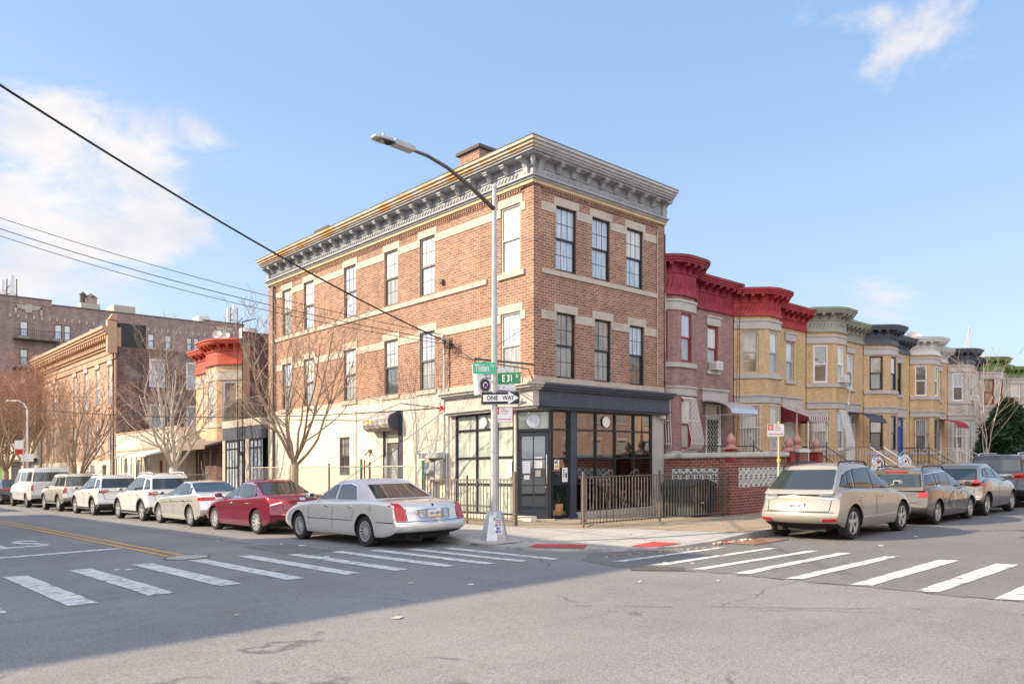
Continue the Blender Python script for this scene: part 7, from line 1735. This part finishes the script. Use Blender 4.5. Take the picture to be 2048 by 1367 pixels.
# tactile pads with domes
def pad(P):
    b=MB().mat(M['tactile']); Q=[(p[0],p[1],zs(*p)+.012) for p in P]; b.poly(Q)
    n=10
    for i in range(n):
        for j in range(n):
            u,v=(i+.5)/n,(j+.5)/n
            x=(P[0][0]*(1-u)+P[1][0]*u)*(1-v)+(P[3][0]*(1-u)+P[2][0]*u)*v; y=(P[0][1]*(1-u)+P[1][1]*u)*(1-v)+(P[3][1]*(1-u)+P[2][1]*u)*v
            z=zs(x,y)+.012; b.lathe([(.028,0),(.018,.008)],(x,y,z),seg=6)
    return struct(b.build('tactile_paving'))
pad([(-4.22,-4.08),(-3.62,-3.75),(-3.05,-4.72),(-3.62,-5.12)]); pad([(-2.75,-5.62),(-1.75,-5.45),(-1.70,-6.15),(-2.70,-6.05)])
# markings (thin sheets, with slightly worn ragged edges)
def sheet(name,P,m,z=.008,n=10,jit=.012,sd=0,bend=0.):
    rr=random.Random(sd); b=MB().mat(M[m]); (a,c,d,e)=P
    L_=[];R_=[]
    for k in range(n+1):
        t=k/n; jx=(rr.random()-.5)*jit*2; jy=(rr.random()-.5)*jit*2
        L_.append((a[0]+(e[0]-a[0])*t+jx*.6,a[1]+(e[1]-a[1])*t+jy*.6)); R_.append((c[0]+(d[0]-c[0])*t+jy,c[1]+(d[1]-c[1])*t+jx))
    for k in range(n): b.poly([(L_[k][0],L_[k][1],z),(R_[k][0],R_[k][1],z),(R_[k+1][0],R_[k+1][1],z),(L_[k+1][0],L_[k+1][1],z)])
    return b.build(name)
xs=[-13.76,-12.74,-11.71,-10.67,-9.68,-8.76,-7.95,-7.1,-6.42,-5.8,-5.2]
y0=[-.1,-.15,-.06,-.08,-.24,-.36,-.9,-1.14,-1.55,-2.0,-2.5]; y1=[-4.2,-4.28,-4.2,-4.1,-4.3,-4.52,-4.75,-5.0,-5.3,-5.5,-5.75]
for k,x in enumerate(xs):
    w_=.35 if x<-10 else .30-.012*(k-4)
    o=sheet('crosswalk_stripe',[(x,y0[k]),(x+w_,y0[k]-.06),(x+w_,y1[k]-.02),(x,y1[k])],'road_white',sd=k); struct(o)
ys=[-6.78,-7.60,-8.42,-9.2,-10.05,-11.0,-11.85,-12.75,-13.65]
for k,y in enumerate(ys):
    h=.16+.012*k; o=sheet('crosswalk_stripe',[(-4.72,y+.02),(-4.60,y-h),(-1.0 if k else -1.5,y-h-.18*(k<3)-.0),(-1.1 if k else -1.6,y-.18*(k<3)+.08*(k>4))],'road_white',z=.011,sd=50+k); struct(o)
for dx in (0,.27):
    o=sheet('centre_line',[(-9.74+dx,.85),(-9.62+dx,.85),(-9.50+dx,60),(-9.62+dx,60)],'road_yellow',sd=90,n=40,jit=.006); struct(o)
o=sheet('stop_line',[(-14.6,3.25),(-14.6,3.62),(-9.78,3.68),(-9.78,3.35)],'road_white',sd=91); struct(o)
# STOP painted for traffic driving toward the crossing (read from the far side)
tx=text('stop_lettering','STOP',1.0,(-12.25,7.0,.005),(-1,0,0),(0,-1,0),M['road_white'],None,'CENTER',.92,extr=.001,bold=.02)
for v in tx.data.vertices: v.co.y=7.0+(v.co.y-7.0)*3.1; v.co.x=-12.2+(v.co.x+12.25)*1.45
struct(tx)
# manhole, utility plate, storm drain, litter
# tar seams and older patches in the asphalt
M['tar']=mat('tar',(.055,.053,.052),.7,var=.3,vs=6)
M['asphalt_patch']=asph('asphalt_patch',(.155,.152,.150))
def seamline(pts,w,sd):
    rr=random.Random(sd); b=MB().mat(M['tar']); P=[]
    for a,c in zip(pts,pts[1:]):
        n=max(2,int(math.hypot(c[0]-a[0],c[1]-a[1])/.22))
        for k in range(n): P.append((a[0]+(c[0]-a[0])*k/n+rr.gauss(0,.03),a[1]+(c[1]-a[1])*k/n+rr.gauss(0,.03)))
    for p,q in zip(P,P[1:]):
        if rr.random()<.22: continue
        d=Vector((q[0]-p[0],q[1]-p[1])).normalized(); n_=Vector((-d.y,d.x)); w0=w*(.3+rr.random()); w1=w*(.3+rr.random())
        b.poly([(p[0]-n_.x*w0,p[1]-n_.y*w0,.0065),(q[0]-n_.x*w1,q[1]-n_.y*w1,.0065),(q[0]+n_.x*w1,q[1]+n_.y*w1,.0065),(p[0]+n_.x*w0,p[1]+n_.y*w0,.0065)])
    struct(b.build('tar_seam'))
seamline([(-4.9,-8.4),(-4.75,-11),(-4.68,-15)],.014,3)
seamline([(-8.4,-9.2),(-7.2,-10.7),(-6.0,-12.2),(-5.0,-14.4)],.006,4); seamline([(-7.4,.5),(-7.5,9),(-7.45,30)],.014,5)
def patch(P,sd):
    rr=random.Random(sd); Q=[]
    for a,c in zip(P,P[1:]+P[:1]):
        for k in range(5): Q.append((a[0]+(c[0]-a[0])*k/5+rr.gauss(0,.02),a[1]+(c[1]-a[1])*k/5+rr.gauss(0,.02),.0055))
    b=MB().mat(M['asphalt_patch']); b.poly(Q); struct(b.build('asphalt_patch'))
patch([(-7.9,-1.2),(-6.9,-1.0),(-6.8,1.6),(-7.8,1.5)],1); patch([(3,-12.3),(6.5,-12.2),(6.5,-10.9),(3,-11.0)],4)
mh=empty('manhole_cover',(-9.55,.30,0),'round iron manhole cover at the end of the yellow centre lines','manhole cover')
M['mh']=mat('mh',(.13,.12,.115),.6,metal=.3,var=.2,vs=8)
b=MB().mat(M['mh']); b.lathe([(.44,.002),(.44,.012),(.40,.014),(.39,.010)],(-9.5,.28,0),seg=36); b.mat(M['stone_grey'])
for i in range(-7,8):
    for j in range(-7,8):
        if math.hypot(i,j)<7.2: b.box(-9.5+i*.053-.02,-9.5+i*.053+.02,.28+j*.053-.02,.28+j*.053+.02,.010,.016)
b.build('cover',mh)
dg_=empty('storm_drain',(-.1,-6.95,0),'rusty slotted storm drain grate at the kerb with litter beside it','storm drain')
b=MB().mat(mat('rust_iron',(.22,.13,.09),.8,var=.3,vs=9)); 
for k in range(14): b.box(-.75+k*.1,-.70+k*.1,-7.25,-6.62,.005,.022)
b.box(-.82,.68,-7.30,-7.25,.005,.024); b.box(-.82,.68,-6.62,-6.57,.005,.024); b.build('grate',dg_)
b=MB().mat(M['black']); b.box(-.8,.66,-7.26,-6.6,.005,.012); b.build('pit',dg_)
b=MB().mat(M['mh']); b.poly([(-5.45,-7.75,.010),(-4.95,-8.45,.010),(-4.55,-8.15,.010),(-5.0,-7.45,.010)]); tag(b.build('utility_plate'),'dark utility cover plate in the road where the two asphalts meet','utility cover')
rr=random.Random(11); lit=[(-9.3,-3.1),(-8.1,-6.9),(-4.3,-7.6),(-4.05,-8.0),(-7.6,-1.9),(-6.9,1.4),(-7.2,4.4),(-7.5,3.6),(-6.8,.6),(-8.6,-6.1),(-6.3,-8.6),(-5.5,-9.4),(-11.5,-6.6),(-11.1,-.7),(-10.95,-.85),(-6.7,6.0),(.6,-9.3),(3.0,-9.1),(-10.3,-8.2)]
b=MB()
for k,(x,y) in enumerate(lit):
    b.mat(M['white_flat'] if k%3 else M['stone']); a=rr.random()*3; s_=.03+rr.random()*.06
    b.hexa([(x+s_*math.cos(a+q)*(1 if q in(0,) else .9),y+s_*.7*math.sin(a+q),zz) for zz in (.006,.014) for q in (0,1.5,3.1,4.6)])
o=b.build('litter'); tag(o,'scattered scraps of paper on the asphalt','litter',kind='stuff')
b=MB(); M['leaf_litter']=mat('leaf_litter',(.20,.14,.09),.9,var=.3,vs=20)
cols=[M['red_flat'],M['tan_strip'],M['white_flat'],M['stone'],M['leaf_litter']]
for k in range(60):
    b.mat(cols[k%5]); x=-1.2+rr.random()*1.3; y=-6.56-rr.random()*.16; s_=.02+rr.random()*.03
    b.hexa([(x+s_*math.cos(q+k),y+s_*math.sin(q+k),zz) for zz in (.01,.03+rr.random()*.02) for q in (0,1.5,3.1,4.6)])
for k in range(130):
    b.mat(cols[(k*7)%5] if k%4==0 else M['leaf_litter']); x=-4.2+rr.random()*.14; y=-1+rr.random()*17; s_=.015+rr.random()*.035
    b.hexa([(x+s_*math.cos(q+k),y+s_*math.sin(q+k),zz) for zz in (.004,.02) for q in (0,1.5,3.1,4.6)])
for k in range(90):
    b.mat(M['leaf_litter'] if k%3 else M['stone']); t=rr.random(); x=-4.4+t*2.6+rr.random()*.3; y=-6.0-t*.7-rr.random()*.25; s_=.01+rr.random()*.02
    b.hexa([(x+s_*math.cos(q+k),y+s_*math.sin(q+k),zz) for zz in (.004,.016) for q in (0,1.5,3.1,4.6)])
o=b.build('litter'); tag(o,'coloured litter and dry leaves swept along the gutter','litter',kind='stuff')
b=MB().mat(M['tar'])
for k in range(150):
    x=-4+rr.random()*9; y=-6.2+rr.random()*6
    if rr.random()<.4: x,y=-3.9+rr.random()*3.5,rr.random()*14
    if x>-.2 and y>-.3: continue
    s_=.012+rr.random()*.03; z=zs(x,y)+.008; b.poly([(x+s_*math.cos(q*1.05),y+s_*(.6+.4*rr.random())*math.sin(q*1.05),z) for q in range(6)])
tag(b.build('gum_spots'),'dark gum spots and specks on the corner pavement','gum spots',kind='stuff')
# ------------------------------------------------------------ houses across the street (off camera: they shade the avenue and mirror in the glass)
def plain_building(name,x0,x1,y0,y1,h,mt,label,cornice=True):
    e=empty(name,((x0+x1)/2,(y0+y1)/2,.14),label,'building')
    fs=[WF((x0,y0),(x1,y0)),WF((x1,y0),(x1,y1)),WF((x1,y1),(x0,y1)),WF((x0,y1),(x0,y0))]
    b=MB().mat(M[mt]); wins=[]
    for w in fs:
        n=max(1,int(w.len/2.4)); hs=[]
        for k in range(n):
            u=(k+.5)*w.len/n
            for z in [1.2+3.1*q for q in range(int((h-1.5)/3.1)+1)]:
                if z+1.9<h-.4: hs.append((u-.45,u+.45,z,z+1.8))
        b.panel(w,0,w.len,0,h,hs,.15); wins.append((w,hs))
    b.mat(M['roofing']); b.poly([(x0,y0,h-.3),(x1,y0,h-.3),(x1,y1,h-.3),(x0,y1,h-.3)]); b.build('wall',e)
    b=MB().mat(M['pane_grey'])
    for w,hs in wins:
        for q in hs: b.ob(w,q[0],q[1],-.10,-.14,q[2],q[3])
    o=b.build('window_panes',e); 
    b=MB().mat(M['stone'])
    for w,hs in wins:
        for q in hs: b.ob(w,q[0]-.1,q[1]+.1,.05,0,q[2]-.12,q[2]); b.ob(w,q[0]-.1,q[1]+.1,.03,0,q[3],q[3]+.2)
        b.ob(w,0,w.len,.12,0,h-.5,h-.2)
    b.build('trim',e); return e
plain_building('brick_building',-36,-19,4.6,12.6,12.1,'brick_far','four storey brick building across the avenue')
plain_building('brick_building',-50,-36.2,4.6,12.6,12.9,'brick_purple','taller brick building behind the avenue corner')
plain_building('brick_building',-36,-19,12.8,31.5,9.0,'brick_tan','long two storey brick building across the avenue')
plain_building('brick_building',-36,-19,36.5,48,9.0,'brick_far','brick house across the avenue beyond the gap')
plain_building('brick_building',-36,-19,51,90,8.6,'brick_tan','pale brick row far along the avenue')
for k in range(7): plain_building('brick_building',-3.5+k*9,5.3+k*9,-34,-21.5,9.2-.2*(k%3),['brick_cream','brick_cream','brick_grey','brick_far'][k%4],'brick row house across the side street, number %s from the corner'%(['one','two','three','four','five','six','seven'][k]))
# ------------------------------------------------------------ camera, light, sky
KG=.01757; Rv=(.7295,-.6838); C0=(-15.48,-15.65)
def grade(x,y): return KG*((x-C0[0])*Rv[0]+(y-C0[1])*Rv[1])
cam=bpy.data.cameras.new('camera'); co=bpy.data.objects.new('camera',cam); COL.objects.link(co); sc.camera=co
co.location=(C0[0],C0[1],1.72); az=math.atan2(.684,.7296)
co.rotation_euler=(R(90),0,-az); cam.sensor_width=36; cam.lens=1562/2048*36; cam.shift_y=(932.3-683.5)/2048; cam.clip_end=3000; cam.clip_start=.1
SUN_EL=30.; sd_=Vector((-.8*math.cos(R(SUN_EL)),.6*math.cos(R(SUN_EL)),math.sin(R(SUN_EL))))
sl=bpy.data.lights.new('sun','SUN'); sl.energy=3.9; sl.angle=R(.55); sl.color=(1.0,.81,.57)
so=bpy.data.objects.new('sun',sl); COL.objects.link(so); so.rotation_euler=(-sd_).to_track_quat('-Z','Y').to_euler(); so.location=(-30,20,40)
wd=bpy.data.worlds.new('World'); sc.world=wd; wd.use_nodes=True; nt=wd.node_tree; N=nt.nodes; L=nt.links
bg=N['Background']; sky=N.new('ShaderNodeTexSky'); sky.sky_type='NISHITA'; sky.sun_disc=False; sky.sun_elevation=R(SUN_EL); sky.sun_rotation=math.atan2(sd_.x,sd_.y); sky.air_density=1.0; sky.dust_density=1.6; sky.ozone_density=1.0; sky.altitude=0
tc=N.new('ShaderNodeTexCoord')
F_=Vector((.684,.7296,0)); Rr=Vector((.7295,-.6838,0))
def pdir(u,v):
    return (F_+Rr*((u-1024)/1562)+Vector((0,0,1))*((932.3-v)/1562)).normalized()
def M_(op,a,b_=None,c_=None):
    q=N.new('ShaderNodeMath'); q.operation=op
    for i,x in enumerate((a,b_,c_)):
        if x is None: continue
        if isinstance(x,(int,float)): q.inputs[i].default_value=x
        else: L.new(x,q.inputs[i])
    return q.outputs[0]
nrm=N.new('ShaderNodeVectorMath'); nrm.operation='NORMALIZE'; L.new(tc.outputs['Generated'],nrm.inputs[0])
def blob(u,v,r,amp,sq=1.):
    d=pdir(u,v); s=N.new('ShaderNodeVectorMath'); s.operation='SUBTRACT'; L.new(nrm.outputs[0],s.inputs[0]); s.inputs[1].default_value=d
    m_=N.new('ShaderNodeVectorMath'); m_.operation='MULTIPLY'; L.new(s.outputs[0],m_.inputs[0]); m_.inputs[1].default_value=(1,1,sq)
    l=N.new('ShaderNodeVectorMath'); l.operation='LENGTH'; L.new(m_.outputs[0],l.inputs[0])
    t=M_('SUBTRACT',1,M_('DIVIDE',l.outputs['Value'],r/1562)); return M_('MULTIPLY',M_('MAXIMUM',t,0),amp)
bl=None
for a in ((40,400,300,.85,1.4),(250,370,270,.78,1.5),(120,240,170,.35,1.6),(60,540,260,.45,2.),(400,470,200,.40,2.),(620,475,110,.32,1.5),(260,580,330,.36,3.),(1600,35,170,.40,2.2),(1690,40,100,.30,2.5),(1860,50,130,.50,.9),(1800,100,130,.42,.7),(1740,150,90,.34,1.0),(1525,535,80,.42,1.8),(1770,595,110,.50,1.8),(1300,560,200,.2,3.),(1950,640,260,.2,3)):
    x=blob(*a); bl=x if bl is None else M_('ADD',bl,x)
# unseen cloud bank added behind the camera to fill the shaded fronts with light
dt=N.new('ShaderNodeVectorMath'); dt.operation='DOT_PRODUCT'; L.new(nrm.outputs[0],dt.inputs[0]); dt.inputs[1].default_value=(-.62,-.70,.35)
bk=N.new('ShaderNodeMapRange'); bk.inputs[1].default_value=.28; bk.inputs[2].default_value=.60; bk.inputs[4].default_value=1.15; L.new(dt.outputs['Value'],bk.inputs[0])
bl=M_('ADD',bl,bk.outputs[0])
mp=N.new('ShaderNodeMapping'); mp.inputs['Scale'].default_value=(1,1,1.9); L.new(nrm.outputs[0],mp.inputs[0])
n1=N.new('ShaderNodeTexNoise'); n1.inputs['Scale'].default_value=6.5; n1.inputs['Detail'].default_value=12; n1.inputs['Roughness'].default_value=.62; n1.inputs['Distortion'].default_value=.5; L.new(mp.outputs[0],n1.inputs['Vector'])
dens=M_('SUBTRACT',M_('ADD',M_('MULTIPLY',M_('MINIMUM',bl,.95),.75),M_('MULTIPLY',n1.outputs['Fac'],1.9)),1.18)
mr=N.new('ShaderNodeMapRange'); mr.interpolation_type='SMOOTHSTEP'; mr.inputs[1].default_value=.06; mr.inputs[2].default_value=.55; mr.inputs[4].default_value=.95; L.new(dens,mr.inputs[0])
gate=M_('MULTIPLY',mr.outputs[0],M_('MINIMUM',M_('MULTIPLY',bl,5),1))
n2=N.new('ShaderNodeTexNoise'); n2.inputs['Scale'].default_value=11; n2.inputs['Detail'].default_value=6; L.new(mp.outputs[0],n2.inputs['Vector'])
cc=N.new('ShaderNodeMix'); cc.data_type='RGBA'; mxx=N.new('ShaderNodeMapRange'); mxx.inputs[1].default_value=.3; mxx.inputs[2].default_value=.7; L.new(n2.outputs['Fac'],mxx.inputs[0]); L.new(mxx.outputs[0],cc.inputs[0]); cc.inputs[6].default_value=(3.7,3.75,4.1,1); cc.inputs[7].default_value=(5.0,4.7,4.5,1)
mx=N.new('ShaderNodeMix'); mx.data_type='RGBA'; L.new(gate,mx.inputs[0])
hs=N.new('ShaderNodeHueSaturation'); hs.inputs['Saturation'].default_value=.85; L.new(sky.outputs[0],hs.inputs['Color'])
# thin high haze: lightens the dome evenly
hz=N.new('ShaderNodeMix'); hz.data_type='RGBA'; sx=N.new('ShaderNodeSeparateXYZ'); L.new(nrm.outputs[0],sx.inputs[0]); hr=N.new('ShaderNodeMapRange'); hr.inputs[1].default_value=.0; hr.inputs[2].default_value=.45; hr.inputs[3].default_value=1; hr.inputs[4].default_value=0; L.new(sx.outputs['Z'],hr.inputs[0]); hc=N.new('ShaderNodeMix'); hc.data_type='RGBA'; L.new(hr.outputs[0],hc.inputs[0]); hc.inputs[6].default_value=(1.75,3.0,5.1,1); hc.inputs[7].default_value=(3.5,4.4,5.3,1); L.new(hc.outputs[2],hz.inputs[7]); hz.inputs[0].default_value=.62; L.new(hs.outputs[0],hz.inputs[6]); hz.inputs[7].default_value=(1.75,3.0,5.1,1)
L.new(hz.outputs[2],mx.inputs[6]); bm=N.new('ShaderNodeMix'); bm.data_type='RGBA'; bm.inputs[0].default_value=1; bm.blend_type='MULTIPLY'; L.new(cc.outputs[2],bm.inputs[6]); q_=M_('ADD',1,M_('MULTIPLY',bk.outputs[0],1.15)); L.new(q_,bm.inputs[7]); L.new(bm.outputs[2],mx.inputs[7]); L.new(mx.outputs[2],bg.inputs['Color']); bg.inputs['Strength'].default_value=.10  # cloud colour brightened behind the camera for added fill
vs_=sc.view_settings; vs_.view_transform='Standard'; vs_.look='None'; vs_.exposure=1.1; vs_.gamma=1; vs_.use_curve_mapping=False
try:
    sc.cycles.max_bounces=6; sc.cycles.transparent_max_bounces=12; sc.cycles.caustics_reflective=False; sc.cycles.caustics_refractive=False; sc.cycles.sample_clamp_indirect=4
except Exception: pass
# ------------------------------------------------------------ every separate piece of a part becomes an object of its own
NOSPLIT=('lettering','frieze_ornament','dentil_course','brick_corbel','relief','wire_mesh','crown','trunk','litter','cover','door_seams','rim','wheel','body','underbody','tactile','fire_escape','poster_print','pickets','leaves','loose_wires','screen_blocks','kerb','sidewalk','pavement','window_guard','stop_line','plate','grate','cable','scrollwork','scroll_top','porch_grille','door_grille','terrace_railing','rail','badge','badge_trim','no_parking_symbol','border','seal','notice','mirror','mirror_glass','sill_cladding','window_trim','window_seal','plate_surround','splash_band','pit','wall_cable','windshield','rear_window','side_window','dented_panel','cut','wall_backing')
def split_parts():
    for o in list(COL.objects):
        if o.type!='MESH' or o.parent is None or o.name.split('.')[0] in NOSPLIT: continue
        me=o.data; n=len(me.vertices)
        if n<16 or n>6000: continue
        par=list(range(n))
        def find(a):
            while par[a]!=a: par[a]=par[par[a]]; a=par[a]
            return a
        for p in me.polygons:
            v=p.vertices; r=find(v[0])
            for k in v[1:]:
                q=find(k)
                if q!=r: par[q]=r
        comp={}
        for i in range(n): comp.setdefault(find(i),[]).append(i)
        if len(comp)<2 or len(comp)>400: continue
        ks=list(comp); bb=[]
        for k in ks:
            c=[me.vertices[i].co for i in comp[k]]; bb.append([min(v.x for v in c),max(v.x for v in c),min(v.y for v in c),max(v.y for v in c),min(v.z for v in c),max(v.z for v in c)])
        g=list(range(len(ks)))
        def f2(a):
            while g[a]!=a: g[a]=g[g[a]]; a=g[a]
            return a
        e=.03
        for a in range(len(ks)):
            A=bb[a]
            for b_ in range(a+1,len(ks)):
                B=bb[b_]
                if A[0]<B[1]+e and B[0]<A[1]+e and A[2]<B[3]+e and B[2]<A[3]+e and A[4]<B[5]+e and B[4]<A[5]+e:
                    x,y=f2(a),f2(b_)
                    if x!=y: g[y]=x
        cl={}
        for a in range(len(ks)): cl.setdefault(f2(a),[]).append(a)
        if len(cl)<2 or len(cl)>45: continue
        which={}
        for ci,(r,mem) in enumerate(cl.items()):
            for a in mem:
                for i in comp[ks[a]]: which[i]=ci
        uv=me.uv_layers.active
        sets=[[] for _ in cl]
        for p in me.polygons: sets[which[p.vertices[0]]].append(p.index)
        big=max(range(len(sets)),key=lambda k:len(sets[k])); base=o.name.split('.')[0]
        def sub(idx):
            vm={}; V=[]; F=[]; mi=[]; U=[]; sm=[]
            for pi in idx:
                p=me.polygons[pi]; f=[]
                for v in p.vertices:
                    if v not in vm: vm[v]=len(V); V.append(tuple(me.vertices[v].co))
                    f.append(vm[v])
                F.append(f); mi.append(p.material_index); sm.append(p.use_smooth)
                if uv: U+=[tuple(uv.data[l].uv) for l in p.loop_indices]
            m2=bpy.data.meshes.new(base); m2.from_pydata(V,[],F)
            for m_ in me.materials: m2.materials.append(m_)
            m2.polygons.foreach_set('material_index',mi); m2.polygons.foreach_set('use_smooth',sm)
            if uv:
                u2=m2.uv_layers.new(name='UVMap')
                for l,u_ in enumerate(U): u2.data[l].uv=u_
            return m2
        old=o.data; newm=[sub(x) for x in sets]
        for k,m2 in enumerate(newm):
            if k==big: continue
            c=bpy.data.objects.new(base,m2); COL.objects.link(c); c.parent=o.parent; c['_w']=list(o.get('_w',(0,0,0)))
        o.data=newm[big]; bpy.data.meshes.remove(old)
split_parts()
# ------------------------------------------------------------ street grade: the avenue falls away and the side street climbs by about one in eighty
bpy.context.view_layer.update()
objs=[o for o in COL.objects if o.type in('MESH','EMPTY')]
mw={o.name:o.matrix_world.copy() for o in objs}
new={}; cache={}; gv=Vector((KG*Rv[0],KG*Rv[1],0))
for o in objs:
    m=mw[o.name]; t=m.translation; n=m.copy(); n.translation=Vector((t.x,t.y,t.z+grade(t.x,t.y))); new[o.name]=n
for o in objs:
    p=new[o.parent.name] if o.parent else Matrix.Identity(4)
    o.matrix_parent_inverse=Matrix.Identity(4); o.matrix_basis=p.inverted()@new[o.name]
    if o.type=='MESH':
        L3_=new[o.name].to_3x3(); key=(o.data.name,tuple(round(x,4) for r_ in L3_ for x in r_))
        if key in cache: o.data=cache[key]; continue
        me=o.data if not any(k[0]==o.data.name for k in cache) else None
        if me is None or me.users>1:
            me=o.data.copy(); 
        inv=L3_.inverted(); z=inv@Vector((0,0,1)); g=L3_.transposed()@gv
        k_=len(me.vertices); a=[0.]*(3*k_); me.vertices.foreach_get('co',a)
        for i in range(0,3*k_,3):
            h=g.x*a[i]+g.y*a[i+1]+g.z*a[i+2]; a[i]+=z.x*h; a[i+1]+=z.y*h; a[i+2]+=z.z*h
        me.vertices.foreach_set('co',a); me.update()
        cache[key]=me; o.data=me
for o in COL.objects:
    if '_w' in o: del o['_w']
